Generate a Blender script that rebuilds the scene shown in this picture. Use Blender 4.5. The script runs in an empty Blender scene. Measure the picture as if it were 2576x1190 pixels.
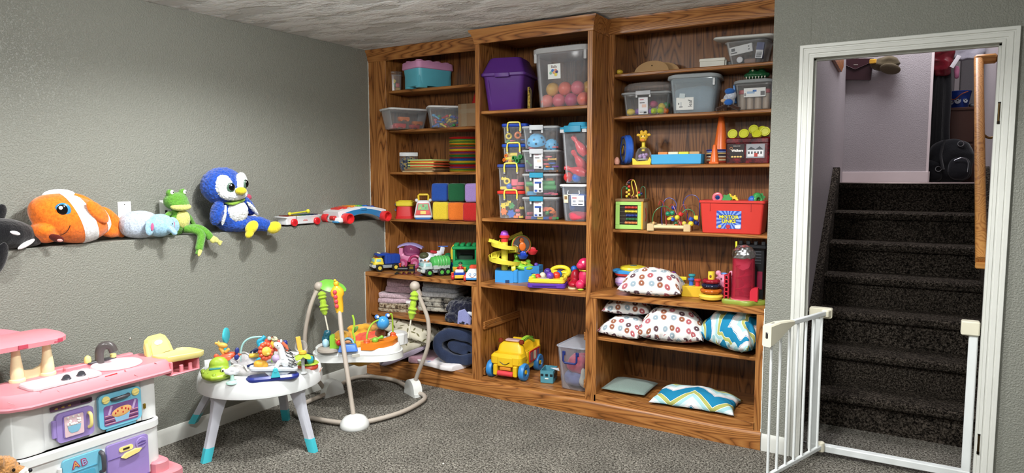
import bpy, bmesh, math, random
from mathutils import Matrix, Vector, Euler, noise
PI=math.pi
random.seed(7)
SC=bpy.context.scene
COL=SC.collection
# ------------------------------------------------------------------ camera
FPX=1712.0; CAM=Vector((3.4131,-3.6283,1.4342)); YAW,PIT,ROL=-.5402,-.0898,-.002
FW=Vector((math.sin(YAW)*math.cos(PIT),math.cos(YAW)*math.cos(PIT),math.sin(PIT)))
RT=Vector((math.cos(YAW),-math.sin(YAW),0)); UP=RT.cross(FW)
RT,UP=RT*math.cos(ROL)+UP*math.sin(ROL),UP*math.cos(ROL)-RT*math.sin(ROL)
cd=bpy.data.cameras.new('camera'); cam=bpy.data.objects.new('camera',cd); COL.objects.link(cam)
cd.sensor_fit='HORIZONTAL'; cd.sensor_width=36; cd.lens=FPX/2576*36; cd.clip_start=.05; cd.clip_end=50
mw=Matrix((RT,UP,-FW)).transposed().to_4x4(); mw.translation=CAM; cam.matrix_world=mw
SC.camera=cam
# ------------------------------------------------------------------ world, lights, exposure
w=bpy.data.worlds.new('world'); SC.world=w; w.use_nodes=True
w.node_tree.nodes['Background'].inputs[0].default_value=(.9,.92,1,1)
w.node_tree.nodes['Background'].inputs[1].default_value=.15
def spot(name,loc,power,col=(1,.96,.9),ang=150,blend=.5,r=.07):
    l=bpy.data.lights.new(name,'SPOT'); l.energy=power; l.color=col; l.spot_size=math.radians(ang); l.spot_blend=blend; l.shadow_soft_size=r
    o=bpy.data.objects.new(name,l); COL.objects.link(o); o.location=loc; return o
def area(name,loc,rot,power,sx,sy,col=(1,1,1)):
    l=bpy.data.lights.new(name,'AREA'); l.shape='RECTANGLE'; l.size=sx; l.size_y=sy; l.energy=power; l.color=col
    o=bpy.data.objects.new(name,l); COL.objects.link(o); o.location=loc; o.rotation_euler=rot; return o
def fill_point(name,loc,power,col=(.985,.99,.975),r=.09):
    l=bpy.data.lights.new(name,'POINT'); l.energy=power; l.color=col; l.shadow_soft_size=r
    o=bpy.data.objects.new(name,l); COL.objects.link(o); o.location=loc; return o
for x,y,p in ((1.2,-1.45,105),(2.8,-1.45,105),(1.2,-3.5,80),(2.8,-3.6,70),(4.4,-2.6,45)):
    spot('ceiling_lamp',(x,y,2.335),p,(.985,.99,.975),158,.42,.06); fill_point('ambient_fill',(x,y-.2,2.2),p*.17)  # second light is added ambient fill, not a fixture of its own
area('hall_lamp',(3.2,2.15,3.4),(0,0,0),24,.8,.5,(.97,.95,1))
SC.view_settings.view_transform='Standard'; SC.view_settings.look='None'; SC.view_settings.gamma=1
SC.view_settings.use_curve_mapping=False
SC.view_settings.exposure=.70
SC.cycles.transparent_max_bounces=24
# ------------------------------------------------------------------ materials
def lin(h):
    h=h.lstrip('#'); c=[int(h[i:i+2],16)/255 for i in (0,2,4)]
    return tuple((x/12.92 if x<=.04045 else ((x+.055)/1.055)**2.4) for x in c)+(1,)
_m={}
class NT:
    def __init__(s,name):
        s.m=bpy.data.materials.new(name); s.m.use_nodes=True; s.t=s.m.node_tree; s.n=s.t.nodes; s.l=s.t.links
        s.p=s.n['Principled BSDF']; s.out=s.n['Material Output']
    def N(s,typ,**k):
        n=s.n.new('ShaderNode'+typ)
        for a,v in k.items():
            if a[0]=='_': setattr(n,a[1:],v)
            else:
                i=n.inputs[int(a[1:])] if a[0]=='i' and a[1:].isdigit() else n.inputs[a.replace('_',' ')]
                if hasattr(v,'links') or isinstance(v,bpy.types.NodeSocket): s.l.new(v,i)
                else: i.default_value=v
        return n
    def L(s,a,b): s.l.new(a,b)
    def coord(s,kind='Object'): return s.N('TexCoord').outputs[kind]
    def mapped(s,scale,kind='Object',rot=(0,0,0),loc=(0,0,0)):
        m=s.N('Mapping'); s.L(s.coord(kind),m.inputs[0]); m.inputs['Scale'].default_value=scale; m.inputs['Rotation'].default_value=rot; m.inputs['Location'].default_value=loc
        return m.outputs[0]
    def noise(s,vec,scale,detail=2,rough=.5): 
        n=s.N('TexNoise'); s.L(vec,n.inputs['Vector']); n.inputs['Scale'].default_value=scale; n.inputs['Detail'].default_value=detail; n.inputs['Roughness'].default_value=rough
        return n.outputs['Fac']
    def ramp(s,fac,stops,interp='LINEAR'):
        r=s.N('ValToRGB'); e=r.color_ramp; e.interpolation=interp
        while len(e.elements)<len(stops): e.elements.new(.5)
        for q,(p,c) in zip(e.elements,stops): q.position=p; q.color=lin(c) if isinstance(c,str) else c
        s.L(fac,r.inputs[0]); return r.outputs[0]
    def math(s,op,a,b=None,c=None):
        n=s.N('Math'); n.operation=op
        for i,v in enumerate((a,b,c)):
            if v is None: continue
            if isinstance(v,(int,float)): n.inputs[i].default_value=v
            else: s.L(v,n.inputs[i])
        return n.outputs[0]
    def mix(s,fac,a,b,mode='MIX'):
        n=s.N('MixRGB'); n.blend_type=mode
        for i,v in enumerate((fac,a,b)):
            if isinstance(v,bpy.types.NodeSocket): s.L(v,n.inputs[i])
            elif i==0: n.inputs[0].default_value=v
            else: n.inputs[i].default_value=lin(v) if isinstance(v,str) else v
        return n.outputs[0]
    def bump(s,h,strength,dist):
        b=s.N('Bump'); b.inputs['Strength'].default_value=strength; b.inputs['Distance'].default_value=dist; s.L(h,b.inputs['Height']); s.L(b.outputs[0],s.p.inputs['Normal'])
def base(t,c,rough=.5,spec=.5):
    if isinstance(c,bpy.types.NodeSocket): t.L(c,t.p.inputs['Base Color'])
    else: t.p.inputs['Base Color'].default_value=lin(c) if isinstance(c,str) else c
    t.p.inputs['Roughness'].default_value=rough; t.p.inputs['Specular IOR Level'].default_value=spec
    return t.m
def cached(f):
    def g(*a,**k):
        key=(f.__name__,a,tuple(sorted(k.items())))
        if key not in _m: _m[key]=f(*a,**k)
        return _m[key]
    return g
@cached
def pl(h,rough=.38):
    t=NT('plastic_'+h.strip('#')); v=t.coord(); c=lin(h)
    d=tuple(x*.9 for x in c[:3])+(1,)
    return base(t,t.mix(t.noise(v,18,2),d,c),rough,.45)
@cached
def paint(h,rough=.5):
    t=NT('painted_'+h.strip('#')); c=lin(h); v=t.coord(); n=t.noise(v,160,2)
    t.bump(n,.12,.002)
    return base(t,t.mix(t.noise(v,9,3),tuple(x*.9 for x in c[:3])+(1,),c),rough,.4)
@cached
def cloth(h,scale=220,st=.35):
    t=NT('cloth_'+h.strip('#')); c=lin(h); v=t.coord(); n=t.noise(v,scale,3)
    t.bump(n,st,.004); t.p.inputs['Sheen Weight'].default_value=.25
    return base(t,t.mix(n,tuple(x*.72 for x in c[:3])+(1,),tuple(min(1,x*1.12) for x in c[:3])+(1,)),.92,.15)
@cached
def plush(h,scale=150,st=.8):
    t=NT('plush_'+h.strip('#')); c=lin(h); v=t.coord(); n=t.noise(v,scale,4,.65)
    t.bump(n,st,.008); t.p.inputs['Sheen Weight'].default_value=.4
    return base(t,t.mix(t.ramp(n,[(.3,'#000000'),(.65,'#ffffff')]),tuple(x*.6 for x in c[:3])+(1,),tuple(min(1,x*1.15) for x in c[:3])+(1,)),.95,.1)
@cached
def metal(h,rough=.3):
    t=NT('metal_'+h.strip('#')); c=lin(h); v=t.coord(); base(t,t.mix(t.noise(v,40,2),tuple(x*.8 for x in c[:3])+(1,),c),rough); t.p.inputs['Metallic'].default_value=1
    return t.m
@cached
def clear(h='#e8ecf0',a=.22,rough=.12):
    a=a*.36 if a<.3 else a*.8
    t=NT('clear_'+h.strip('#')); base(t,h,rough,.5)
    tr=t.N('BsdfTransparent'); tr.inputs[0].default_value=tuple(.9+.1*x for x in lin(h)[:3])+(1,)
    n=t.noise(t.coord(),60,3); f=t.N('Fresnel'); f.inputs[0].default_value=1.3
    fac=t.math('ADD',t.math('MULTIPLY_ADD',n,.08,a-.04),t.math('MULTIPLY',f.outputs[0],.45)); fac=t.math('MINIMUM',fac,.95)
    mx=t.N('MixShader'); t.L(fac,mx.inputs[0]); t.L(tr.outputs[0],mx.inputs[1]); t.L(t.p.outputs[0],mx.inputs[2]); t.L(mx.outputs[0],t.out.inputs[0])
    return t.m
@cached
def oak(ax='z',h1='#54300f',h2='#905a2c',h3='#b27c44'):
    t=NT('oak_'+ax); a='xyz'.index(ax)
    s=[1,1,1]; s[a]=.085; v=t.mapped(tuple(s))
    warp=t.noise(v,6,2,.45)
    rings=t.math('FRACT',t.math('MULTIPLY',warp,30)); tri=t.math('ABSOLUTE',t.math('MULTIPLY_ADD',rings,2,-1))
    s2=[1,1,1]; s2[a]=.025; v2=t.mapped(tuple(s2)); pores=t.noise(v2,420,3,.6); streak=t.noise(v2,70,2)
    g=t.math('ADD',t.math('MULTIPLY',t.math('POWER',tri,.5),.46),t.math('ADD',t.math('MULTIPLY',pores,.42),t.math('MULTIPLY',streak,.22)))
    c=t.ramp(g,[(.33,h1),(.58,h2),(.88,h3)])
    t.bump(g,.15,.002)
    return base(t,c,.36,.4)
@cached
def wallpaint(h,scale=130,st=.5):
    t=NT('wall_paint'+h.strip('#')); v=t.coord(); n=t.noise(v,scale,3,.55); t.bump(t.ramp(n,[(.42,'#000000'),(.62,'#ffffff')]),st,.004)
    c=lin(h)
    return base(t,t.mix(t.noise(v,1.3,3),tuple(x*.93 for x in c[:3])+(1,),c),.47,.45)
@cached
def ceilpaint():
    t=NT('ceiling_knockdown'); v=t.mapped((.5,1,1)); n=t.noise(v,5.5,6,.6); n2=t.noise(v,60,3)
    hgt=t.ramp(n,[(.42,'#000000'),(.5,'#d0d0d0'),(.6,'#ffffff')]); hh=t.math('ADD',hgt,t.math('MULTIPLY',n2,.25)); t.bump(hh,.9,.016)
    return base(t,t.mix(t.ramp(n,[(.44,(0,0,0,1)),(.5,(1,1,1,1))]),'#c9cac8','#e2e3e2'),.75,.25)
@cached
def carpet(a='#958f85',b='#e2ddd0',d='#2f2c27',name='carpet'):
    t=NT(name); v=t.coord(); n=t.noise(v,150,4,.78); n2=t.noise(v,5,3)
    n3=t.noise(v,80,2)
    c=t.ramp(t.math('ADD',t.math('MULTIPLY',n,.7),t.math('MULTIPLY',n3,.3)),[(.42,d),(.5,a),(.58,b)])
    c=t.mix(.35,c,t.ramp(n2,[(.3,'#8a8a8a'),(.7,'#ffffff')]),'MULTIPLY')
    t.bump(n,1,.02)
    return base(t,c,.98,.05)
# ------------------------------------------------------------------ mesh builder
def TR(loc=(0,0,0),rot=(0,0,0),s=(1,1,1)):
    if isinstance(s,(int,float)): s=(s,s,s)
    return Matrix.LocRotScale(Vector(loc),Euler(rot),Vector(s))
def rrect(w,d,r,n=3):
    r=max(1e-5,min(r,w/2-1e-5,d/2-1e-5)); P=[]
    for cx,cy,a0 in ((w/2-r,d/2-r,0),(-w/2+r,d/2-r,PI/2),(-w/2+r,-d/2+r,PI),(w/2-r,-d/2+r,1.5*PI)):
        for i in range(n+1):
            a=a0+PI/2*i/n; P.append((cx+r*math.cos(a),cy+r*math.sin(a)))
    return P
def circ(r,n=24,r2=None): return [(r*math.cos(2*PI*i/n),(r2 or r)*math.sin(2*PI*i/n)) for i in range(n)]
def spline(pts,n=6,closed=False):
    P=[Vector(p) for p in pts]; out=[]; m=len(P)
    for i in range(m if closed else m-1):
        g=(lambda k:P[k%m]) if closed else (lambda k:P[max(0,min(m-1,k))])
        a,b,c,d=g(i-1),g(i),g(i+1),g(i+2)
        for j in range(n):
            t=j/n; out.append(.5*((2*b)+(c-a)*t+(2*a-5*b+4*c-d)*t*t+(3*b-a-3*c+d)*t**3))
    if not closed: out.append(P[-1])
    return out
class B:
    def __init__(s): s.v=[];s.f=[];s.M=Matrix();s.uv=None
    def at(s,*a,**k): s.M=TR(*a,**k); return s
    def _add(s,vs,fs):
        o=len(s.v); s.v+=[s.M@Vector(v) for v in vs]; s.f+=[tuple(i+o for i in f) for f in fs]; return s
    def loft(s,secs,caps=(True,True),ring=True):
        n=len(secs[0]); vs=[p for q in secs for p in q]; fs=[]
        for k in range(len(secs)-1):
            for i in range(n if ring else n-1):
                j=(i+1)%n; fs.append((k*n+i,k*n+j,k*n+n+j,k*n+n+i))
        if caps[0]: fs.append(tuple(range(n-1,-1,-1)))
        if caps[1]: fs.append(tuple((len(secs)-1)*n+i for i in range(n)))
        return s._add(vs,fs)
    def rb(s,c,w,d,z0,z1,r=.004,b=.003,n=2,tw=None,td=None):
        """rounded box: centre (x,y), size w x d, from z0 to z1; tw,td = size at the top"""
        tw=w if tw is None else tw; td=d if td is None else td; b=min(b,(z1-z0)/2.01); S=[]
        for z,k,i in ((z0,0,b),(z0+b,0,0),(z1-b,1,0),(z1,1,b)):
            W=(tw if k else w)-2*i; D=(td if k else d)-2*i
            S.append([(c[0]+x,c[1]+y,z) for x,y in rrect(max(W,1e-4),max(D,1e-4),max(r-i,.0008),n)])
        return s.loft(S)
    def box(s,x0,x1,y0,y1,z0,z1,b=.0015):
        return s.rb(((x0+x1)/2,(y0+y1)/2),x1-x0,y1-y0,z0,z1,b,b,1)
    def tub(s,w,d,h,taper=.85,t=.003,r=.02,n=3,c=(0,0),z=0,floor=None):
        """open container; w,d measured at the rim"""
        fl=t if floor is None else floor
        R=lambda W,D,zz,rr:[(c[0]+x,c[1]+y,z+zz) for x,y in rrect(W,D,rr,n)]
        W0,D0=w*taper,d*(taper if d>w*.3 else taper)
        return s.loft([R(W0-.008,D0-.008,0,r*.8),R(W0,D0,.004,r),R(w,d,h,r),R(w-2*t,d-2*t,h,r),R(W0-2*t,D0-2*t,fl+.004,r),R(W0-2*t-.008,D0-2*t-.008,fl,r*.8)])
    def lathe(s,prof,n=24,arc=2*PI,off=0):
        full=abs(arc-2*PI)<1e-6; m=n if full else n+1
        secs=[[(max(r,1e-5)*math.cos(off+arc*i/n),max(r,1e-5)*math.sin(off+arc*i/n),z) for i in range(m)] for r,z in prof]
        return s.loft(secs,ring=full)
    def cyl(s,r,h,z=0,n=20,b=.0,r2=None):
        r2=r if r2 is None else r2
        if b: return s.lathe([(r-b,z),(r,z+b),(r2,z+h-b),(r2-b,z+h)],n)
        return s.lathe([(r,z),(r2,z+h)],n)
    def ell(s,c,r,nu=16,nv=10,e=1.0):
        if isinstance(r,(int,float)): r=(r,r,r)
        f=lambda x:math.copysign(abs(x)**e,x)
        secs=[]
        for k in range(nv+1):
            a=-PI/2+PI*k/nv; ca,sa=max(f(math.cos(a)),1e-4),f(math.sin(a))
            secs.append([(c[0]+r[0]*ca*f(math.cos(2*PI*i/nu)),c[1]+r[1]*ca*f(math.sin(2*PI*i/nu)),c[2]+r[2]*sa) for i in range(nu)])
        return s.loft(secs)
    def tube(s,pts,r,n=8,closed=False,flat=1.0):
        P=[Vector(p) for p in pts]; m=len(P); rs=r if isinstance(r,(list,tuple)) else [r]*m
        T=[]
        for i in range(m):
            a=P[(i-1)%m] if closed or i else P[0]; b=P[(i+1)%m] if closed or i<m-1 else P[-1]; T.append((b-a).normalized())
        u=T[0].orthogonal().normalized(); secs=[]
        for i in range(m):
            if i: 
                u=(u-T[i]*u.dot(T[i])); u=u.normalized() if u.length>1e-6 else T[i].orthogonal().normalized()
            v=T[i].cross(u); secs.append([P[i]+(u*math.cos(2*PI*k/n)+v*math.sin(2*PI*k/n)*flat)*rs[i] for k in range(n)])
        if closed: return s.loft(secs+[secs[0]],caps=(False,False))
        return s.loft(secs)
    def prism(s,poly,a,b,ax='y'):
        f={'y':lambda p,t:(p[0],t,p[1]),'x':lambda p,t:(t,p[0],p[1]),'z':lambda p,t:(p[0],p[1],t)}[ax]
        return s.loft([[f(p,a) for p in poly],[f(p,b) for p in poly]])
    def torus(s,R,r,n=28,m=8,z=0,arc=2*PI,flat=1):
        if arc<2*PI-1e-6: return s.tube([(R*math.cos(arc*i/n),R*math.sin(arc*i/n),z) for i in range(n+1)],r,m)
        return s.tube([(R*math.cos(2*PI*i/n),R*math.sin(2*PI*i/n),z) for i in range(n)],r,m,True)
    def mesh(s,name):
        me=bpy.data.meshes.new(name); me.from_pydata([tuple(v) for v in s.v],[],s.f)
        bm=bmesh.new(); bm.from_mesh(me); bmesh.ops.recalc_face_normals(bm,faces=bm.faces); bm.to_mesh(me); bm.free()
        me.shade_smooth(); me.set_sharp_from_angle(angle=math.radians(38)); return me
def tag(o,label=None,cat=None,group=None,kind=None):
    for k,v in (('label',label),('category',cat),('group',group),('kind',kind)):
        if v: o[k]=v
    return o
def link(name,me,m,parent=None):
    o=bpy.data.objects.new(name,me); COL.objects.link(o)
    if m and not me.materials: me.materials.append(m)
    if parent is not None: o.parent=parent
    return o
def part(p,name,b,m,label=None,kind=None):
    me=b.mesh(name) if isinstance(b,B) else b
    return tag(link(name,me,m,p),label,kind=kind)
def thing(name,label,cat,loc=(0,0,0),rz=0,group=None,rot=None):
    o=bpy.data.objects.new(name,None); COL.objects.link(o); o.empty_display_size=.02
    o.location=loc; o.rotation_euler=rot or (0,0,rz); return tag(o,label,cat,group)
def solo(name,b,m,label,cat,loc=(0,0,0),rz=0,group=None,rot=None):
    o=part(None,name,b,m); o.location=loc; o.rotation_euler=rot or (0,0,rz); return tag(o,label,cat,group)
def struct(name,b,m,parent=None):
    o=part(parent,name,b,m); 
    if parent is None: o['kind']='structure'
    return o
def dup(root,loc=None,rz=None,label=None,group=None,mats=None):
    def cp(o,p):
        c=o.copy(); COL.objects.link(c); c.parent=p
        for ch in o.children: cp(ch,c)
        return c
    r=cp(root,None)
    if loc is not None: r.location=loc
    if rz is not None: r.rotation_euler=(0,0,rz)
    return tag(r,label,None,group)
TMP=bpy.data.scenes.new('scratch')
def evalmesh(o):
    COL.objects.unlink(o); TMP.collection.objects.link(o); TMP.view_layers[0].update(); dg=TMP.view_layers[0].depsgraph
    me=bpy.data.meshes.new_from_object(o.evaluated_get(dg)); d=o.data; bpy.data.objects.remove(o)
    return me
def blob(b,vox=.004,sm=6,disp=0,dscale=60):
    """one continuous skin around the overlapping volumes in b"""
    o=link('tmp',b.mesh('tmp'),None); q=o.modifiers.new('r','REMESH'); q.mode='VOXEL'; q.voxel_size=vox
    if sm: q=o.modifiers.new('s','SMOOTH'); q.iterations=sm; q.factor=.5
    me=evalmesh(o)
    if disp:
        for v in me.vertices: v.co=v.co+v.normal*disp*noise.noise(v.co*dscale)
    me.shade_smooth(); return me
def text(s,size,m,parent,loc,rot,name='lettering',align='CENTER',depth=.0006,bold=0,sx=1):
    c=bpy.data.curves.new('t','FONT'); c.body=s; c.size=size; c.align_x=align; c.align_y='CENTER'; c.extrude=depth; c.offset=bold; c.resolution_u=2
    o=bpy.data.objects.new('t',c); COL.objects.link(o); me=evalmesh(o); bpy.data.curves.remove(c)
    me.materials.clear(); o=part(parent,name,me,m); o.location=loc; o.rotation_euler=rot; o.scale=(sx,1,1); return o
def X(u,y,z,v=None):
    """x of the point that lies in the plane y, at height z, in the sight line column u"""
    k=(u-1288)/FPX; p=lambda x:Vector((x,y,z))-CAM
    a=RT.x-k*FW.x; r=p(0); return -(r.dot(RT)-k*r.dot(FW))/a
def hit(u,v,axis,val):
    d=FW+RT*((u-1288)/FPX)+UP*((595-v)/FPX); i='xyz'.index(axis); return CAM+d*((val-CAM[i])/d[i])
FRONT=(PI/2,0,0)   # rotation that stands lettering up, reading from -y
# ------------------------------------------------------------------ the room
H=2.351; ZL=1.1133; DL=.133; XR=2.7527
WALL=wallpaint('#86877e'); CEIL=ceilpaint(); CARP=carpet()
OZ,OX,OY=oak('z'),oak('x'),oak('y')
WHITE=paint('#d9dad4',.4)
floor=struct('floor',B().box(-.3,5.3,-5.6,.6,-.06,0),CARP)
struct('ceiling',B().box(-.35,5.3,-5.6,.6,H,H+.06),CEIL)
struct('wall_left',B().box(-.3,0,-5.6,.22,0,ZL,.004),WALL); struct('wall_left_upper',B().box(-.35,-DL,-5.6,.52,ZL,H),WALL)
b=B()
for x0,x1,z0,z1 in ((XR,2.925,0,H),(3.697,5.3,0,H),(2.925,3.697,2.01,H)): b.box(x0,x1,0,.12,z0,z1,.0008)
struct('wall_right',b,WALL)
struct('wall_rear',B().box(-.3,5.3,-5.7,-5.6,0,H),WALL)
struct('wall_side',B().box(5.3,5.4,-5.6,.12,0,H),WALL)
struct('wall_back',B().box(-.35,XR,.53,.6,0,H),WALL)
def sweepbase(poly): return poly
BPROF=[(0,0),(.013,0),(.013,.062),(.010,.076),(.006,.086),(0,.088)]
struct('baseboard_left',B().prism(BPROF,-5.6,-.002,'y'),WHITE)
struct('baseboard_right',B().prism([(-x,z) for x,z in BPROF],XR+.004,2.882,'x').prism([(-x,z) for x,z in BPROF],3.752,5.3,'x'),WHITE)
CAULK=paint('#dcdcd4',.7)
b=B()
for z in range(60):
    z0=1.12+z*.0193; b.at((-DL,.2185,z0)); b.box(-.001,.003+.002*random.random(),-.003,.002,0,.0194,.0008)
b.at()
struct('trim_1',b,CAULK)
b=B()
for z in range(19):
    b.at((0,.2185,.748+z*.0193)); b.box(-.001,.003+.003*random.random(),-.003,.002,0,.0194,.0008)
for z in range(32):
    b.at((0,-.001,.09+z*.0204)); b.box(-.001,.002+.002*random.random(),-.003,.002,0,.0205,.0008)
for z in range(34):
    b.at((XR,-.001,.0+z*.022)); b.box(-.004+.002*random.random(),.002,-.003,.002,0,.0221,.0008)
b.at()
struct('trim_2',b,CAULK)
# doorway: jamb, stop, mitred casing, hinges
x1,x2,zt=2.937,3.687,2.0
b=B().box(2.925,x1,-.001,.121,0,zt+.01).box(x2,3.697,-.001,.121,0,zt+.01).box(2.925,3.697,-.001,.121,zt,zt+.012)
b.box(x1,x1+.011,.045,.078,0,zt).box(x2-.011,x2,.045,.078,0,zt).box(x1,x2,.045,.078,zt-.011,zt)
tr=struct('trim_3',b,WHITE)
def casing(prof,y0,sy):
    secs=[]
    for o,h in prof: secs.append([(x1-o,y0+sy*h,0),(x1-o,y0+sy*h,zt+o),(x2+o,y0+sy*h,zt+o),(x2+o,y0+sy*h,0)])
    return B().loft(secs,ring=False,caps=(False,False))
CP=[(-.004,0),(-.004,.009),(.008,.011),(.010,.0075),(.016,.0075),(.018,.012),(.034,.0145),(.036,.011),(.041,.011),(.043,.017),(.056,.018),(.058,.016),(.058,0)]
part(tr,'casing',casing(CP,0,-1),WHITE)
BR=metal('#5c4a30',.35)
for z in (1.70,.23):
    hb=part(tr,'hinge',B().at((x2-.001,-.010,z)).cyl(.0045,.075,-.0375,10).box(-.004,.0,.004,.012,-.036,-.006).box(-.004,0,.004,.012,.006,.036),BR)
    part(hb,'hinge_pin',B().at((x2-.001,-.010,z)).cyl(.0055,.006,.0375,10).cyl(.0055,.012,-.05,10),metal('#2c2620',.4))
# stairwell
SH,ST,SY0,SX0,SX1=.196,.23,.57,2.895,3.752
DARKC=carpet('#463f38','#857a6e','#12100e','stair_carpet')
HALLP=wallpaint('#a6a0a2',150,.3)
ZF=7*SH
struct('wall_stair_left',B().box(2.75,2.85,.12,2.62,-.06,3.6),HALLP)
struct('wall_stair_right',B().box(3.80,3.9,.12,3.9,-.06,3.6),HALLP)
struct('wall_hall',B().box(2.4,3.455,2.62,2.75,ZF-.02,3.6),HALLP)
struct('wall_hall_side',B().box(3.355,3.455,2.75,3.9,ZF-.02,3.6),HALLP)
struct('wall_hall_end',B().box(3.3,3.95,3.9,4.0,ZF-.02,3.6),HALLP)
struct('ceiling_hall',B().box(2.4,4.0,.12,4.0,3.6,3.66),CEIL)
struct('wall_stair_front',B().box(2.85,3.8,.1,.12,H+.06,3.6),HALLP)
WARMW=paint('#e2d6d6',.45)
struct('baseboard_hall',B().box(2.85,3.457,2.606,2.62,ZF,ZF+.085).box(3.453,3.466,2.62,2.75,ZF,ZF+.085),WARMW)
struct('trim_4',B().box(3.440,3.458,2.612,2.626,ZF+.085,3.6),WARMW)
struct('floor_hall',B().box(2.4,3.95,SY0+6*ST+.02,4.0,ZF-.08,ZF),paint('#8d7c78',.5))
stairs=bpy.data.objects.new('staircase',None); COL.objects.link(stairs); stairs['kind']='structure'
for k in range(7):
    y=SY0+k*ST; z=k*SH
    rnd=[(y-.022+.02*math.cos(a),z+SH-.02+.02*math.sin(a)) for a in [PI+ -i*PI/2/4 for i in range(5)]]
    rnd=[(y-.03,z+SH-.045),(y-.038,z+SH-.03),(y-.036,z+SH-.012),(y-.024,z+SH-.002),(y-.008,z+SH+.001)]
    poly=[(y,z-.02),(y,z+SH-.05),(y-.02,z+SH-.052)]+rnd+[(y+ST,z+SH),(y+ST,z-.02)]
    if k==6: poly=[(y,z-.02),(y,z+SH-.045),(y-.018,z+SH-.045),(y-.03,z+SH-.035),(y-.03,z+SH-.012),(y-.022,z+SH-.004),(y+.03,z+SH-.004),(y+.03,z-.02)]
    part(stairs,'step',B().prism(poly,SX0,SX1,'x'),DARKC)
part(stairs,'landing_edge',B().box(SX0,SX1,SY0+6*ST-.03,SY0+6*ST+.04,ZF-.006,ZF+.004,.003),metal('#6f6562',.45),'pale metal edging strip')
for xa,xb in ((2.851,SX0),(SX1,3.799)):
    P=[(.30,0),(.42,.12+.07),(.52,.30),(SY0+6*ST-.05,ZF+.10),(SY0+6*ST-.03,ZF+.115),(SY0+6*ST+.01,ZF+.105),(SY0+6*ST+.02,ZF+.0),(SY0+6*ST,ZF-.3),(.8,0)]
    part(stairs,'stringer',B().prism(P,xa,xb,'x'),DARKC)
# handrail on the right stairwell wall
WOODR=oak('y','#9a5e28','#c98a45','#dba35c')
hr=thing('handrail','long varnished oak handrail on the right wall of the stairwell','handrail')
a=hit(2468,655,'x',3.70); c=hit(2462,150,'x',3.70)
prof=rrect(.052,.06,.02,4)
def rail(p,q):
    d=(q-p).normalized(); s=d.cross(Vector((0,0,1))).normalized(); u=s.cross(d)
    return B().loft([[P+s*x+u*y for x,y in prof] for P in (p,q)])
part(hr,'rail',rail(a,c),WOODR)
part(hr,'return_end',B().box(3.70-.026,3.80,c.y-.03,c.y+.03,c.z-.03,c.z+.03,.012),oak('x','#9a5e28','#c98a45','#dba35c'))
part(hr,'end_block',B().box(3.675,3.80,a.y-.012,a.y+.02,a.z-.045,a.z-.01,.006),oak('x','#9a5e28','#c98a45','#dba35c'))
mid=a.lerp(c,.62)
br=part(hr,'bracket',B().at((3.797,mid.y,mid.z-.06),(0,PI/2,0)).ell((0,0,0),(.075,.022,.008)).at().tube(spline([(3.797,mid.y,mid.z-.06),(3.75,mid.y,mid.z-.075),(3.70,mid.y,mid.z-.03)]),.007),metal('#a9824e',.35),'brass bracket')
# ------------------------------------------------------------------ built-in oak bookcase: three units
ZB,ZR,YU,YBK=.745,.713,.22,.48
XM0,XM1,XM2,XM3=.967,1.0,1.7435,1.7757
def unit(label): return thing('bookcase',label,'bookcase')
UL=unit('left oak bookcase bay with open base, beside the grey wall with the toy ledge')
UM=unit('middle oak bookcase bay, tall and projecting, between the two shallower bays')
UR=unit('right oak bookcase bay with open base, next to the stairway wall')
PIN=oak('x')
OZ_SHADE=oak('z','#34190a','#6c421f','#8d5d34')  # back panels: same oak, colour darkened for the shade inside the bays
def shelves(U,x0,x1,zs,y0,y1,t=.02):
    for z in zs: part(U,'shelf',B().box(x0,x1,y0,y1,z-t,z,.004),OX)
def crown(U,path,ztop,extra=.0):
    prof=[(0,-.085),(.004,-.083),(.005,-.066),(.008,-.060),(.009,-.046),(.013,-.040),(.020,-.022),(.029,-.012),(.031,-.002),(.031,0),(0,0)]
    n=len(path); off=[]
    for i in range(n):
        ns=[]
        for a,b_ in ((i-1,i),(i,i+1)):
            if a>=0 and b_<n:
                d=Vector((path[b_][0]-path[a][0],path[b_][1]-path[a][1])).normalized(); ns.append(Vector((d.y,-d.x)))
        m=ns[0] if len(ns)==1 else (ns[0]+ns[1])/(1+ns[0].dot(ns[1])); off.append(m)
    secs=[[(path[i][0]+off[i].x*o,path[i][1]+off[i].y*o,ztop+z) for i in range(n)] for o,z in prof]
    part(U,'crown_moulding',B().loft(secs,ring=False,caps=(False,False)),OX)
# left upper
zt=2.28
for n_,bx in (('stile',(-DL,.035,YU,YU+.02,ZL,2.31)),('stile',(.0,.035,YU,YU+.02,ZB,ZL+.01))): part(UL,n_,B().box(*bx),OZ)
part(UL,'top_rail',B().box(.035,XM0,YU+.001,YU+.021,zt,2.335),OX)
part(UL,'side_panel',B().box(.0,.03,YU+.02,YBK,ZB,2.33,.001),OZ)
part(UL,'side_panel',B().box(XM0,XM0+.018,YU,YBK,ZB,2.33,.001),OZ)
part(UL,'back_panel',B().box(.02,XM0,YBK,YBK+.012,ZB,2.33,.001),OZ_SHADE)
part(UL,'top_panel',B().box(.02,XM0,YU+.02,YBK,2.315,2.33,.001),OX)
shelves(UL,.03,XM0,(2.052,1.768,1.459,1.112),.252,YBK)
crown(UL,[(-DL,YU),(XM0,YU)],2.349)
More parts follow.
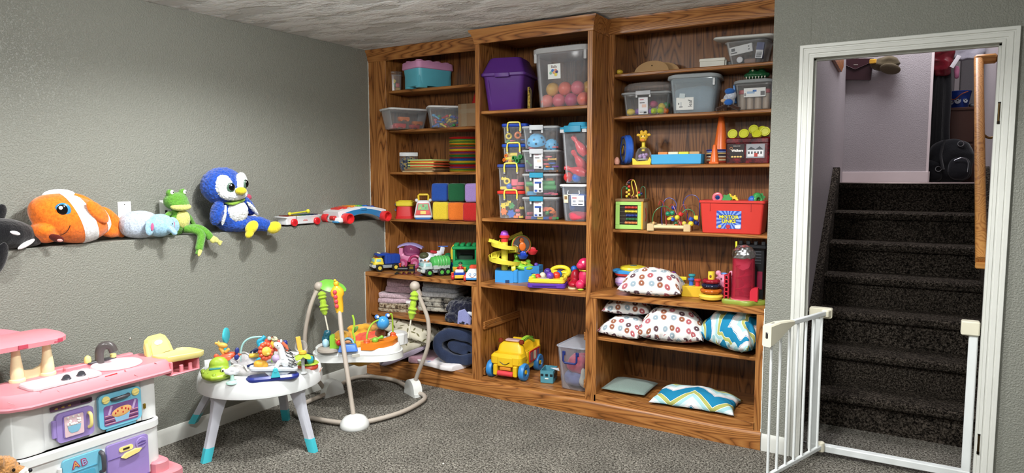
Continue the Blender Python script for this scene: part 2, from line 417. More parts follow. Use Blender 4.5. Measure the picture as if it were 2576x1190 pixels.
# left base
part(UL,'base_top',B().box(.0,XM0+.01,-.002,YBK,ZB-.032,ZB,.004),OX)
part(UL,'stile',B().box(0,.036,0,.02,.09,ZR),OZ); part(UL,'stile',B().box(.928,XM0,0,.02,.09,ZR),OZ)
part(UL,'side_panel',B().box(0,.03,.02,YBK,.0,ZR,.001),OZ); part(UL,'side_panel',B().box(.93,.95,.02,YBK,0,ZR,.001),OZ)
part(UL,'back_panel',B().box(.02,XM0,YBK,YBK+.012,0,ZB-.04,.001),OZ_SHADE)
shelves(UL,.03,.93,(.445,),.022,YBK); 
part(UL,'base_floor',B().box(.03,.93,.0,YBK,.08,.127,.002),OX)
part(UL,'toe_moulding',B().prism([(0,0),(-.016,0),(-.016,.075),(-.012,.088),(-.004,.095),(0,.097)],0,XM0,'x'),OX)
# middle
part(UM,'stile',B().box(XM0,XM1,0,.02,.09,2.33),OZ); part(UM,'stile',B().box(XM2,XM3,0,.02,.09,2.33),OZ)
part(UM,'top_rail',B().box(XM1,XM2,.001,.021,2.261,2.33),OX)
part(UM,'side_panel',B().box(XM0+.001,.992,.02,YBK,0,2.33,.001),OZ); part(UM,'side_panel',B().box(XM2+.008,XM3-.001,.02,YBK,0,2.33,.001),OZ)
part(UM,'back_panel',B().box(XM0,XM3,YBK,YBK+.012,0,2.33,.001),OZ_SHADE)
part(UM,'top_panel',B().box(XM0,XM3,.02,YBK,2.30,2.315,.001),OX)
shelves(UM,.992,XM2+.008,(1.840,1.158),.022,YBK)
part(UM,'middle_top',B().box(XM1,XM2,.001,YBK,ZB-.032,ZB,.003),OX)
part(UM,'base_floor',B().box(XM1,XM2,.002,YBK,.08,.118,.002),OX)
for z in (.43,.125): 
    cl=part(UM,'cleat',B().box(.992,1.012,.03,YBK,z,z+.05),OY)
    part(cl,'nail',B().at((1.0125,.07,z+.025),(0,PI/2,0)).cyl(.003,.002).at((1.0125,.16,z+.025),(0,PI/2,0)).cyl(.003,.002).at((1.0125,.24,z+.025),(0,PI/2,0)).cyl(.003,.002),metal('#d8d0c0'))
for z in (.455,.165): part(UM,'cleat',B().box(XM2-.012,XM2+.008,.006,YBK,z,z+.05),OY)
crown(UM,[(XM0,YU),(XM0,0),(XM3,0),(XM3,YU)],2.338)
part(UM,'toe_moulding',B().prism([(0,0),(-.016,0),(-.016,.075),(-.012,.088),(-.004,.095),(0,.097)],XM0,XM3,'x'),OX)
# right upper
part(UR,'stile',B().box(XM3,1.815,YU,YU+.02,ZB,2.31),OZ)
part(UR,'top_rail',B().box(1.815,XR+.04,YU+.001,YU+.021,2.262,2.335),OX)
part(UR,'side_panel',B().box(XM3,1.80,YU+.02,YBK,ZB,2.33,.001),OZ); part(UR,'side_panel',B().box(XR,XR+.02,.125,YBK,ZB,2.33,.001),OZ)
part(UR,'back_panel',B().box(XM3,XR,YBK,YBK+.012,ZB,2.33,.001),OZ_SHADE)
part(UR,'top_panel',B().box(XM3,XR,YU+.02,YBK,2.30,2.315,.001),OX)
shelves(UR,1.80,XR,(2.034,1.785,1.495,1.106),.232,YBK)
crown(UR,[(XM3,YU),(XR+.03,YU)],2.349)
# right base
part(UR,'base_top',B().box(XM3-.005,XR,-.002,YBK,ZB-.032,ZB,.004),OX)
part(UR,'stile',B().box(XM3,1.813,0,.02,.09,ZR),OZ); part(UR,'stile',B().box(2.713,XR,0,.02,.09,ZR),OZ)
part(UR,'side_panel',B().box(XM3,1.80,.02,YBK,0,ZR,.001),OZ); part(UR,'side_panel',B().box(2.72,XR,.02,YBK,0,ZR,.001),OZ)
part(UR,'back_panel',B().box(XM3,XR,YBK,YBK+.012,0,ZB-.04,.001),OZ_SHADE)
shelves(UR,1.80,2.72,(.480,),.022,YBK)
part(UR,'base_floor',B().box(1.80,2.72,.0,YBK,.08,.138,.002),OX)
part(UR,'toe_moulding',B().prism([(0,0),(-.016,0),(-.016,.075),(-.012,.088),(-.004,.095),(0,.097)],XM3,XR,'x'),OX)
# ------------------------------------------------------------------ baby gate in the doorway
GW=paint('#e2e6e6',.3); GC=pl('#ded9c4',.4)
g=thing('baby_gate','white metal baby gate standing open in the stairway door','gate')
fr=part(g,'frame',B().box(2.967,3.012,.075,.105,.03,.72,.004).box(3.632,3.668,.075,.105,.03,.70,.004).box(2.967,3.668,.07,.11,.022,.058,.004),GW)
part(g,'cap',B().box(2.955,3.06,.062,.112,.715,.765,.005),GC,'cream plastic hinge cap')
part(g,'cap',B().box(3.60,3.672,.062,.118,.70,.765,.005),GC,'cream plastic latch cap')
bo=B()
for x,z in ((2.95,.74),(2.95,.05),(3.677,.735),(3.677,.05)): bo.at((x-.014 if x<3 else x-.006,.09,z),(0,PI/2,0)).cyl(.006,.028,0,10)
part(g,'bolt',bo,metal('#555555'))
hx,hy=3.035,.055; ex,ey=2.862,-.455
D=Vector((ex-hx,ey-hy,0)); Ln=D.length; ang=math.atan2(D.y,D.x); M0=TR((hx,hy,0),(0,0,ang))
sw=part(g,'swing_panel',B(),GW); 
b=B(); b.M=M0; b.box(0,Ln,-.009,.009,.735,.757,.003)
sw.data=b.mesh('swing_panel'); sw.data.materials.append(GW)
b=B(); b.M=M0; part(sw,'bottom_rail',b.box(0,Ln,-.009,.009,.045,.066,.003),GW)
for i in range(7):
    b=B(); b.M=M0@TR((.045+i*(Ln-.06)/6,0,.06)); part(sw,'bar',b.cyl(.0065,.68,0,10),GW)
b=B(); b.M=M0; b.box(-.03,.02,-.018,.018,.725,.762,.005); part(sw,'hinge',b,GC)
b=B(); b.M=M0; b.at(); b.M=M0@TR((.0,0,.03)); b.cyl(.017,.05,0,16,.003); part(sw,'hinge',b,GC)
S=[]
for t,w_,z0,z1 in ((-.20,.012,.735,.757),(-.14,.016,.722,.764),(-.06,.019,.690,.770),(0,.021,.672,.768),(.03,.021,.668,.766)):
    S.append([M0@Vector((Ln+t,a_,z)) for a_,z in [(-w_,z0+.005),(-w_+.004,z0),(w_-.004,z0),(w_,z0+.005),(w_,z1-.006),(w_-.006,z1),(-w_+.006,z1),(-w_,z1-.006)]])
hd=part(sw,'handle',B().loft(S),GC)
b=B(); b.M=M0; b.box(Ln+.028,Ln+.033,-.006,.006,.705,.735,.003); part(hd,'latch',b,metal('#777777'))
b=B(); b.M=M0; b.box(Ln-.03,Ln-.005,-.005,.005,.764,.771,.002); part(hd,'button',b,pl('#8c8a80'))
# ------------------------------------------------------------------ wall plates, screws, ledge toys
def onwall(name,label,cat,y,z=ZL,x=-.05,rz=PI/2,group=None): return thing(name,label,cat,(x,y,z),rz,group)
def plate(y,label,slots):
    t=thing('wall_plate',label,'wall plate',(-DL,y,1.245),PI/2)
    part(t,'plate',B().rb((0,-.003),.07,.006,-.057,.057,.002,.002),pl('#e6e6e2',.35))
    b=B()
    for z in (-.043,.043): b.at((0,-.006,z),(PI/2,0,0)).cyl(.0028,.0015,-.0005,8)
    part(t,'screw',b,metal('#2a2a2a',.5),kind='stuff')
    if slots: part(t,'jack',B().box(-.007,.007,-.0075,-.005,-.012,.002,.001),pl('#1c1c1c'))
plate(hit(313,545,'x',-DL).y,'white blank wall plate between the clownfish and the elephant plush',0)
plate(hit(417,540,'x',-DL).y,'white cable outlet plate half hidden behind the frog plush',1)
for (u,v,lab) in ((115,835,'small dark screw in the grey wall above the toy kitchen canopy'),(328,852,'small white wall anchor in the grey wall above the toy sink')):
    p=hit(u,v,'x',0); solo('wall_screw',B().at((0,0,0),(0,PI/2,0)).lathe([(.006,-.002),(.006,.002),(.003,.004),(.001,.002)],12),metal('#c9c4b8' if u>200 else '#4a443c',.4),lab,'screw',(p.x,p.y,p.z))
# --- clownfish
ORG,WHT,BLK=plush('#ff7a1e',90,.3),plush('#e9e9ea',90,.3),plush('#0d0d11',120,.5)
f=onwall('plush_fish','big orange plush clownfish with white stripes lying on the wall ledge','plush toy',-1.945,ZL,-.02)
def fish(x0,x1,k,n=12):
    S=[]
    for i in range(n+1):
        x=x0+(x1-x0)*i/n; t=max(-1,min(1,(x+.0)/.172)); e=(1-abs(t)**2.6)**.5
        hz=.118*e*(1-.25*max(0,t))+.002; hy=.098*e*(1-.3*max(0,t))+.002
        S.append([(x-.38*hz*math.sin(a)*k,hy*k*math.cos(a),.122+hz*k*math.sin(a)) for a in [2*PI*j/28 for j in range(28)]])
    return B().loft(S)
b=fish(-.1715,.172,1,22); b.at().ell((-.135,-.015,.075),(.05,.065,.042)).ell((-.12,-.01,.055),(.05,.06,.04))
part(f,'body',blob(b,.005,5),ORG)
part(f,'stripe',fish(-.012,.06,1.014),WHT,'white stripe behind the cheek'); part(f,'stripe',fish(.118,.152,1.02,6),WHT,'white stripe by the tail')
part(f,'dorsal_fin',blob(B().ell((-.045,.01,.232),(.075,.02,.03)),.004,3),WHT,'white front lobe of the back fin')
part(f,'dorsal_fin',blob(B().at((.06,.01,.195),(0,.5,0)).ell((0,0,0),(.08,.02,.032)),.004,3),ORG)
part(f,'side_fin',blob(B().at((.075,-.085,.15),(0,.75,.25)).ell((0,0,0),(.075,.016,.035)),.004,3),ORG)
part(f,'tail_fin',blob(B().at((.205,.035,.09),(0,.9,.1)).ell((0,0,0),(.10,.022,.042)).at((.19,.03,.05),(0,.2,.2)).ell((0,0,0),(.07,.025,.035)),.004,3),ORG)
e=part(f,'eye',B().at((-.078,-.083,.165),(.12,.0,-.35)).ell((0,0,0),(.033,.012,.035)),pl('#3f8fc4',.2),'glittery blue eye')
part(e,'pupil',B().at((-.083,-.0905,.168),(.12,0,-.35)).ell((0,0,0),(.022,.009,.025)),pl('#0c0a0a',.15)); part(e,'highlight',B().at((-.093,-.099,.178),(.12,0,-.35)).ell((0,0,0),(.008,.004,.009)),pl('#ffffff'))
def fishskin(x,z): 
    pass
part(f,'smile',B().tube(spline([(-.095,-.083,.052),(-.075,-.088,.062),(-.062,-.092,.078),(-.055,-.094,.096)]),.0016,6),pl('#2a1208'))
part(f,'mouth',B().at((-.108,-.076,.040),(.45,.45,-.35)).ell((0,0,0),(.032,.008,.018)),cloth('#5a1d16'),'dark red open mouth')
part(f,'tongue',B().at((-.098,-.084,.030),(.4,.2,-.3)).ell((0,0,0),(.012,.006,.008)),cloth('#e8a6a0'))
# --- orca at the left edge
o=onwall('plush_orca','black and white plush orca at the left end of the ledge','plush toy',-2.235,ZL,-.03)
part(o,'body',blob(B().at((0,0,.07),(0,.12,0)).ell((0,0,0),(.14,.085,.07)).ell((.09,-.0,-.022),(.075,.055,.035)),.005,5),BLK)
part(o,'dorsal_fin',blob(B().at((-.005,0,.15),(0,.45,0)).ell((0,0,0),(.028,.016,.055)),.004,3),BLK)
part(o,'flipper',blob(B().at((-.045,-.085,-.03),(.2,.25,0)).ell((0,0,0),(.028,.016,.075)),.004,3),BLK)
part(o,'tail',blob(B().at((.15,.05,.02),(0,.0,.2)).ell((0,0,0),(.06,.03,.016)),.004,3),BLK)
part(o,'jaw_patch',B().at((.07,-.062,.022),(.3,-.42,.3)).ell((0,0,0),(.045,.012,.011)),WHT,'white lower jaw'); part(o,'eye_patch',B().at((.022,-.080,.075),(.1,.35,.1)).ell((0,0,0),(.022,.006,.009)),WHT,'white eye patch')
# --- elephant
EB=plush('#9cc6de',120,.35); EP=plush('#b9c6d6',120,.35)
e=onwall('plush_elephant','small round light blue plush elephant sitting on the wall ledge','plush toy',-1.595,ZL,-.005,PI/2)
part(e,'body',blob(B().ell((-.025,.02,.072),(.102,.075,.072),e=.9),.005,4),EP,'lilac grey round body')
part(e,'head',blob(B().ell((.045,-.045,.066),(.074,.056,.060)),.004,3),EB)
part(e,'trunk',blob(B().tube([(.062,-.085,.05),(.068,-.108,.045),(.074,-.122,.03),(.078,-.12,.022)],[.02,.016,.013,.014],12),.003,3),EB)
for x,y,r in ((-.028,-.075,.35),(.125,-.035,-.3)):
    er=part(e,'ear',B().at((x,y,.062),(0,.15 if x<0 else -.2,r)).ell((0,0,0),(.03,.010,.043)),EB); part(er,'ear_lining',B().at((x+.008*(1 if x<0 else -1),y-.010,.064),(0,.1,r)).ell((0,0,0),(.010,.004,.020)),cloth('#d45f8c'),'pink ear lining')
for x in (.018,.085): part(e,'eye',B().ell((x,-.090 if x<.05 else -.085,.072),.006,8,6),pl('#101010',.15))
# --- frog
FG,FY=plush('#63a036',150,.7),plush('#d8d77c',150,.4)
f=onwall('plush_frog','green plush frog sitting on the ledge with its legs hanging over','plush toy',-1.395,ZL,-.045)
b=B().at((.0,0,.075),(.1,.08,0)).ell((0,0,0),(.058,.048,.075)).at().tube([(.0,0,.12),(0,-.005,.15)],.03,10)
b.ell((-.012,-.01,.185),(.067,.052,.048)).ell((-.048,-.015,.230),(.021,.02,.021)).ell((.026,-.015,.232),(.021,.02,.021))
b.ell((-.01,-.035,.170),(.058,.035,.032))
part(f,'body',blob(b,.004,5,.002,160),FG)
part(f,'muzzle',blob(B().at((-.008,-.046,.155),(.25,0,0)).ell((0,0,0),(.060,.031,.022)),.003,2),FY,'pale yellow lower jaw')
part(f,'belly',blob(B().at((.008,-.028,.085),(.1,.05,0)).ell((0,0,0),(.044,.030,.052)),.003,2),FY,'pale yellow belly')
for x in (-.048,.026): 
    q=part(f,'eye',B().ell((x+.002,-.033,.234),(.011,.005,.012),12,8),pl('#f4f4ee')); part(q,'pupil',B().ell((x+.005,-.0385,.234),(.0028,.0022,.005),8,6),pl('#101010'))
b=B().tube(spline([(-.045,-.01,.125),(-.075,-.02,.11),(-.085,-.015,.075),(-.07,-.035,.03),(-.055,-.05,.012)]),.013,10)
part(f,'arm',blob(b,.003,4,.001,160),FG); part(f,'arm',blob(B().tube(spline([(.045,0,.12),(.075,.005,.09),(.10,.01,.05),(.105,-.01,.02)]),.013,10),.003,4,.001,160),FG)
part(f,'leg',blob(B().tube(spline([(.015,-.03,.035),(.055,-.07,.025),(.075,-.09,.0),(.06,-.10,-.045),(.045,-.105,-.085),(.035,-.105,-.105)]),[.022]*6+[.022]*18+[.014]*7,10),.004,4,.001,160),FG)
part(f,'leg',blob(B().tube(spline([(.035,-.02,.035),(.08,-.06,.035),(.11,-.09,.005),(.125,-.10,-.025)]),.021,10),.004,4,.001,160),FG)
part(f,'foot',blob(B().at((.045,-.118,-.085),(-.2,.5,0)).ell((0,0,0),(.012,.008,.034)),.003,2),FY)
b=B().ell((.132,-.11,-.03),(.02,.014,.022))
for a in (-.5,0,.45): b.at((.16,-.115,-.043),(0,.65+a,0)).ell((0,0,0),(.030,.008,.009)).at()
part(f,'foot',blob(b,.003,2),FY,'yellow webbed foot')
# --- penguin
PB,PW,PY=plush('#1f4fb4',90,1.0),plush('#e4e7ea',90,1.0),plush('#e6d432',140,.3)
p=onwall('plush_penguin','large fluffy blue and white plush penguin slumped on the ledge','plush toy',-1.12,ZL,-.015)
b=B().ell((.03,.0,.10),(.105,.085,.105)).ell((-.018,-.01,.262),(.128,.098,.108)).ell((.07,-.03,.04),(.09,.07,.045))
part(p,'body',blob(b,.005,6,.0045,110),PB)
part(p,'face',blob(B().at((-.06,-.078,.262),(0,-.1,-.3)).ell((0,0,0),(.054,.032,.066)).at((.048,-.084,.274),(0,.1,.3)).ell((0,0,0),(.046,.032,.068)).at().ell((-.005,-.088,.218),(.092,.034,.038)),.004,4,.004,130),PW,'white face patch')
part(p,'belly',blob(B().at((.035,-.062,.115),(.05,0,0)).ell((0,0,0),(.068,.04,.066)),.004,3,.004,130),PW,'white belly')
for x,w_ in ((-.042,1),(.055,.7)):
    q=part(p,'eye',B().at((x,-.114,.255+(.018 if x>0 else 0)),(0,.1,-.3 if x<0 else .5)).ell((0,0,0),(.024*w_,.008,.028)),pl('#4f6a5a',.15)); part(q,'pupil',B().at((x+.003,-.119,.258+(.018 if x>0 else 0)),(0,0,-.2)).ell((0,-.001,0),(.018*w_,.007,.021)),pl('#050505',.1)); part(q,'highlight',B().ell((x-.005,-.127,.268+(.018 if x>0 else 0)),(.0035,.002,.004),8,6),pl('#ffffff'))
part(p,'beak',blob(B().ell((.010,-.132,.236),(.034,.028,.022)),.003,3),PY)
part(p,'scarf',B().at((.018,-.05,.182),(.25,-.25,.1)).rb((0,0),.12,.10,-.006,.006,.03,.003),cloth('#86ad3e'),'green neck ribbon')
part(p,'flipper',blob(B().at((-.082,-.04,.115),(.1,.25,0)).ell((0,0,0),(.032,.045,.075)),.004,4,.004,110),PB); part(p,'flipper',blob(B().at((.128,-.02,.15),(.1,-.75,0)).ell((0,0,0),(.035,.04,.08)),.004,4,.004,110),PB)
for x,r,z in ((-.057,.15,.10),(.137,-.8,.13)): part(p,'flipper_edge',blob(B().at((x,-.065,z),(.1,r,0)).ell((0,0,0),(.012,.014,.06)),.003,2,.003,130),PW,'white flipper edge')
part(p,'leg',blob(B().tube([(.12,-.03,.04),(.19,-.07,.035),(.225,-.09,.02)],[.05,.042,.036],12),.004,4,.003,110),PB)
part(p,'foot',blob(B().at((.075,-.13,.025),(0,-.75,.2)).ell((0,0,0),(.048,.035,.03)).ell((-.04,.0,-.012),(.03,.025,.02)),.004,4),PY); part(p,'foot',blob(B().at((.245,-.115,.012),(0,-.35,-.2)).ell((0,0,0),(.046,.036,.036)),.004,4),PY)
# --- doll behind the penguin
d=onwall('doll','small doll with a pink sequin bow wedged behind the blue penguin','doll',-.935,ZL,-.085)
part(d,'body',blob(B().ell((0,0,.06),(.045,.03,.06)).ell((-.01,0,.14),(.04,.035,.04)),.004,3),cloth('#5b2e3c'))
part(d,'bow',blob(B().at((-.005,-.02,.20),(0,.3,0)).ell((-.022,0,0),(.022,.012,.017)).ell((.022,0,0),(.022,.012,.017)).ell((0,-.004,0),.009),.003,2),cloth('#c9506e',300,.8))
part(d,'arm',blob(B().tube([(.03,-.01,.09),(.075,-.025,.055),(.115,-.03,.03)],.013,10),.003,3),cloth('#d7cfd2')); part(d,'shoe',B().ell((.15,-.035,.015),(.024,.016,.014)),cloth('#c23a52'))
part(d,'leg',blob(B().tube([(.02,-.01,.02),(.08,-.03,.025),(.14,-.035,.018)],.013,10),.003,3),cloth('#d9899c'))
# --- xylophone cart
XW,XRD=pl('#e9ebee',.3),pl('#d8262e',.3)
x=onwall('xylophone_cart','white toy xylophone on red wheels with a yellow mallet on top','toy',-.555,ZL,-.045)
S=[[(a,b_,z) for a,b_ in rrect(w_,d_,.008)] for w_,d_,z in ((.27,.085,.012),(.275,.09,.02),(.275,.09,.048),(.31,.105,.058),(.31,.105,.063))]
part(x,'body',B().loft(S),XW)
for i,c in enumerate(('#b7372e','#d0652c','#d9b23a','#7d9b3e','#3a8f6a','#2f6f9b','#31507f','#5a3d74')): part(x,'bar',B().box(-.128+i*.034,-.108+i*.034,-.04,.04,.064,.069,.002),metal(c,.35))
for px in (-.085,.105): 
    for sy in (-1,1):
        wh=part(x,'wheel',B().at((px,sy*.054,.024),(PI/2,0,0)).cyl(.024,.018,-.009,24,.003),XRD); 
        if sy<0: part(wh,'hub',B().at((px,-.0635,.024),(PI/2,0,0)).cyl(.011,.002,-.001,14),pl('#b81c24'))
ma=part(x,'mallet',B().tube([(-.10,-.03,.080),(.075,-.005,.088)],.005,10),pl('#dcd63a')); part(ma,'mallet_head',B().ell((-.10,-.03,.080),.011),pl('#d6d03a')); part(ma,'mallet_head',B().ell((.075,-.005,.088),.014),pl('#d6d03a'))
part(x,'cord',B().tube(spline([(-.07,-.055,.07),(-.068,-.058,.055),(-.07,-.058,.04),(-.075,-.056,.03)]),.0012,6),pl('#222222'))
part(x,'badge',B().box(-.005,.035,-.046,-.0445,.030,.033,.0005).box(.0,.03,-.046,-.0445,.037,.040,.0005),pl('#c9483f'),kind='stuff')
# --- arched walker piano
wk=thing('walker_piano','arched white and blue toy piano with red wheel cups at the ledge corner','toy',(.0,-.06,ZL),PI/2-.12)
def arch(y0,y1,o=0,i=0):
    P=[]
    for k in range(21):
        t=-1+k*.1; P.append((t*(.215+o),.098+o-.030*t*t))
    for k in range(21):
        t=1-k*.1; P.append((t*(.195-i),.045-i-.052*t*t))
    return [(a,b_+.006) for a,b_ in P]
part(wk,'body',B().prism(arch(0,0),-.055,.115,'y'),XW)
P=[(t*.18,.088-.030*t*t) for t in [-1+k*.1 for k in range(21)]]+[(t*.175,.056-.050*t*t) for t in [1-k*.1 for k in range(21)]]
part(wk,'front_panel',B().prism(P,-.062,-.050,'y'),pl('#2f7fb8',.3),'blue curved front panel')
part(wk,'latch',B().box(-.03,.03,-.068,-.058,.076,.094,.005),pl('#2f7fb8',.3))
for px,py,r in ((-.155,-.08,.037),(.185,-.08,.038),(-.205,.085,.03)):
    wh=part(wk,'wheel_cup',B().at((px,py,.028),(PI/2,0,0)).lathe([(r*.4,-.03),(r*.92,-.03),(r,-.026),(r,.024),(r*.93,.03),(r*.78,.03),(r*.72,.0),(.001,-.008)],24),pl('#e03033',.3))
part(wk,'side_pod',B().rb((-.20,-.01),.05,.13,.0,.035,.015,.008),XW); part(wk,'roller',B().at((-.222,-.01,.032),(PI/2,0,0)).cyl(.016,.05,-.025,16,.004),pl('#c9302f')); part(wk,'side_foot',B().rb((-.21,-.04),.05,.06,-.0,.012,.008,.004),pl('#3d8cc2'))
kc=('#c8322c','#c8322c','#cf5a2a','#d9862c','#d9a23a','#8fae3a','#3c9a56','#2f63b0','#27459a','#27459a','#22378a')
for i,c in enumerate(kc):
    t=-.72+i*.145; z=.104-.030*t*t
    part(wk,'key',B().at((t*.215,0,z),(0,math.atan(2*.030*t/.215),0)).rb((0,.045),.026,.09,-.004,.009,.006,.004),pl(c,.2)); 
for i,c in enumerate(('#d23a34','#d9862c','#59a84a','#2f63b0','#27459a')):
    t=-.6+i*.28; z=.104-.030*t*t; part(wk,'button',B().at((t*.215,-.025,z),(0,math.atan(2*.030*t/.215),0)).cyl(.013,.012,-.002,16,.004),pl(c,.2))
# ------------------------------------------------------------------ toy kitchen
PK,WT,YL,PUR,AQ,GRY=pl('#d98b95',.5),pl('#dfe1e0',.45),pl('#efe08c',.45),pl('#9a86c6',.4),pl('#74bcd6',.4),pl('#4a4a50',.3)
k=thing('toy_kitchen','pink and white plastic toy kitchen with sink, stove and purple and blue doors','toy kitchen',(0,-2.15,0),PI/2)
part(k,'upper_cabinet',B().rb((0,-.34),.585,.20,.32,.56,.03,.004).rb((-.222,-.345),.135,.21,.32,.56,.045,.004,4).rb((.255,-.345),.075,.21,.32,.56,.02,.004),WT)
part(k,'lower_cabinet',B().rb((0,-.35),.595,.24,.09,.335,.05,.008,4),WT)
part(k,'ledge',B().rb((0,-.355),.60,.25,.295,.335,.055,.006,4),WT)
part(k,'base',B().rb((.275,-.38),.08,.25,.03,.14,.03,.008),PK,'pink corner foot'); part(k,'base',B().rb((0,-.37),.74,.32,0,.09,.04,.01),PK)
CP_=[(-.37,-.30),(-.36,-.40),(-.30,-.47),(-.24,-.50),(.30,-.50),(.33,-.495),(.345,-.485),(.35,-.47),(.35,-.30),(.34,-.25),(.30,-.25),(.28,-.27),(-.03,-.27),(-.05,-.22),(-.30,-.22),(-.36,-.25)]
def inset(P,k_,c=(0,-.36)): return [(c[0]+(x-c[0])*(1-k_*.5),c[1]+(y-c[1])*(1-k_*2)) for x,y in P]
part(k,'countertop',B().loft([[(x,y,z) for x,y in inset(CP_,i)] for z,i in ((.535,-.02),(.545,-.03),(.55,0),(.585,.03),(.596,.07))]),PK)
b=B()
for x,z,r in ((-.30,.575,.6),(-.2,.585,-1.2),(-.13,.572,.9),(-.02,.59,-1.2),(.06,.57,.5),(.14,.585,1.1),(.22,.572,-.8),(.28,.588,.6),(.18,.56,.7)):
    b.at((x,-.496+.35*(z-.56),z),(0,r,0)).box(-.014,.014,-.003,.003,-.001,.001,.0008)
part(k,'mould_line',b,pl('#e8a0a8'),kind='stuff')
lo=part(k,'badge',B().at((.075,-.487,.583),(.2,-.05,0)).rb((0,0),.052,.003,-.009,.009,.001,.002),pl('#d8333a'),'red maker badge'); text('Fisher-Price',.0095,pl('#f4e4e0'),lo,(.075,-.4895,.583),(PI/2-.2,-.05,0))
_n0=len(COL.objects)
part(k,'splash_panel',B().rb((.14,-.262),.30,.035,.60,.628,.012,.004),PK); part(k,'splash_panel',B().rb((-.02,-.235),.12,.05,.60,.626,.012,.004),PK)
part(k,'sink',B().at((.16,-.365,.612)).lathe([(.098,0),(.102,.006),(.098,.011),(.088,.012),(.082,.008),(.06,.004),(.001,.002)],32),pl('#e6ccd4',.4),'pale pink oval sink')
fa=part(k,'faucet_base',B().at((.145,-.272,.623),(0,0,.05)).rb((0,0),.13,.03,0,.008,.012,.002),GRY)
part(fa,'faucet',B().tube(spline([(.13,-.285,.62),(.13,-.285,.665),(.137,-.292,.69),(.152,-.302,.698),(.168,-.312,.69),(.176,-.318,.665)],6),.014,12,flat=1.3),pl('#55504f',.25),'dark grey spout'); part(fa,'tap',B().at((.087,-.27,.628)).lathe([(.013,0),(.015,.012),(.012,.026),(.004,.033),(.001,.034)],18),YL); part(fa,'tap',B().at((.195,-.275,.628)).cyl(.013,.018,0,18,.003),YL)
stv=part(k,'stove',B().rb((-.088,-.408),.27,.13,.61,.628,.02,.005),pl('#ead4da',.4),'pale pink stove top')
for x,y in ((-.145,-.40),(.0,-.385)):
    b=B()
    for i in range(4): b.at((x,y,.628),(0,0,PI/4+i*PI/2)).ell((.022,0,0),(.018,.013,.006),10,6)
    part(stv,'burner',b,pl('#f0dde0',.4))
for x,y in ((-.09,-.452),(-.03,-.447)): 
    kn=part(k,'stove_knob',B().at((x,y,.628)).cyl(.018,.005,0,20,.002),GRY); part(kn,'grip',B().at((x,y,.633),(PI/2,0,.1)).lathe([(.015,-.003),(.015,.003)],20,PI),GRY)
for x in (-.185,-.07): part(k,'column',B().at((x,-.262,.612)).lathe([(.028,0),(.030,.008),(.028,.014),(.023,.016),(.024,.03),(.023,.05),(.017,.10),(.015,.135)],20),pl('#f0e6b8',.5),'cream hood column')
part(k,'back_arch',B().prism([(-.175,.614),(-.08,.614),(-.08,.672),(-.095,.656),(-.12,.648),(-.145,.650),(-.175,.662)],-.255,-.240,'y'),pl('#f0e6b8',.5))
for _o in list(COL.objects)[_n0:]:
    if _o.parent==k: _o.location=(.0,-.012,-.018)
hp=[(-.42,-.30),(-.40,-.335),(-.06,-.345),(-.03,-.325),(-.005,-.30),(-.01,-.16),(-.05,-.12),(-.40,-.12),(-.43,-.16)]
hd=part(k,'hood',B().loft([[(x,y,z) for x,y in inset(hp,i,(-.21,-.23))] for z,i in ((.738,0),(.757,-.01),(.762,.02),(.768,.06),(.776,.16))]),PK)
part(hd,'crest',B().prism([(-.33+.24*t/10,.765+.035*math.sin(PI*t/10)) for t in range(11)],-.145,-.13,'y'),PK)
for x in (-.185,-.055): part(hd,'snap_tab',B().rb((x,-.343),.035,.006,.742,.758,.002,.001),pl('#b9475a'))
# fascia doors
def door(name,x0,x1,z0,z1,m,y=-.448,r=.018,t=.014):
    return part(k,name,B().prism([((x0+x1)/2+a,(z0+z1)/2+c) for a,c in rrect(x1-x0,z1-z0,r,4)],y-t,y,'y'),m)
st=door('control_strip',-.151,.012,.486,.506,pl('#5b3d55'),-.447,.004,.003)
for x in (-.13,-.105,-.08): part(st,'button',B().prism([(x-.006,.495),(x,.499),(x+.007,.499),(x+.007,.492),(x,.492)],-.452,-.449,'y'),pl('#b79a52'))
part(st,'display',B().box(-.035,.006,-.4515,-.4495,.490,.502,.001),pl('#241420'))
mw=door('microwave_door',-.136,.008,.352,.474,PUR)
part(mw,'hinge_arm',B().box(-.151,-.13,-.460,-.446,.376,.450,.003),PUR); part(mw,'handle',B().tube(spline([(-.012,-.462,.448),(-.011,-.478,.44),(-.011,-.479,.40),(-.012,-.462,.386)]),.007,10),YL,'yellow handle')
part(mw,'window_bezel',B().prism([(-.072+a,.414+c) for a,c in rrect(.082,.094,.008,3)],-.466,-.460,'y'),pl('#8874b6'))
pic=part(mw,'picture',B().prism([(-.072+a,.414+c) for a,c in rrect(.074,.086,.005,3)],-.4675,-.461,'y'),pl('#dcbfc6'),'sticker of a bowl of popcorn')
bw=part(pic,'bowl',B().prism([(-.098,.414),(-.046,.414),(-.05,.395),(-.06,.384),(-.084,.384),(-.094,.395)],-.4688,-.467,'y'),pl('#7fb6cf'))
b=B()
for i in range(26): b.at((-.072+random.uniform(-.025,.025),-.4690,.418+abs(random.gauss(0,.012)))).ell((0,0,0),(.0045,.0012,.004),8,4)
b.at(); part(pic,'popcorn',b,pl('#e9e9e6'),kind='stuff')
ov=door('oven_door',.029,.212,.353,.505,AQ,-.448,.022,.016)
part(ov,'foot_flap',B().box(.06,.19,-.455,-.447,.337,.356,.002),AQ)
for x,z in ((.058,.480),(.186,.482)): 
    kn=part(ov,'knob',B().at((x,-.464,z),(PI/2,0,0)).cyl(.0165,.007,0,20,.002),YL,'yellow dial'); part(kn,'grip',B().at((x,-.472,z),(0,-.25,0)).box(-.015,.015,-.003,.003,-.004,.004,.002),YL)
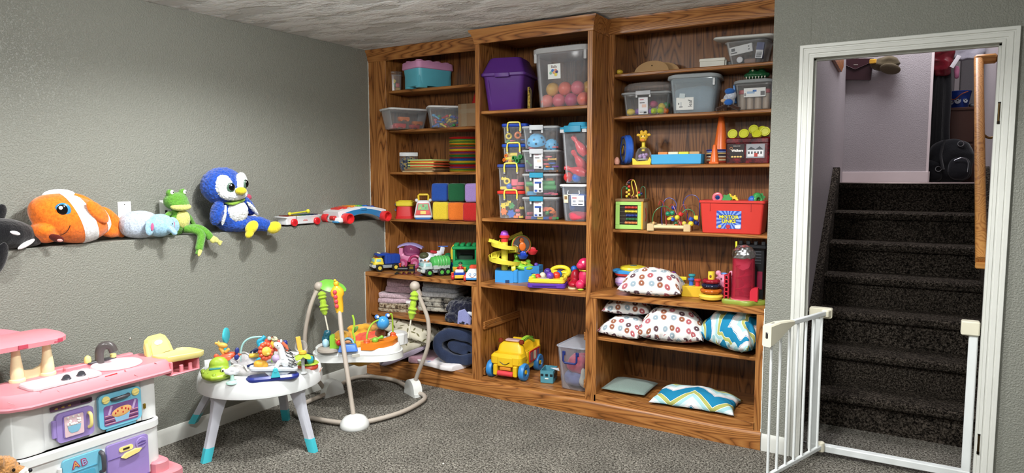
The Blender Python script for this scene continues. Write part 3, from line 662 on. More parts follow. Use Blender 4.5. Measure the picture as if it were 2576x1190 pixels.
part(ov,'handle',B().tube(spline([(.085,-.462,.474),(.095,-.478,.478),(.145,-.479,.481),(.155,-.462,.479)]),.008,10),GRY,'dark grey handle')
ow=part(ov,'picture',B().prism([(.122+a,.408+c) for a,c in rrect(.148,.088,.01,3)],-.4655,-.460,'y'),pl('#7f5a97'),'sticker of a pie on an oven rack')
for i in range(5): part(ow,'rack_bar',B().at((.122,-.466,.372+i*.009)).box(-.072,.072,-.0012,.0006,-.002,.002,.0004),pl('#5d2440' if i%2 else '#c48a98'))
for x in (.075,.178): part(ow,'light_streak',B().at((x,-.466,.43),(0,.35,0)).box(-.005,.005,-.0012,.0006,-.02,.02,.0004),pl('#b9a3cc'))
part(ow,'pie_tin',B().prism([(.088,.405),(.158,.405),(.15,.372),(.096,.372)],-.4675,-.465,'y'),pl('#87b3d3'))
part(ow,'pie',B().at((.123,-.467,.414),(0,-.12,0)).ell((0,0,0),(.044,.002,.022),24,8),pl('#d9a66a'))
for dx,dz in ((0,.012),(-.018,.004),(.016,.006),(.004,-.007),(.028,.0),(-.028,-.004)): part(ow,'cherry',B().ell((.123+dx,-.469,.416+dz),(.0032,.001,.005),8,6),pl('#b3202a'))
fd=door('fridge_door',-.133,.026,.02,.283,AQ,-.468,.015,.016)
part(fd,'handle',B().tube(spline([(.014,-.482,.272),(.016,-.502,.26),(.016,-.504,.20),(.014,-.482,.185)]),.009,10,flat=.8),GRY); part(fd,'seam',B().box(-.13,.0,-.487,-.483,.222,.228,.001),pl('#4d93ad'))
part(fd,'recess',B().prism([(-.06+a,.19+c) for a,c in rrect(.10,.05,.012,3)],-.487,-.483,'y'),pl('#4fa2c0')); part(fd,'hinge',B().at((-.142,-.478,.212)).cyl(.008,.045,0,12,.002),WT)
for ch,x,c1 in (('A',-.085,'#d9b05a'),('B',-.052,'#8fb3dc')):
    l=text(ch,.040,pl('#a83f6a'),fd,(x,-.4855,.252),(PI/2,-.12,0),'letter_magnet',bold=.0025,depth=.001); text(ch,.036,pl(c1),l,(0,0,.0012),(0,0,0),'letter_face',depth=.0006)
dw=door('dishwasher_door',.042,.222,.02,.283,PUR,-.468,.012,.016)
part(dw,'seam',B().box(.043,.221,-.4865,-.483,.100,.104,.001).box(.045,.10,-.4865,-.483,.219,.222,.0008),pl('#5d4a8c'),kind='stuff')
pn=part(dw,'panel_plate',B().prism([(.122+a*1,.250+c+a*.0) for a,c in rrect(.062,.022,.011,4)],-.488,-.483,'y'),YL); part(pn,'display',B().box(.108,.136,-.490,-.487,.2455,.2545,.001),pl('#2c2218'))
part(dw,'handle',B().at((.142,-.487,.222),(0,-.12,0)).prism([(-.045,0),(-.025,.011),(.02,.012),(.045,.004),(.03,-.007),(-.03,-.010)],-.010,.002,'y'),YL,'yellow leaf shaped handle')
dl_=part(dw,'dial',B().at((.19,-.484,.252),(PI/2,0,0)).cyl(.026,.005,0,24,.002),PUR); part(dl_,'slot',B().prism([(.172,.256),(.19,.262),(.208,.258),(.208,.255),(.172,.253)],-.4905,-.4885,'y').prism([(.172,.244),(.208,.249),(.208,.246),(.19,.240),(.172,.241)],-.4905,-.4885,'y'),pl('#5d4a8c'),kind='stuff')
part(k,'side_label',B().at((-.283,-.40,.28),(0,0,-.75)).rb((0,0),.07,.004,-.02,.02,.002,.002),pl('#d5d6d2')); part(k,'latch',B().at((.232,-.452,.40)).rb((0,0),.01,.008,-.012,.012,.002,.002),metal('#c9a63f'))
# highchair on the right end
box_=part(k,'high_chair_box',B().rb((.41,-.44),.15,.12,.515,.522,.01,.003).rb((.41,-.385),.15,.012,.515,.575,.005,.003).rb((.479,-.44),.012,.11,.515,.578,.004,.003).rb((.345,-.45),.012,.09,.515,.58,.004,.003),pl('#dd8690',.45),'pink seat box open at the front')
for x in (.395,.44): part(box_,'slot_post',B().rb((x,-.487),.016,.012,.52,.556,.003,.002),pl('#dd8690',.45))
tp=[(.315,-.395),(.318,-.44),(.338,-.478),(.475,-.515),(.502,-.50),(.50,-.40),(.482,-.365),(.455,-.362),(.43,-.385)]
part(k,'high_chair_tray',B().loft([[(x,y,z) for x,y in inset(tp,i,(.41,-.44))] for z,i in ((.576,.03),(.584,-.02),(.602,-.03),(.605,0),(.597,.06),(.595,.08))]),YL)
Ms=TR((.385,-.335,.585),(-.22,0,.22))
def bk(p,z0,z1):
    b=B(); b.M=Ms; return b.prism(p,z0,z1,'y')
sb=part(k,'high_chair_seat_back',bk([(-.07,0),(-.068,.05),(-.054,.084),(-.028,.098),(.022,.098),(.046,.084),(.064,.05),(.076,.0)],-.01,.014),YL)
part(sb,'quilted_pad',bk([(-.05,.004),(-.05,.05),(-.036,.076),(.022,.080),(.042,.062),(.054,.008)],-.016,-.008),pl('#f3e698',.5)); part(sb,'sticker',bk([(-.006+.024*math.cos(a*PI/8),.060+.012*math.sin(a*PI/8)) for a in range(16)],-.0175,-.015),pl('#c9c3cd'))
part(k,'high_chair_arm',B().tube([(.318,-.36,.59),(.318,-.345,.655)],.010,10),YL)
# --- little dog plush at the lower left corner
dg=thing('plush_dog','tan and cream fluffy plush dog below the left end of the toy kitchen','plush toy',(.63,-2.545,0),PI/2-.35); dg.scale=(.8,.8,.97)
part(dg,'body',blob(B().ell((.0,.03,.17),(.095,.085,.17)).ell((.02,-.02,.28),(.07,.065,.07)).ell((.10,-.01,.30),(.055,.05,.045)).ell((.07,-.09,.03),(.035,.045,.03)).ell((-.06,-.09,.03),(.035,.045,.03)),.006,4,.008,90),plush('#e0d6bf',120,1))
part(dg,'head',blob(B().ell((.0,-.02,.40),(.058,.055,.052)).ell((.05,-.04,.385),(.034,.03,.026)).ell((-.03,.03,.445),(.016,.022,.024)).ell((-.01,-.06,.445),(.016,.02,.024)),.004,4,.004,140),plush('#c0894e',120,.9),'tan head')
part(dg,'muzzle',blob(B().ell((.062,-.045,.378),(.033,.03,.025)).ell((.03,-.06,.360),(.036,.024,.022)),.004,3,.003,140),plush('#efe9dc',120,.8)); part(dg,'nose',B().ell((.095,-.052,.386),(.009,.010,.008),10,8),pl('#16161c',.2))
for x,y in ((.035,-.076),(.055,-.01)): part(dg,'eye',B().ell((x,y,.408),.007,8,6),pl('#1a120c',.1))
# ------------------------------------------------------------------ activity table
tb=thing('activity_table','round white baby activity table with grey legs and turquoise feet','toy table',(.41,-1.25,0),.90)
R2=Matrix.Rotation(-.90,3,'Z')
def loc2(x,y,z=0): return R2@Vector((x-.41,y+1.25,z))
TW=pl('#e6e9ea',.35)
part(tb,'tray',B().lathe([(.20,.345),(.302,.335),(.312,.330),(.317,.333),(.318,.345),(.314,.385),(.307,.408),(.294,.420),(.275,.425),(.17,.412),(.165,.405),(.165,.36)],56),TW)
LG,TQ=pl('#c3c5cf',.4),pl('#45bccb',.35)
for (x,y,z) in ((.386,-1.585,0),(.755,-1.213,0),(.262,-.965,0),(.052,-1.425,.0885)):
    f=loc2(x,y,z); d=Vector((f.x,f.y,0)).normalized(); top=Vector((d.x*.235,d.y*.235,.36)); s=Vector((-d.y,d.x,0))
    def sec(t,w1,w2,s=s,d=d,f=f,top=top): 
        c=f.lerp(top,t); return [c+s*a+d*b_ for a,b_ in [(-w1,-w2),(w1,-w2),(w1,w2*.4),(w1*.55,w2),(-w1*.55,w2),(-w1,w2*.4)]]
    lg=part(tb,'leg',B().loft([sec(.19,.020,.020),sec(.6,.022,.022),sec(.82,.026,.032),sec(1,.034,.06)]),LG)
    part(lg,'foot_cap',B().loft([sec(0,.019,.021),sec(.195,.021,.021)]),TQ,'turquoise foot cap')
z0=.424
part(tb,'seat_cloth',blob(B().at((0,.0,.425)).torus(.165,.028,40,10).at((0,.02,.36)).lathe([(.17,.05),(.15,.0),(.13,-.03)],32),.007,4,.012,26),cloth('#b9b6b8',200,.3),'grey patterned seat sling')
b=B(); 
for i in range(9):
    a=i*2*PI/9+.2; b.tube(spline([(.19*math.cos(a),.19*math.sin(a),.440),(.165*math.cos(a+.18),.165*math.sin(a+.18),.464),(.13*math.cos(a+.35),.13*math.sin(a+.35),.44)],5),.004,6); b.tube(spline([(.19*math.cos(a),.19*math.sin(a),.440),(.165*math.cos(a-.18),.165*math.sin(a-.18),.464),(.13*math.cos(a-.35),.13*math.sin(a-.35),.44)],5),.004,6)
part(tb,'seat_piping',b,cloth('#dddad6'),kind='stuff')
for a,c in ((1.75,'#26305e'),(2.5,'#c86a4a'),(4.4,'#26305e'),(1.2,'#4d9aa8')): part(tb,'cloth_patch',B().at((.158*math.cos(a),.158*math.sin(a),.462),(-.35*math.sin(a),.35*math.cos(a),a)).prism([(-.022,-.02),(.0,.026),(.02,-.012)],-.004,.008,'z'),cloth(c))
# crocodile
CG=pl('#9db83a',.35)
cr=part(tb,'crocodile',blob(B().ell((-.205,-.17,z0+.018),(.078,.095,.030)).ell((-.175,-.215,z0+.022),(.055,.04,.02)).ell((-.20,-.13,z0+.05),(.048,.03,.045)),.004,4),CG)
part(cr,'window',B().at((-.205,-.175,z0+.046),(-.15,0,0)).rb((0,0),.075,.05,-.004,.004,.01,.002),pl('#3f8f9a',.15))
for i in range(5): part(cr,'scale',B().ell((-.275+.006*i*i*.6,-.14-.026*i,z0+.028),(.012,.012,.012),10,6),pl('#8aa52f'))
for x in (-.175,-.135):
    e=part(cr,'eye',B().ell((x,-.222,z0+.047),.015,12,8),CG); part(e,'eye_white',B().ell((x,-.2325,z0+.047),(.010,.005,.010),10,6),pl('#f0f2ec')); part(e,'pupil',B().ell((x-.002,-.237,z0+.047),(.0045,.002,.0055),8,6),pl('#101010'))
part(cr,'smile',B().tube(spline([(-.165,-.257,z0+.026),(-.145,-.259,z0+.018),(-.12,-.250,z0+.022)]),.0016,6),pl('#2a3a10'))
# cloud spinner
c=part(tb,'cloud_stand',B().at((-.135,-.262,z0-.012)).lathe([(.030,0),(.028,.006),(.011,.014),(.008,.035),(.008,.04)],20),pl('#a9cfc4',.4))
cl=part(c,'cloud',blob(B().ell((-.155,-.262,z0+.047),(.016,.011,.015)).ell((-.135,-.262,z0+.056),(.020,.011,.016)).ell((-.115,-.262,z0+.047),(.016,.011,.014)).ell((-.14,-.262,z0+.04),(.018,.010,.013)).ell((-.122,-.262,z0+.038),(.014,.010,.011)),.003,2),pl('#e8eaf0',.4))
# seesaw
NV=pl('#27337e',.3)
part(tb,'seesaw_base',B().at((.055,-.262,z0-.018)).rb((0,0),.255,.085,0,.030,.042,.010,6),NV,'navy blue oval base')
ss=part(tb,'seesaw_pivot',B().prism([(.045,z0+.008),(.09,z0+.008),(.078,z0+.045),(.057,z0+.045)],-.31,-.296,'y').at((.0675,-.296,z0+.043),(PI/2,0,0)).cyl(.012,.016,0,18,.003),TQ)
sp=part(tb,'seesaw_plank',B().at((.06,-.262,z0+.04),(0,.10,0)).rb((0,0),.23,.07,-.006,.012,.02,.004,4).prism([(-.02,-.03),(.05,-.03),(.09,-.005),(-.05,-.005)],-.025,.025,'y'),pl('#c9ced4',.4))
li=part(tb,'lion',blob(B().ell((-.005,-.262,z0+.072),(.030,.022,.022)).ell((.018,-.262,z0+.062),(.018,.016,.018)).tube([(.01,-.262,z0+.08),(.022,-.262,z0+.11)],.016,10),.003,3),pl('#e0a83c',.35))
mn=B().at((.025,-.268,z0+.135),(PI/2,0,.25))
for i in range(12): mn.at((.025,-.268,z0+.135),(PI/2-.15,0,.25)); mn.ell((.026*math.cos(i*PI/6),.036*math.sin(i*PI/6),0),(.013,.013,.014),8,6)
part(li,'mane',mn,pl('#d9573a',.35),'orange mane'); fc=part(li,'face',B().at((.031,-.286,z0+.137),(PI/2-.15,0,.25)).lathe([(.001,.006),(.012,.004),(.022,-.002),(.024,-.008)],20),pl('#e8b44a',.35)); part(fc,'snout',B().ell((.036,-.293,z0+.126),(.008,.004,.007),8,6),pl('#f0c866'))
zb=part(tb,'zebra',blob(B().ell((.125,-.262,z0+.075),(.032,.024,.034)).tube([(.11,-.262,z0+.09),(.095,-.262,z0+.145)],[.022,.016],12).at((.085,-.266,z0+.158),(0,.65,0)).ell((0,0,0),(.026,.015,.017)).at().tube([(.09,-.275,z0+.08),(.07,-.28,z0+.05)],.011,10),.003,3),pl('#eef0f2',.35))
for i in range(6): part(zb,'stripe',B().at((.13+.004*i,-.262,z0+.135-.018*i),(0,.5,0)).torus(.020+.0018*i,.0022,16,5,0),pl('#20242c'))
part(zb,'mane',B().tube([(.105,-.262,z0+.172),(.122,-.262,z0+.15),(.13,-.262,z0+.125)],[.007,.009,.007],8),pl('#dc6a4a')); part(zb,'eye',B().ell((.082,-.2815,z0+.162),.003,6,4),pl('#101010')); part(zb,'ear',B().ell((.10,-.268,z0+.18),(.006,.005,.010),8,6),pl('#eef0f2'))
# white bubble stand, leaf flower and red base
wsd=part(tb,'spinner_stand',B().at((.205,-.215,z0-.008)).lathe([(.024,0),(.022,.005),(.009,.010),(.008,.05),(.010,.075),(.012,.09)],18),pl('#d7dbdc',.4))
fl=B()
for i in range(5): fl.at((.205,-.215,z0+.093),(0,.35,i*2*PI/5+.3)).loft([[(x,y*w_,.002*s_-.12*x*x*8) for x,y,w_ in ((.008,1,.012),(.03,1,.022),(.05,1,.016),(.06,1,.003),(.06,-1,.003),(.05,-1,.016),(.03,-1,.022),(.008,-1,.012))] for s_ in (0,1)])
part(wsd,'leaf_flower',fl,pl('#9db53e',.4)); part(wsd,'flower_center',B().at((.205,-.215,z0+.085)).lathe([(.012,0),(.02,.01),(.018,.02),(.001,.026)],16),pl('#e5a93a')); part(wsd,'paddle',B().at((.19,-.20,z0+.135),(-.1,-.12,.1)).rb((0,0),.024,.008,-.03,.045,.004,.002),pl('#e9b04a'))
part(wsd,'bubble',B().ell((.20,-.17,z0+.12),.033,20,14),clear('#e8e8e8',.12))
rb_=part(tb,'rattle_base',B().at((.235,-.12,z0-.012)).lathe([(.052,0),(.054,.01),(.048,.02),(.04,.022)],24),pl('#d7533c',.4)); part(rb_,'leaf_ring',B().at((.235,-.12,z0+.006)).lathe([(.04,0),(.058,.008),(.050,.016),(.04,.012)],12),pl('#9db53e')); part(rb_,'ball',B().ell((.235,-.12,z0+.035),.036,16,12),pl('#2c3038',.2)); part(rb_,'beetle',B().ell((.243,-.14,z0+.038),(.022,.02,.026),12,8),pl('#3aa9bd',.3))
# mirror, giraffe aeroplane, frame, elephant, bee flower, bow
part(tb,'mirror_paddle',B().at((-.168,.03,z0+.165),(PI/2,.12,1.25)).lathe([(.001,-.006),(.036,-.007),(.042,-.004),(.042,.004),(.036,.007),(.001,.006)],28).at().tube([(-.18,.03,z0+.0),(-.175,.03,z0+.13)],.009,10),TQ,'turquoise mirror ring')
ap=part(tb,'aeroplane_post',B().tube([(-.155,-.06,z0-.01),(-.16,-.06,z0+.06)],[.018,.01],12),pl('#9fc3bb',.4))
ap2=part(ap,'aeroplane',blob(B().at((-.165,-.07,z0+.075),(0,-.25,.2)).ell((0,0,0),(.052,.022,.02)).ell((.0,-.02,-.005),(.02,.04,.006)).ell((-.045,0,.018),(.014,.008,.018)),.003,3),pl('#d95a3c',.3)); part(ap,'propeller',B().at((-.115,-.078,z0+.088),(0,.1,.2)).ell((0,0,.016),(.011,.007,.018),10,8).ell((0,0,-.018),(.012,.007,.016),10,8),NV)
part(ap,'giraffe',blob(B().tube([(-.175,-.06,z0+.085),(-.195,-.06,z0+.125)],.011,10).at((-.182,-.062,z0+.135),(0,.2,0)).ell((0,0,0),(.026,.014,.015)).at().ell((-.212,-.06,z0+.148),(.009,.008,.008)).ell((-.20,-.06,z0+.152),(.005,.005,.010)).tube([(-.17,-.075,z0+.10),(-.15,-.08,z0+.118)],.009,8),.003,2),pl('#e2ae55',.35))
fm=part(tb,'bead_arch',B().tube(spline([(-.105,.10,z0),(-.10,.10,z0+.055),(-.085,.10,z0+.10),(-.05,.10,z0+.125),(.0,.10,z0+.128),(.025,.10,z0+.122)],6),.0055,10),pl('#9cc7c3',.4),'pale teal arch')
part(tb,'rail',B().tube([(-.12,.13,z0+.012),(.06,.13,z0+.012)],.007,10),pl('#7fb9be',.4)); part(tb,'roller',B().at((-.06,.125,z0+.02),(0,PI/2,0)).cyl(.012,.055,0,16,.004),pl('#d9b13a',.35))
part(tb,'elephant',blob(B().ell((.015,.08,z0+.045),(.028,.024,.045)).ell((.012,.08,z0+.085),(.028,.024,.024)).tube(spline([(-.005,.078,z0+.085),(-.008,.075,z0+.108),(.012,.075,z0+.12),(.026,.078,z0+.135)]),.011,10).ell((.0,.07,z0+.008),(.025,.02,.012)),.003,4),pl('#2f9fbd',.25))
be=part(tb,'bee_flower_post',B().tube([(.06,.03,z0),(.062,.03,z0+.07)],.008,10),pl('#7fae4a'))
b=B()
for i in range(6): b.at((.063,.025,z0+.095)).ell((.030*math.cos(i*PI/3+.3),-.004,.030*math.sin(i*PI/3+.3)),(.018,.008,.018),10,8)
part(be,'flower',b,pl('#d9503c',.3)); part(be,'bee',B().at((.066,.005,z0+.105),(0,.3,0)).ell((0,0,0),(.015,.014,.024)),pl('#e9b946',.3)); part(be,'bee_cap',B().at((.074,.003,z0+.13),(0,.5,0)).ell((0,0,0),(.017,.016,.015)),pl('#efe3b0',.3))
for i in range(4): part(be,'bee_stripe',B().at((.074,.003,z0+.122+.006*i),(0,.5,0)).torus(.0165-.001*i,.0014,16,5),pl('#26201c'))
part(be,'wing',B().at((.048,.01,z0+.135),(0,-.4,.2)).ell((0,0,0),(.010,.004,.012),10,6),pl('#b9cfc3'))
part(tb,'bow',B().ell((.105,.0,z0+.075),(.020,.012,.016),12,8).ell((.128,.01,z0+.10),(.013,.010,.020),12,8),NV); part(tb,'leaf_toy',B().at((.10,-.02,z0+.09),(0,.7,0)).ell((0,0,0),(.022,.010,.011),12,8),pl('#a9b84a'))
part(tb,'purple_ball',B().ell((.075,-.10,z0+.05),.022,14,10),pl('#b9a6c9')); part(tb,'arch_handle',B().at((-.235,-.05,z0),(PI/2,0,.4)).torus(.035,.007,18,8,0,PI),pl('#dcdfe0',.35)); part(tb,'back_plate',B().at((-.25,.0,z0-.02),(-.1,0,.3)).rb((0,0),.05,.004,0,.07,.002,.001),pl('#dadcdc'))
part(tb,'warning_label',B().at((.293,-.12,.375),(.0,.25,0)).at((.303,-.085,.372),(0,.28,-.27)).rb((0,0),.002,.05,-.022,.022,.0008,.0005),pl('#d9dad6'),'small side label'); part(tb,'label_band',B().at((.304,-.085,.385),(0,.28,-.27)).rb((0,0),.0026,.05,-.006,.006,.0008,.0005),pl('#c2662f'))
part(tb,'badge',B().at((-.305,-.05,.372),(0,-.28,.16)).rb((0,0),.003,.016,-.008,.008,.001,.001),pl('#c9303a'))
# ------------------------------------------------------------------ baby jumper
TN=pl('#b7aca0',.4); JW=pl('#e4e6e4',.4)
j=thing('baby_jumper','tan tube frame baby jumper with white toy tray and hanging springs','baby jumper',(.47,-.55,0),.76)
R2=Matrix.Rotation(-.76,3,'Z')
def lj(x,y,z): return R2@Vector((x-.47,y+.55,z))
F,Rr,Lf=lj(.69,-.845,0),lj(.612,-.222,0),lj(.16,-.50,0)
ring=[lj(*q) for q in ((.69,-.845,.022),(.80,-.60,.022),(.785,-.35,.022),(.72,-.25,.022),(.612,-.222,.022),(.35,-.10,.022),(.12,-.13,.022),(.065,-.25,.022),(.15,-.49,.022),(.18,-.75,.022),(.27,-.90,.022),(.42,-.915,.022))]
part(j,'base_ring',B().tube(spline(ring,8,True),.014,10,True),TN)
for P,n_ in ((F,0),(Rr,1),(Lf,2)):
    a=math.atan2(P.y,P.x)
    part(j,'foot_pod',B().at((P.x,P.y,0),(0,0,a)).lathe([(.080,0),(.084,.008),(.080,.03),(.06,.056),(.03,.068),(.001,.07)],28) if n_==0 else B().at((P.x,P.y,0),(0,0,a+PI/2)).prism([(-.075,0),(-.075,.02)]+[(.07*math.cos(PI-q*PI/10),.02+.085*math.sin(q*PI/10)) for q in range(11)]+[(.075,.02),(.075,0)],-.03,.03,'y'),JW,'white rounded foot pod')
pods=part(j,'upright',B().tube(spline([lj(.675,-.835,.05),lj(.62,-.815,.25),lj(.55,-.785,.48),lj(.497,-.752,.66)],8),.0135,10),TN)
part(j,'upright',B().tube(spline([lj(.615,-.222,.06),lj(.65,-.22,.145),lj(.735,-.22,.34),lj(.742,-.22,.50),lj(.705,-.235,.62),lj(.675,-.25,.70)],8),.0135,10),TN)
part(j,'upright',B().tube(spline([lj(.13,-.55,.06),lj(.10,-.62,.2),lj(.09,-.655,.38),lj(.10,-.63,.55),lj(.115,-.60,.65),lj(.13,-.57,.71)],8),.0135,10),TN)
for i,(Q,mt) in enumerate(((lj(.662,-.252,.728),'a'),(lj(.135,-.568,.728),'b'))):
    c=part(j,'upright_cap',B().ell(Q,.033 if i==0 else .030,18,12),TN); D=Vector((Q.x,Q.y,0)).normalized()
    part(c,'socket',B().tube([Q+D*.012-Vector((0,0,.02)),Q+D*.03-Vector((0,0,.065))],.021,14),TN)
lv=B(); Q=lj(.135,-.568,.745); pr_=[(0,.02),(.03,.042),(.07,.050),(.11,.045),(.15,.030),(.175,.010)]
lv.at(Q,(.75,.20,-.1)).loft([[(x,y*s_*1.0,z-.5*(abs(s_)*y)**2*10-.0*x) for s_ in (-1,-.5,0,.5,1)]+[(x,y*s_,z-.5*(abs(s_)*y)**2*10-.004) for s_ in (1,.5,0,-.5,-1)] for (x,y),z in zip(pr_,(.0,.012,.014,.008,-.002,-.014))])
part(j,'leaf_canopy',lv,pl('#7cc24a',.35),'bright green plastic leaf')
gh=part(j,'giraffe_head',B().at(lj(.497,-.752,.66),(0,-.10,0)).loft([[(x,y,z) for x,y in rrect(w_,d_,r_,3)] for z,w_,d_,r_ in ((-.03,.042,.04,.015),(.0,.05,.042,.018),(.06,.056,.045,.02),(.075,.078,.05,.024),(.10,.076,.05,.024),(.118,.05,.045,.02),(.128,.03,.03,.012))]),pl('#f0b82e',.3),'yellow giraffe head post top')
Gm=TR(lj(.497,-.752,.66),(0,-.10,0))
for i in range(4): 
    b=B(); b.M=Gm@TR((-.012,-.026,.012+i*.028)); part(gh,'roller',b.ell((0,0,0),(.012,.008,.0135),12,8),pl('#e04a56',.3))
b=B(); b.M=Gm; part(gh,'horn',b.ell((0,0,.142),(.016,.014,.017),12,8).ell((-.004,-.006,.162),(.008,.008,.009),10,6),pl('#f0b82e',.3))
# springs in green sleeves and straps
for a_,b_,c_ in ((lj(.67,-.26,.70),(lj(.655,-.285,.52)),lj(.64,-.30,.40)),(lj(.16,-.57,.70),lj(.19,-.575,.55),lj(.215,-.57,.43))):
    P=[a_.lerp(b_,t/14) for t in range(15)]; rs=[.008]+[.023+.005*math.sin(t*2.6)+.004*math.sin(t*.9) for t in range(13)]+[.012]
    sl=part(j,'spring_sleeve',B().tube([p+Vector((.003*math.sin(t*3.1),0,0)) for t,p in enumerate(P)],rs,12),cloth('#a6c83c',160,.6),'lime green gathered sleeve'); part(sl,'strap',B().tube([b_,c_],.005,8),cloth('#ddd9c8'))
# tray
TZ=.397
def outline(k_,n=60):
    P=[]
    for i in range(n):
        a=2*PI*i/n; r=.215+.03*math.cos(3*(a-1.35))+.018*math.cos(2*a); P.append((r*k_*math.cos(a)*1.08,r*k_*math.sin(a)*.95))
    return P
part(j,'tray',B().loft([[(x,y,z) for x,y in outline(s_)] for z,s_ in ((TZ-.080,.97),(TZ-.075,1.05),(TZ-.036,1.035),(TZ-.034,.995),(TZ-.002,.975),(TZ+.004,.95),(TZ+.002,.6))]),JW)
part(j,'side_tray',B().at((.235,.19,TZ-.03)).lathe([(.066,-.03),(.070,-.026),(.064,.035),(.054,.045),(.001,.045)],24),JW); part(j,'tray_rim',B().tube([(x,y,TZ-.034) for x,y in outline(1.025)],.004,6,True),JW)
part(j,'seat_sling',blob(B().at((0,.02,TZ-.05)).lathe([(.12,.05),(.125,.0),(.10,-.06),(.06,-.085),(.001,-.09)],20),.008,3,.006,25),cloth('#c9962c',200,.4),'mustard fabric seat below the tray')
part(j,'seat_cover',blob(B().at((-.02,.03,TZ+.01)).torus(.12,.030,32,10).ell((-.10,.02,.02),(.06,.10,.04)).ell((.03,.13,.045),(.10,.03,.03)),.007,4,.010,28),cloth('#d9a238',200,.5),'yellow orange seat cover'); part(j,'seat_flap',blob(B().at((.055,.04,TZ+.035),(.25,-.1,0)).ell((0,0,0),(.10,.055,.012)).ell((-.07,-.02,-.005),(.05,.03,.010)),.005,3,.008,40),cloth('#e2583f'),'red scalloped flap'); part(j,'hood_bubble',B().ell((.06,.17,TZ+.055),(.065,.035,.035),20,12),clear('#d9b27a',.35))
OR=pl('#df7f22',.35)
op=[(.0,-.165),(.06,-.185),(.13,-.17),(.19,-.12),(.225,-.04),(.22,.02),(.19,.05),(.175,.0),(.13,-.06),(.07,-.095),(.0,-.10)]
part(j,'orange_toy_base',B().prism(op,TZ-.004,TZ+.034,'z'),OR)
fr_=part(j,'frog_rail',B().tube(spline([(.035,-.14,TZ+.03),(.04,-.14,TZ+.09),(.07,-.10,TZ+.14),(.12,-.05,TZ+.155),(.175,-.0,TZ+.17),(.195,.01,TZ+.16),(.198,.01,TZ+.03)],6),.0055,8),pl('#97b83a',.35))
for x,y in ((.035,-.14),(.198,.01)): part(j,'rail_collar',B().at((x,y,TZ+.030)).lathe([(.018,0),(.02,.006),(.017,.010),(.02,.016),(.014,.022),(.008,.028)],16),pl('#dd5d33',.35))
fg=part(j,'frog_ball',B().ell((.135,-.045,TZ+.13),(.040,.036,.042),20,14),pl('#3f93cf',.25),'blue glittery frog ball')
for x,y in ((.10,-.05),(.165,-.02)): 
    e=part(fg,'eye',B().ell((x,y,TZ+.170),.015,12,8),pl('#3f78c9',.3)); part(e,'eye_white',B().ell((x+.005,y-.011,TZ+.172),(.009,.006,.009),10,6),pl('#f2f4f4'))
part(j,'green_rattle',B().ell((.085,-.13,TZ+.044),(.020,.018,.018),12,8).ell((.125,-.11,TZ+.056),(.013,.012,.012),10,8).tube([(.085,-.13,TZ+.046),(.125,-.11,TZ+.058)],.008,8),pl('#79b43a',.35)); part(j,'brown_ball',B().ell((.12,.02,TZ+.05),.033,14,10),cloth('#7a4a30'))
bb=part(j,'blue_toy_box',B().rb((-.075,-.16),.115,.06,TZ-.006,TZ+.035,.01,.004,2,.095,.05),pl('#4b7fd6',.35)); part(bb,'fish_wheel',B().at((-.075,-.155,TZ+.04),(PI/2,0,0)).lathe([(.036,-.006),(.036,.006),(.028,.006),(.028,-.006)],24,PI),pl('#8fc0d6',.3)); part(bb,'fish',B().at((-.075,-.16,TZ+.05)).ell((0,0,0),(.018,.006,.010),10,8),pl('#c98a5a'))
gp=part(j,'gray_pod',B().at((-.185,-.105,TZ-.012)).lathe([(.068,0),(.072,.006),(.068,.02),(.055,.026),(.001,.026)],28),pl('#a39a90',.4),'taupe round pod'); part(gp,'parrot',blob(B().ell((-.20,-.085,TZ+.05),(.03,.025,.045)).ell((-.195,-.09,TZ+.09),(.024,.02,.024)),.004,2,.004,90),pl('#1f5566',.3)); part(gp,'parrot_belly',B().ell((-.205,-.10,TZ+.035),(.022,.022,.03),12,8),pl('#a9d0e4'))
part(gp,'green_slide',B().prism([(-.18,TZ+.012),(-.18,TZ+.085),(-.165,TZ+.095),(-.15,TZ+.09),(-.15,TZ+.035),(-.105,TZ+.03),(-.10,TZ+.012)],-.155,-.115,'y'),pl('#86bf3a',.3)); lb=part(gp,'ladybird',B().ell((-.125,-.165,TZ+.048),.018,14,10),pl('#c8282c',.2)); part(lb,'stick',B().tube([(-.13,-.155,TZ+.06),(-.17,-.15,TZ+.085)],.003,6),pl('#e2c640'))
part(j,'hanging_lizard',B().tube(spline([(-.045,-.10,TZ+.20),(-.035,-.11,TZ+.15),(-.045,-.12,TZ+.10),(-.035,-.13,TZ+.06),(-.045,-.14,TZ+.02)],5),[.006]*21,8),cloth('#9cc437')); part(j,'leaf_tag',B().at((-.03,-.10,TZ+.11),(.4,.6,0)).ell((0,0,0),(.012,.004,.03),10,6),cloth('#7fae5a'))
part(j,'tray_label',B().at((-.03,-.212,TZ-.022),(.15,0,.05)).rb((0,0),.045,.003,-.010,.010,.002,.001),pl('#cfccc0'))

solo('crumb',B().ell((0,0,.003),(.006,.004,.003),8,6),paint('#dedcd4',.6),'tiny white scrap lying on the carpet in front of the bookcase','scrap',tuple(hit(1115,1168,'z',0)))
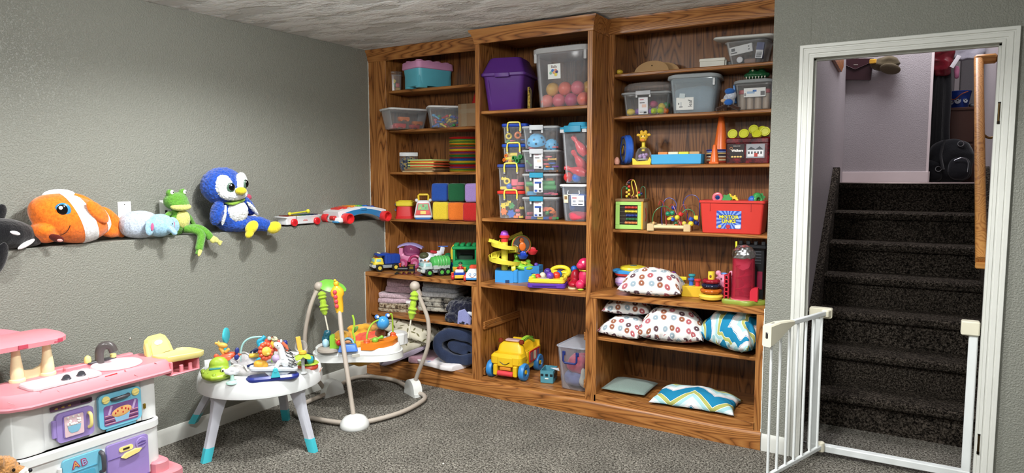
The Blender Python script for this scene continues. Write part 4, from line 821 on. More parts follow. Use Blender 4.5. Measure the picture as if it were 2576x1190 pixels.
# ------------------------------------------------------------------ shared makers for the shelves
def put(u,y,z): return (X(u,y,z),y,z)
CN={'r':('red','#c9302f'),'o':('orange','#e0762c'),'y':('yellow','#e3c93c'),'g':('green','#3d8f4c'),'b':('blue','#2f63b8'),'p':('purple','#7a4a9c'),'k':('pink','#d86a78'),'w':('white','#e4e4e0'),'t':('light blue','#5aa7d8'),'n':('brown','#6e4a30'),'l':('lime','#a9c23c'),'s':('salmon pink','#e58a80'),'c':('coral','#e2705c'),'a':('amber','#dcab52'),'m':('magenta','#b8466f'),'v':('navy','#27345e')}
def shp(k,s):
    b=B()
    if k=='ball': b.ell((0,0,s),s,18,12)
    elif k=='egg': b.at((0,0,s*.78),(0,PI/2,0)).lathe([(.001,-s),(s*.5,-s*.86),(s*.76,-s*.4),(s*.78,0),(s*.68,s*.4),(s*.42,s*.85),(.001,s*1.08)],16)
    elif k=='brick': b.rb((0,0),s*2,s,0,s*.9,.002,.001).at((s*.5,0,s*.9)).cyl(s*.28,s*.25,0,10).at((-s*.5,0,s*.9)).cyl(s*.28,s*.25,0,10)
    elif k=='cube': b.rb((0,0),s*2,s*2,0,s*2,.002,.002)
    elif k=='ring': b.at((0,0,s*1.0),(PI/2,0,0)).torus(s*.7,s*.3,18,8)
    elif k=='pipe': b.at((0,0,s*.5),(0,PI/2,0)).lathe([(s*.5,-s*1.3),(s*.5,s*1.3),(s*.33,s*1.3),(s*.33,-s*1.3)],14)
    elif k=='peg': b.at((0,0,s*.4),(0,1.2,0)).cyl(s*.28,s*2,-s,10).at((s*.9,0,s*.75)).ell((0,0,0),(s*.6,s*.6,s*.45),12,8)
    elif k=='gear': 
        P=[]
        for i in range(24): r=s*(1 if i%4<2 else .76); P.append((r*math.cos(i*PI/12),r*math.sin(i*PI/12)+s))
        b.prism(P,-s*.25,s*.25,'y')
    elif k=='link': b.at((0,0,s*.3)).tube([(s*math.cos(2*PI*i/16),s*.55*math.sin(2*PI*i/16),0) for i in range(16)],s*.28,8,True)
    elif k=='bone': b.tube([(-s*1.2,0,s*.45),(s*1.2,0,s*.45)],s*.3,10).ell((-s*1.25,0,s*.45),s*.45,10,8).ell((s*1.25,0,s*.45),s*.45,10,8)
    elif k=='arch': b.at((0,0,0)).prism([(s*math.cos(a*PI/10),s*math.sin(a*PI/10)) for a in range(11)]+[(s*.5*math.cos(PI-a*PI/10),s*.5*math.sin(PI-a*PI/10)) for a in range(11)],-s*.4,s*.4,'y')
    elif k=='block': b.rb((0,0),s*2.2,s*.9,0,s*.9,.003,.003)
    elif k=='train': b.rb((0,0),s*2.6,s*1.1,s*.25,s*1.0,.004,.003).at((s*.8,0,s*.3),(PI/2,0,0)).cyl(s*.3,s*1.2,-s*.6,12).at((-s*.8,0,s*.3),(PI/2,0,0)).cyl(s*.3,s*1.2,-s*.6,12)
    elif k=='pin': b.lathe([(.001,0),(s*.6,.001),(s*.95,s*1.0),(s*1.0,s*1.5),(s*.75,s*2.4),(s*.42,s*3.2),(s*.40,s*3.5),(s*.52,s*4.0),(s*.45,s*4.5),(.001,s*4.75)],18)
    return b
_proto={}
def loose(kind,col,s,loc,rot,where,word=None,cat='toy piece'):
    nm,hx_=CN[col]; key=(kind,col,round(s,4))
    lab=f'{nm} {word or kind} {where}'
    if key not in _proto:
        o=part(None,'toy_'+kind if kind not in('ball','egg') else kind_name(kind),shp(kind,s),pl(hx_,.35)); _proto[key]=o
    else:
        o=_proto[key].copy(); COL.objects.link(o)
        for k_ in ('label','category','group'): 
            if k_ in o: del o[k_]
    o.location=loc; o.rotation_euler=rot; return tag(o,lab,cat,f'{nm} {word or kind} pieces {where}')
def kind_name(k): return {'ball':'play_ball','egg':'toy_egg'}[k]
def fill(loc,rz,items,where):
    """items: (kind,colour,size,x,y,z[,yaw[,tilt]]) in the bin's own frame"""
    M=TR(loc,(0,0,rz))
    for it in items:
        kind,c,s,x,y,z=it[:6]; yw=it[6] if len(it)>6 else 0; tl=it[7] if len(it)>7 else 0
        wd=None
        if ':' in kind: kind,wd=kind.split(':')
        loose(kind,c,s,tuple(M@Vector((x,y,z))),(0,tl,rz+yw),where,wd)
BINS={}
def bin_(label,loc,rz,w,d,h,lid=None,taper=.88,r=.02,body=None,lh=.014,over=.012,name='storage_bin',cat='storage bin',t=.003,dome=0,group=None,raised=0):
    q=thing(name,label,cat,loc,rz,group); BINS[q.name]=(d,h-lh*.5,taper)
    q_b=part(q,'body',B().tub(w,d,h-lh*.5,taper,t,r),body or clear()); part(q,'rim',B().at((0,0,h-lh*.5-.008)).loft([[(x,y,z) for x,y in rrect(w+k_,d+k_,r,3)] for z,k_ in ((0,0),(0,.010),(.006,.010),(.006,0))]),body or clear())
    if lid:
        S=[(h-lh*.5,over-.002),(h-lh*.5+.003,over),(h+lh*.5-.003,over),(h+lh*.5,over-.006)]
        if raised: S+=[(h+lh*.5,-.02),(h+lh*.5+raised,-.03),(h+lh*.5+raised,-.05)]
        part(q,'lid',B().loft([[(x,y,z) for x,y in rrect(w+2*k_,d+2*k_,r+.004,4)] for z,k_ in S]),lid)
    return q
def sticker(q,x,z,w,h,y,lines=(),bg='#e4e4e2',tilt=0,extra=(),rz=0):
    if q.name in BINS:
        D_,H_,T_=BINS[q.name]; y=-D_/2*(T_+(1-T_)*z/H_)-.0014; tilt=math.atan(D_/2*(1-T_)/H_)
    s=part(q,'label_sheet',B().at((x,y,z),(tilt,0,rz)).box(-w/2,w/2,-.0008,0,-h/2,h/2,.0003),pl(bg,.5),'printed label')
    M=TR((x,y,z),(tilt,0,rz))
    for (dx,dz,ww,hh,c) in extra: 
        b=B(); b.M=M; part(s,'print',b.box(dx-ww/2,dx+ww/2,-.0014,-.0006,dz-hh/2,dz+hh/2,.0002),pl(c,.5))
    for (txt,dx,dz,sz,c,rot) in lines:
        o=text(txt,sz,pl(c,.5),s,(0,0,0),(0,0,0)); o.matrix_local=M@TR((dx,-.0012,dz),(PI/2,rot,0))
    return s
def soft(c,r,e=.45,disp=.008,sc=14,nu=40,nv=18,rot=(0,0,0),seed=0,fold=0):
    b=B().ell((0,0,0),r,nu,nv,e); M=TR(c,rot)
    for i,v in enumerate(b.v):
        n=noise.noise_vector(Vector((v.x*sc+seed*7.3,v.y*sc-seed*3.1,v.z*sc*1.4+seed)))
        b.v[i]=M@(v+n*disp+Vector((0,0,fold*math.sin(v.x*60+seed))))
    return b
def uvmesh(name,grid_top,grid_bot,n,uvs=(1,1)):
    """two (n+1)^2 grids sewn at their border, uv = grid parameter"""
    m=n+1; vs=[v for row in grid_top for v in row]+[v for row in grid_bot for v in row]; fs=[];uv=[]
    for s_ in (0,1):
        for i in range(n):
            for j in range(n):
                q=[(i,j),(i+1,j),(i+1,j+1),(i,j+1)]
                if s_: q=q[::-1]
                fs.append([s_*m*m+a*m+c for a,c in q]); uv.append([(a/n*uvs[0]+s_*.37,c/n*uvs[1]) for a,c in q])
    me=bpy.data.meshes.new(name); me.from_pydata([tuple(v) for v in vs],[],fs); l=me.uv_layers.new(name='UVMap'); k=0
    for f in uv:
        for t in f: l.data[k].uv=t; k+=1
    bm=bmesh.new(); bm.from_mesh(me); bmesh.ops.remove_doubles(bm,verts=bm.verts,dist=1e-5); bmesh.ops.recalc_face_normals(bm,faces=bm.faces); bm.to_mesh(me); bm.free(); me.shade_smooth(); return me
def pillow(name,w,d,h,pinch=.10,wr=.006,seed=1,n=34,flat=.35,sc=11,gather=0):
    T,Bo=[],[]
    for i in range(n+1):
        a,b_=[],[]
        for j in range(n+1):
            u,v=i/n*2-1,j/n*2-1
            k1=1-pinch*(1-v*v)*abs(u)**3; k2=1-pinch*(1-u*u)*abs(v)**3
            x,y=u*w/2*(1-pinch*.8*(1-v*v)*u*u),v*d/2*(1-pinch*.8*(1-u*u)*v*v)
            e=max(0,(1-abs(u)**2.6)*(1-abs(v)**2.6))**.55
            nz=noise.noise(Vector((x*sc+seed*5,y*sc,seed*2.3))); n2=noise.noise(Vector((x*sc*2.6,y*sc*2.6+seed,seed*9)))
            ed=max(0,1-min(1-abs(u),1-abs(v))*3.2); rip=math.sin((math.atan2(v,u))*17+seed)*gather*ed
            top=e*h*(1-flat)+(wr*nz+wr*.6*n2)*(.35+e)+rip; bot=-e*h*flat+wr*.4*nz*e
            if i in(0,n) or j in(0,n): bot=top
            a.append((x,y,top)); b_.append((x,y,bot))
        T.append(a);Bo.append(b_)
    me=uvmesh(name,T,Bo,n,(w,d)); g=T; m=n+1
    U=[[0]*m for _ in range(m)]; V=[[0]*m for _ in range(m)]
    for i in range(m):
        for j in range(1,m): V[i][j]=V[i][j-1]+math.dist(g[i][j],g[i][j-1]); U[j][i]=U[j-1][i]+math.dist(g[j][i],g[j-1][i])
    cu=[U[n//2][j] for j in range(m)]; cv=[V[i][n//2] for i in range(m)]; l=me.uv_layers[0].data
    for f in me.polygons:
        if f.index>=n*n: continue
        for li in f.loop_indices:
            a,b_=l[li].uv; i,j=min(n,round(a/w*n)),min(n,round(b_/d*n)); l[li].uv=(U[i][j]-cu[j],V[i][j]-cv[i])
    return me
@cached
def donutmat(sc=9):
    t=NT('donut_print_cloth'); m=t.N('Mapping'); t.L(t.coord('UV'),m.inputs[0]); m.inputs['Scale'].default_value=(sc,sc,1)
    v=t.N('TexVoronoi',_voronoi_dimensions='2D'); v.inputs['Scale'].default_value=1; v.inputs['Randomness'].default_value=.45; t.L(m.outputs[0],v.inputs['Vector'])
    sep=t.N('SeparateColor'); t.L(v.outputs['Color'],sep.inputs[0])
    col=t.ramp(sep.outputs[0],[(0,'#a4575c'),(.2,'#5a4248'),(.38,'#8f5a44'),(.55,'#8fa0ab'),(.72,'#a86068'),(.88,'#6a5560')],'CONSTANT')
    W=(.85,.85,.84,1); Bk=(0,0,0,1)
    ring=t.ramp(v.outputs['Distance'],[(0,Bk),(.075,(1,1,1,1)),(.27,(.7,.7,.7,1)),(.30,(1,1,1,1)),(.325,Bk)],'CONSTANT')
    c=t.mix(ring,lin('#dcdad8'),col); n=t.noise(t.coord(),60,3); t.bump(n,.25,.006)
    return base(t,c,.9,.15)
@cached
def chevmat(n=5,a=.5,k=3.6,rot=0.0,ph=.5):
    t=NT('chevron_cloth'); m=t.N('Mapping'); t.L(t.coord('UV'),m.inputs[0]); m.inputs['Rotation'].default_value=(0,0,rot)
    s=t.N('SeparateXYZ'); t.L(m.outputs[0],s.inputs[0])
    tri=t.math('ABSOLUTE',t.math('MULTIPLY_ADD',t.math('FRACT',t.math('MULTIPLY_ADD',s.outputs[0],k,ph)),2,-1))
    f=t.math('FRACT',t.math('MULTIPLY_ADD',tri,a,t.math('MULTIPLY',s.outputs[1],n)))
    c=t.ramp(f,[(0,'#1f7ba3'),(.20,'#f0f0ec'),(.22,'#1d4f78'),(.235,'#e2e0e2'),(.38,'#c9dbdc'),(.50,'#9cc6cc'),(.64,'#eef0e6'),(.66,'#a9ab62'),(.80,'#e4e6d8'),(.82,'#1f7ba3')],'CONSTANT')
    t.bump(t.noise(t.coord(),70,3),.2,.005); return base(t,c,.88,.15)
@cached
def leafmat(sc=11):
    t=NT('leaf_print_cloth'); m=t.N('Mapping'); t.L(t.coord('UV'),m.inputs[0]); m.inputs['Scale'].default_value=(sc,sc,1)
    v=t.N('TexVoronoi',_voronoi_dimensions='2D'); v.inputs['Scale'].default_value=1; v.inputs['Randomness'].default_value=.6; t.L(m.outputs[0],v.inputs['Vector'])
    d=t.N('VectorMath',_operation='SUBTRACT'); t.L(m.outputs[0],d.inputs[0]); t.L(v.outputs['Position'],d.inputs[1])
    sep=t.N('SeparateColor'); t.L(v.outputs['Color'],sep.inputs[0])
    r=t.N('VectorRotate',_rotation_type='Z_AXIS'); t.L(d.outputs[0],r.inputs[0]); t.L(t.math('MULTIPLY',sep.outputs[0],6.28),r.inputs['Angle'])
    s2=t.N('VectorMath',_operation='MULTIPLY'); t.L(r.outputs[0],s2.inputs[0]); s2.inputs[1].default_value=(1,3.3,0)
    ln=t.N('VectorMath',_operation='LENGTH'); t.L(s2.outputs[0],ln.inputs[0])
    c=t.mix(t.math('LESS_THAN',ln.outputs['Value'],.36),lin('#c9c3b0'),lin('#6f6a4c')); t.bump(t.noise(t.coord(),80,3),.25,.005)
    return base(t,c,.9,.15)
@cached
def animalfur(a,b,c,sc=30):
    t=NT('fur_'+a.strip('#')); v=t.coord(); n=t.noise(v,sc,3,.6); f=t.noise(v,220,3); t.bump(f,.8,.008); t.p.inputs['Sheen Weight'].default_value=.3
    return base(t,t.mix(t.math('MULTIPLY',f,.5),t.ramp(n,[(.38,a),(.48,b),(.6,c)]),(0,0,0,1)),.95,.1)
@cached
def floral():
    t=NT('floral_cloth'); v=t.coord(); vo=t.N('TexVoronoi'); vo.inputs['Scale'].default_value=26; t.L(v,vo.inputs['Vector']); sep=t.N('SeparateColor'); t.L(vo.outputs['Color'],sep.inputs[0])
    c=t.ramp(sep.outputs[0],[(0,'#e9e4e6'),(.45,'#d9a0b8'),(.6,'#e08a4a'),(.7,'#8f9ed0'),(.82,'#e9e4e6')],'CONSTANT'); return base(t,t.mix(t.ramp(vo.outputs['Distance'],[(.2,(1,1,1,1)),(.45,(0,0,0,1))]),lin('#e6e1e3'),c),.9,.15)
# ------------------------------------------------------------------ left bay, upper shelves
VA=.64   # rotation that turns a front towards the room's middle
L1=put(992,.345,2.052)
j_=bin_('small clear lidded jar of wooden blocks at the left end of the top shelf',L1,VA,.115,.115,.135,clear('#dfe6ea',.22),.94,.012,lh=.024,over=.004,name='block_jar',cat='jar')
fill(L1,VA,[('cube:block','g',.015,-.02,-.022,.005,.1),('cube:block','r',.014,-.025,.015,.005,.4),('cube:block','b',.014,.022,.02,.04,.2),('cube:block','y',.015,-.012,-.025,.065,.3,.5),('cube:block','r',.014,.024,-.015,.036,.2),('cube:block','a',.014,.025,-.02,.005,.6),('cube:block','g',.014,.0,-.022,.036,.7)],'in the small clear block jar on the top shelf')
L2=put(1077,.355,2.052)
bx=thing('brick_box','turquoise toy box with a pink studded brick lid on the top left shelf','toy box',L2,1.27)
bx.scale=(1.22,1.12,1.0)
part(bx,'box',B().loft([[(x,y,z) for x,y in rrect(w_,d_,.03,4)] for z,w_,d_ in ((.012,.225,.165),(.014,.23,.17),(.14,.25,.19))]),pl('#62b9cc',.3)); part(bx,'lid',B().loft([[(x,y,z) for x,y in rrect(w_,d_,.03,4)] for z,w_,d_ in ((.132,.255,.195),(.136,.265,.205),(.178,.26,.20),(.184,.25,.19))]),pl('#dc9cc6',.35))
st=B()
for sx in (-1,1):
    for sy in (-1,1): st.at((sx*.085,sy*.06,0)).rb((0,0),.06,.05,0,.10,.01,.003)
    
part(bx,'foot',st,pl('#62b9cc',.3),kind='stuff')
for x in (-.095,-.03,.03,.095):
    for y in (-.055,.055): part(bx,'stud',B().at((x,y,.183)).cyl(.022,.012,0,18,.003),pl('#dc9cc6',.35))
L3=put(1018,.285,1.768)
bin_('long clear bin with white lid holding wooden train cars, jutting off the second shelf',L3,1.12,.30,.20,.14,pl('#e2e3e4',.35),.84,.03,over=.01)
fill(L3,1.12,[('train:wooden train car','o',.032,-.03,-.05,.055,.05),('train:wooden train car','o',.030,.08,-.045,.03,.1),('train:wooden train car','r',.034,-.06,-.045,.005,.0),('train:wooden train car','r',.03,.055,-.045,.004,.15),('train:wooden train car','k',.024,-.10,.0,.004,1.4)],'in the long clear bin on the second left shelf')
L4=put(1119,.335,1.768)
bin_('clear bin with white lid full of colourful pegs beside the cardboard box',L4,.75,.235,.19,.145,pl('#e2e3e4',.35),.84,.03,over=.01)
ps=[]
for i,c in enumerate('bbyrgrkbbyabtgrybp'): ps.append(('peg:stacking peg',c,.022,-.075+.03*(i%6)+.004*(i//6),-.06+.02*(i%2),.006+.03*(i//6),i*1.3,.2*math.sin(i*2)))
fill(L4,.75,ps,'in the clear peg bin on the second left shelf')
L5=put(1197,.36,1.768)
cb=thing('cardboard_box','brown cardboard box with shiny packing tape, partly behind the middle bay','box',L5,.0); 
part(cb,'carton',B().rb((0,0),.16,.20,0,.155,.003,.002),paint('#8a6f52',.8)); part(cb,'tape',B().rb((-.03,0),.05,.2006,-.0003,.1556,.003,.002).rb((0,0),.1606,.2008,.09,.12,.003,.001),clear('#c9b79a',.35))
p=put(1203,.42,1.768); solo('toy_cone',B().lathe([(.05,0),(.05,.16),(.045,.17),(.01,.28),(.001,.285)],20),pl('#c22a2a'),'red pointed toy behind the cardboard box on the second shelf','toy',p)
# third shelf
p=put(1029,.34,1.459)
zb_=thing('zip_bag','clear zip bag of dark blue game pieces leaning at the left of the third shelf','bag',p,VA)
part(zb_,'contents',blob(soft((0,0,.055),(.058,.03,.055),.6,.018,30),.004,1,.006,60),animalfur('#0f1522','#24406e','#b9a04a',60)); part(zb_,'bag',soft((0,0,.075),(.066,.036,.075),.45,.008,20,seed=3),clear('#dfe3ea',.10)); part(zb_,'zip_strip',B().at((0,-.012,.13),(-.1,0,0)).rb((0,0),.135,.012,-.014,.014,.003,.002),pl('#d9dadb'),'white zip band')
cols=['#c9b48a','#8a6a4a','#a9a05a','#e0653a','#bcd98a','#c94a32','#e3d35a','#e07a3a','#bfd98f']
zz=1.459
for i,c in enumerate(cols):
    th_=.0085 if i!=1 else .014; w_=.27 if i<2 else .23
    solo('puzzle_board',B().at((0,0,0)).rb((0,0),w_,.20,0,th_,.004,.001),paint(c,.5),f'{("cream","brown knobbed","olive","orange red","pale green","red","yellow","orange","light green")[i]} board, {("bottom","second","third","fourth","fifth","sixth","seventh","eighth","top")[i]} of the flat stack beside the plates','puzzle board',(X(1080+(4 if i%2 else -2)-(8 if i<2 else 0),.37,zz),.37,zz),.06*math.sin(i*2.2),'flat boards stacked on the third left shelf'); zz+=th_+.001
pc=['y','g','o','p','r','r','g','y','y','b','b','r','g','g','o','p','r','y','y','p','o','g','o','y','g','y','g','r','r']
zz=1.459
ow=('lowest','second lowest','third lowest','fourth lowest','fifth lowest','sixth lowest','seventh lowest','eighth lowest'); cnt={}
for i,c in enumerate(pc):
    cnt[c]=cnt.get(c,-1)+1; o=solo('stacking_plate',B().lathe([(.001,0),(.105,0),(.112,.004),(.117,.0078),(.114,.0082),(.104,.0045),(.001,.003)],40),pl(CN[c][1],.35),f'{ow[cnt[c]]} {CN[c][0]} round plate in the tall plate stack on the third shelf','plate',(X(1171,.365,zz)+.002*math.sin(i*1.7),.365,zz),0,'tall stack of coloured plates on the third shelf'); zz+=.0083
# fourth shelf
Z4=1.112
p=put(1020,.37,Z4); bk=thing('shape_bucket','red toy bucket with yellow lid and blue handle on the fourth left shelf','toy bucket',p,.5)
part(bk,'bucket',B().loft([[(x,y,z) for x,y in rrect(w_,w_*.95,.02,3)] for z,w_ in ((0,.135),(.012,.135),(.016,.125),(.095,.11))]),pl('#cf2a2c',.35)); part(bk,'lid',B().rb((0,0),.13,.125,.092,.128,.02,.006,3),pl('#e3cf3a',.35),'yellow lid'); part(bk,'lid_step',B().rb((.005,0),.10,.10,.126,.136,.015,.003,3),pl('#e3cf3a',.35)); part(bk,'handle',B().tube(spline([(-.066,-.03,.11),(-.082,-.03,.09),(-.07,-.03,.055)]),.010,8,flat=.6),pl('#24407e',.35),'dark blue handle')
p=put(1066,.335,Z4); ab=thing('activity_toy','white toy with ABC letters, red panels and a yellow carry handle','toy',p,.6)
part(ab,'body',B().loft([[(x,y,z) for x,y in rrect(w_,d_,.015,3)] for z,w_,d_ in ((.016,.135,.10),(.03,.135,.10),(.12,.10,.07),(.135,.085,.06),(.14,.075,.05))]),pl('#e4e5e8',.35)); part(ab,'base',B().rb((0,0),.125,.095,0,.018,.02,.005,3),pl('#2f6cb8',.35),'blue base'); part(ab,'handle',B().tube([(-.035,0,.135),(-.037,0,.175),(-.03,0,.182),(.03,0,.182),(.037,0,.175),(.035,0,.135)],.008,10),pl('#e6c233',.35),'yellow handle'); part(ab,'ear_knob',B().ell((-.05,0,.14),(.013,.012,.013),10,8).ell((.05,0,.14),(.013,.012,.013),10,8),pl('#e4e5e8',.35),kind='stuff')
Mf=TR((0,-.0505,.028),(-.165,0,0))
def face(poly,m,t,name,label=None,par=ab):
    b=B(); b.M=Mf; return part(par,name,b.prism(poly,-t,.002,'y'),m,label)
face([(-.058,.005),(.058,.005),(.04,.092),(-.04,.092)],pl('#b9302f'),.003,'panel_frame'); gp_=face([(-.040,.043),(.040,.043),(.034,.086),(-.034,.086)],pl('#6cae6a'),.005,'green_panel','green letter panel'); rp=face([(a,.023+c) for a,c in rrect(.096,.028,.013,4)],pl('#d6382f',.2),.007,'roller_window','red roller window'); b=B(); b.M=Mf; part(rp,'roller_card',b.prism([(a,.023+c) for a,c in rrect(.04,.024,.003,2)],-.009,.0,'y'),pl('#ddc650'))
for ch,x,z,c in (('A',-.021,.056,'#c9b23a'),('B',0,.072,'#a8352c'),('C',.021,.056,'#3f8f57')):
    o=text(ch,.024,pl(c),gp_,(0,0,0),(0,0,0),bold=.001); o.matrix_local=Mf@TR((x,-.006,z),(PI/2,0,0))
for u,v_,c,nm in ((1113,0,'y','yellow'),(1152,0,'o','orange'),(1189,0,'r','red'),(1110,1,'b','blue'),(1152,1,'g','dark green'),(1194,1,'#a88cc9','lavender')):
    hx_=CN[c][1] if c in CN else c
    if c=='g': hx_='#1f5a38'
    if c=='b': hx_='#2a4fa0'
    z=Z4+.134*v_; p=put(u,.36,z)
    solo('foam_cube',blob(soft((0,0,.066),(.061,.061,.066),.22,.003,20,seed=u),.006,2),cloth(hx_,160,.5),f'{nm} soft fabric cube in the {"upper" if v_ else "lower"} row on the fourth left shelf','fabric cube',p,.42,'soft fabric cubes on the fourth left shelf')
# ------------------------------------------------------------------ left bay, base top: vehicles
def wheels(t,xs,w,r,m,hub=None,tw=.02):
    for x in xs:
        for s in (-1,1):
            wh=part(t,'wheel',B().at((x,s*(w/2),r),(PI/2,0,0)).cyl(r,tw,-tw/2,20,.004),m)
            if hub: part(wh,'hub',B().at((x,s*(w/2+tw/2),r),(PI/2,0,0)).cyl(r*.5,.003,-.0015,14),hub)
BLKP=pl('#17181a',.5)
def truck(label,loc,rz,cab,tank,hub,kind):
    """front of the truck points to local -x"""
    t=thing('toy_truck',label,'toy truck',loc,rz)
    part(t,'chassis',B().rb((0,0),.20,.075,.022,.045,.006,.003),pl('#8f979c',.4))
    part(t,'bumper',B().rb((-.10,0),.025,.098,.028,.05,.008,.004),pl('#b9bfc2',.35))
    cb_=part(t,'cab',B().rb((-.065,0),.075,.092,.045,.098,.012,.008,3,.06,.084),pl(cab,.35)); part(t,'hood',B().rb((-.085,0),.045,.088,.045,.068,.01,.006,3),pl(cab,.35))
    part(cb_,'windscreen',B().at((-.0985,0,.082),(0,.14,0)).rb((0,0),.004,.07,-.011,.011,.001,.001),pl('#9fd0cf',.15),'pale blue windscreen'); part(cb_,'side_window',B().rb((-.068,0),.035,.0915,.071,.091,.003,.002),pl('#9fd0cf',.15)); part(t,'grille',B().rb((-.1085,0),.004,.05,.048,.062,.001,.001),metal('#c8cdd0'))
    for y in (-.034,.034): part(t,'headlight',B().at((-.113,y,.04),(0,PI/2,0)).cyl(.007,.004,-.002,10),pl('#e9e6d2',.2))
    if kind=='dump':
        part(t,'tank',B().rb((.035,0),.115,.095,.048,.12,.01,.008,3),pl(tank,.35)); part(t,'roof_box',B().rb((-.03,0),.10,.085,.11,.128,.01,.006,3),pl(tank,.35))
        b=B()
        for y in (-.022,0,.022): b.at((-.055,y,.128)).cyl(.008,.006,0,12,.002)
        part(t,'button',b,pl('#e6dfb0'),kind='stuff'); part(t,'light_bar',B().rb((-.075,0),.02,.05,.097,.105,.004,.002),pl('#8a2a20'))
        for i in range(4): part(t,'rib',B().rb((-.005+i*.026,0),.006,.1,.055,.115,.002,.002),pl(tank,.35))
    else:
        part(t,'hopper',blob(B().at((.04,0,.085),(0,PI/2,0)).lathe([(.02,-.07),(.045,-.06),(.05,0),(.048,.06),(.03,.068)],20),.004,2),pl(tank,.35)); part(t,'side_panel',B().rb((.035,0),.12,.096,.045,.075,.006,.004),pl('#aeb6b2',.4))
        for i in range(4): part(t,'rib',B().at((.01+i*.02,0,.085),(0,PI/2,0)).torus(.049,.004,20,6),pl('#6ab46a',.35))
        for y in (-.03,.03): part(t,'beacon',B().at((-.06,y,.098)).cyl(.006,.012,0,10,.002),pl('#b5622a'))
    wheels(t,(-.065,.055) if kind=='dump' else (-.06,.03,.075),.088,.027,BLKP,pl(hub,.35),.024); return t
truck('yellow and blue toy dump truck at the left end of the vehicle row',put(972,.12,ZB),1.03,'#e2cc3c','#1f419c','#d9c34a','dump')
truck('grey and green toy garbage truck in front of the white plane',put(1094,.10,ZB),1.05,'#b4bfbe','#4fae57','#58b04a','garb')
# black steam train
t=thing('toy_train','small black and gold toy steam engine beside the yellow truck','toy train',put(1022,.045,ZB),.55+PI)
KB=pl('#15151a',.35); GD=metal('#b7964a',.4)
part(t,'boiler',B().at((.02,0,.035),(0,PI/2,0)).cyl(.018,.075,-.035,18,.003),KB); part(t,'cab',B().rb((-.04,0),.04,.05,.012,.066,.003,.002),KB); part(t,'cab_trim',B().rb((-.04,0),.046,.056,.062,.068,.003,.002).rb((-.04,0),.028,.0515,.04,.058,.002,.001),GD); part(t,'funnel',B().at((.042,0,.05)).lathe([(.006,0),(.006,.012),(.010,.024),(.008,.028)],14),pl('#c8402f')); part(t,'dome',B().at((.015,0,.05)).lathe([(.007,0),(.007,.008),(.001,.014)],12),GD); part(t,'cow_catcher',B().prism([(.055,.004),(.082,.004),(.06,.022),(.055,.022)],-.02,.02,'y'),KB); part(t,'running_board',B().rb((.005,0),.13,.052,.018,.022,.002,.001),GD)
wheels(t,(-.045,-.005,.03),.044,.014,pl('#5c1c20'),GD,.006)
# pink carriage
PKC=pl('#d987ad',.3)
t=thing('toy_carriage','pink toy carriage with a clear violet canopy and lilac roof at the back','toy carriage',put(1032,.33,ZB),.45)
part(t,'body',blob(B().ell((0,0,.075),(.075,.05,.035),e=.7).ell((-.05,0,.09),(.035,.045,.035)),.004,3),PKC); part(t,'canopy',B().at((.012,0,.098)).lathe([(.06,0),(.066,.03),(.058,.06),(.036,.08),(.001,.088)],24),clear('#a64f86',.55)); part(t,'post',B().rb((-.06,-.03),.03,.02,.09,.15,.006,.004),PKC)
LC=pl('#a79bd0',.35); part(t,'roof',B().at((0,0,.0)).loft([[(x,y,.195-.9*x*x-(.012 if s_ else 0)-3*y*y) for y in ((-.045,-.02,0,.02,.045)if not s_ else(.045,.02,0,-.02,-.045))for _ in (0,)] for s_ in (0,) for x in ()] or [[(x,y,.190-3.0*(x-.0)**2-5*y*y+dz) for y,dz in ((-.04,0),(-.02,0),(0,0),(.02,0),(.04,0),(.04,-.01),(0,-.01),(-.04,-.01))] for x in (-.085,-.05,-.02,.02,.05,.10)]),LC,'lilac curved roof')
part(t,'fender',B().at((.05,-.05,.05),(PI/2,0,0)).torus(.045,.010,20,8,0,PI),pl('#b0386a',.3)); wheels(t,(-.045,.05),.095,.036,pl('#b64a78',.35),pl('#d987ad'),.012)
# white plane / helicopter
t=thing('toy_plane','white smiling toy plane with blue propeller behind the garbage truck','toy plane',put(1075,.25,ZB),.62)
WP=pl('#e3e6ee',.3); BP=pl('#4d6fc0',.35)
part(t,'fuselage',blob(B().ell((0,0,.085),(.065,.055,.05)).ell((-.01,-.03,.07),(.05,.04,.03)).at((.06,.03,.105),(0,-.5,.4)).ell((0,0,0),(.06,.03,.03)),.004,3),WP); part(t,'belly',blob(B().ell((-.01,-.025,.052),(.055,.045,.022)),.004,2),BP,'blue belly'); part(t,'canopy',B().at((-.02,-.03,.115),(.5,0,0)).ell((0,0,0),(.036,.03,.022),16,10),pl('#4c4f38',.1),'dark cockpit glass'); part(t,'tail',B().at((.105,.045,.135),(0,.25,.4)).rb((0,0),.035,.014,-.02,.035,.008,.005),WP); part(t,'propeller',B().at((.115,.05,.172)).rb((0,0),.075,.018,-.003,.004,.008,.002),BP); part(t,'red_roof',B().at((.045,.01,.135),(0,.2,.3)).rb((0,0),.05,.03,-.008,.012,.01,.005),pl('#b52f36'))
for x in (-.04,.02): part(t,'eye',B().at((x,-.069,.082),(PI/2,0,0)).cyl(.010,.004,-.002,14),pl('#5a6472'))
wheels(t,(.0,),.075,.022,BLKP,None,.016); part(t,'nose_leg',B().rb((-.035,-.04),.025,.03,.0,.04,.006,.004),BP)
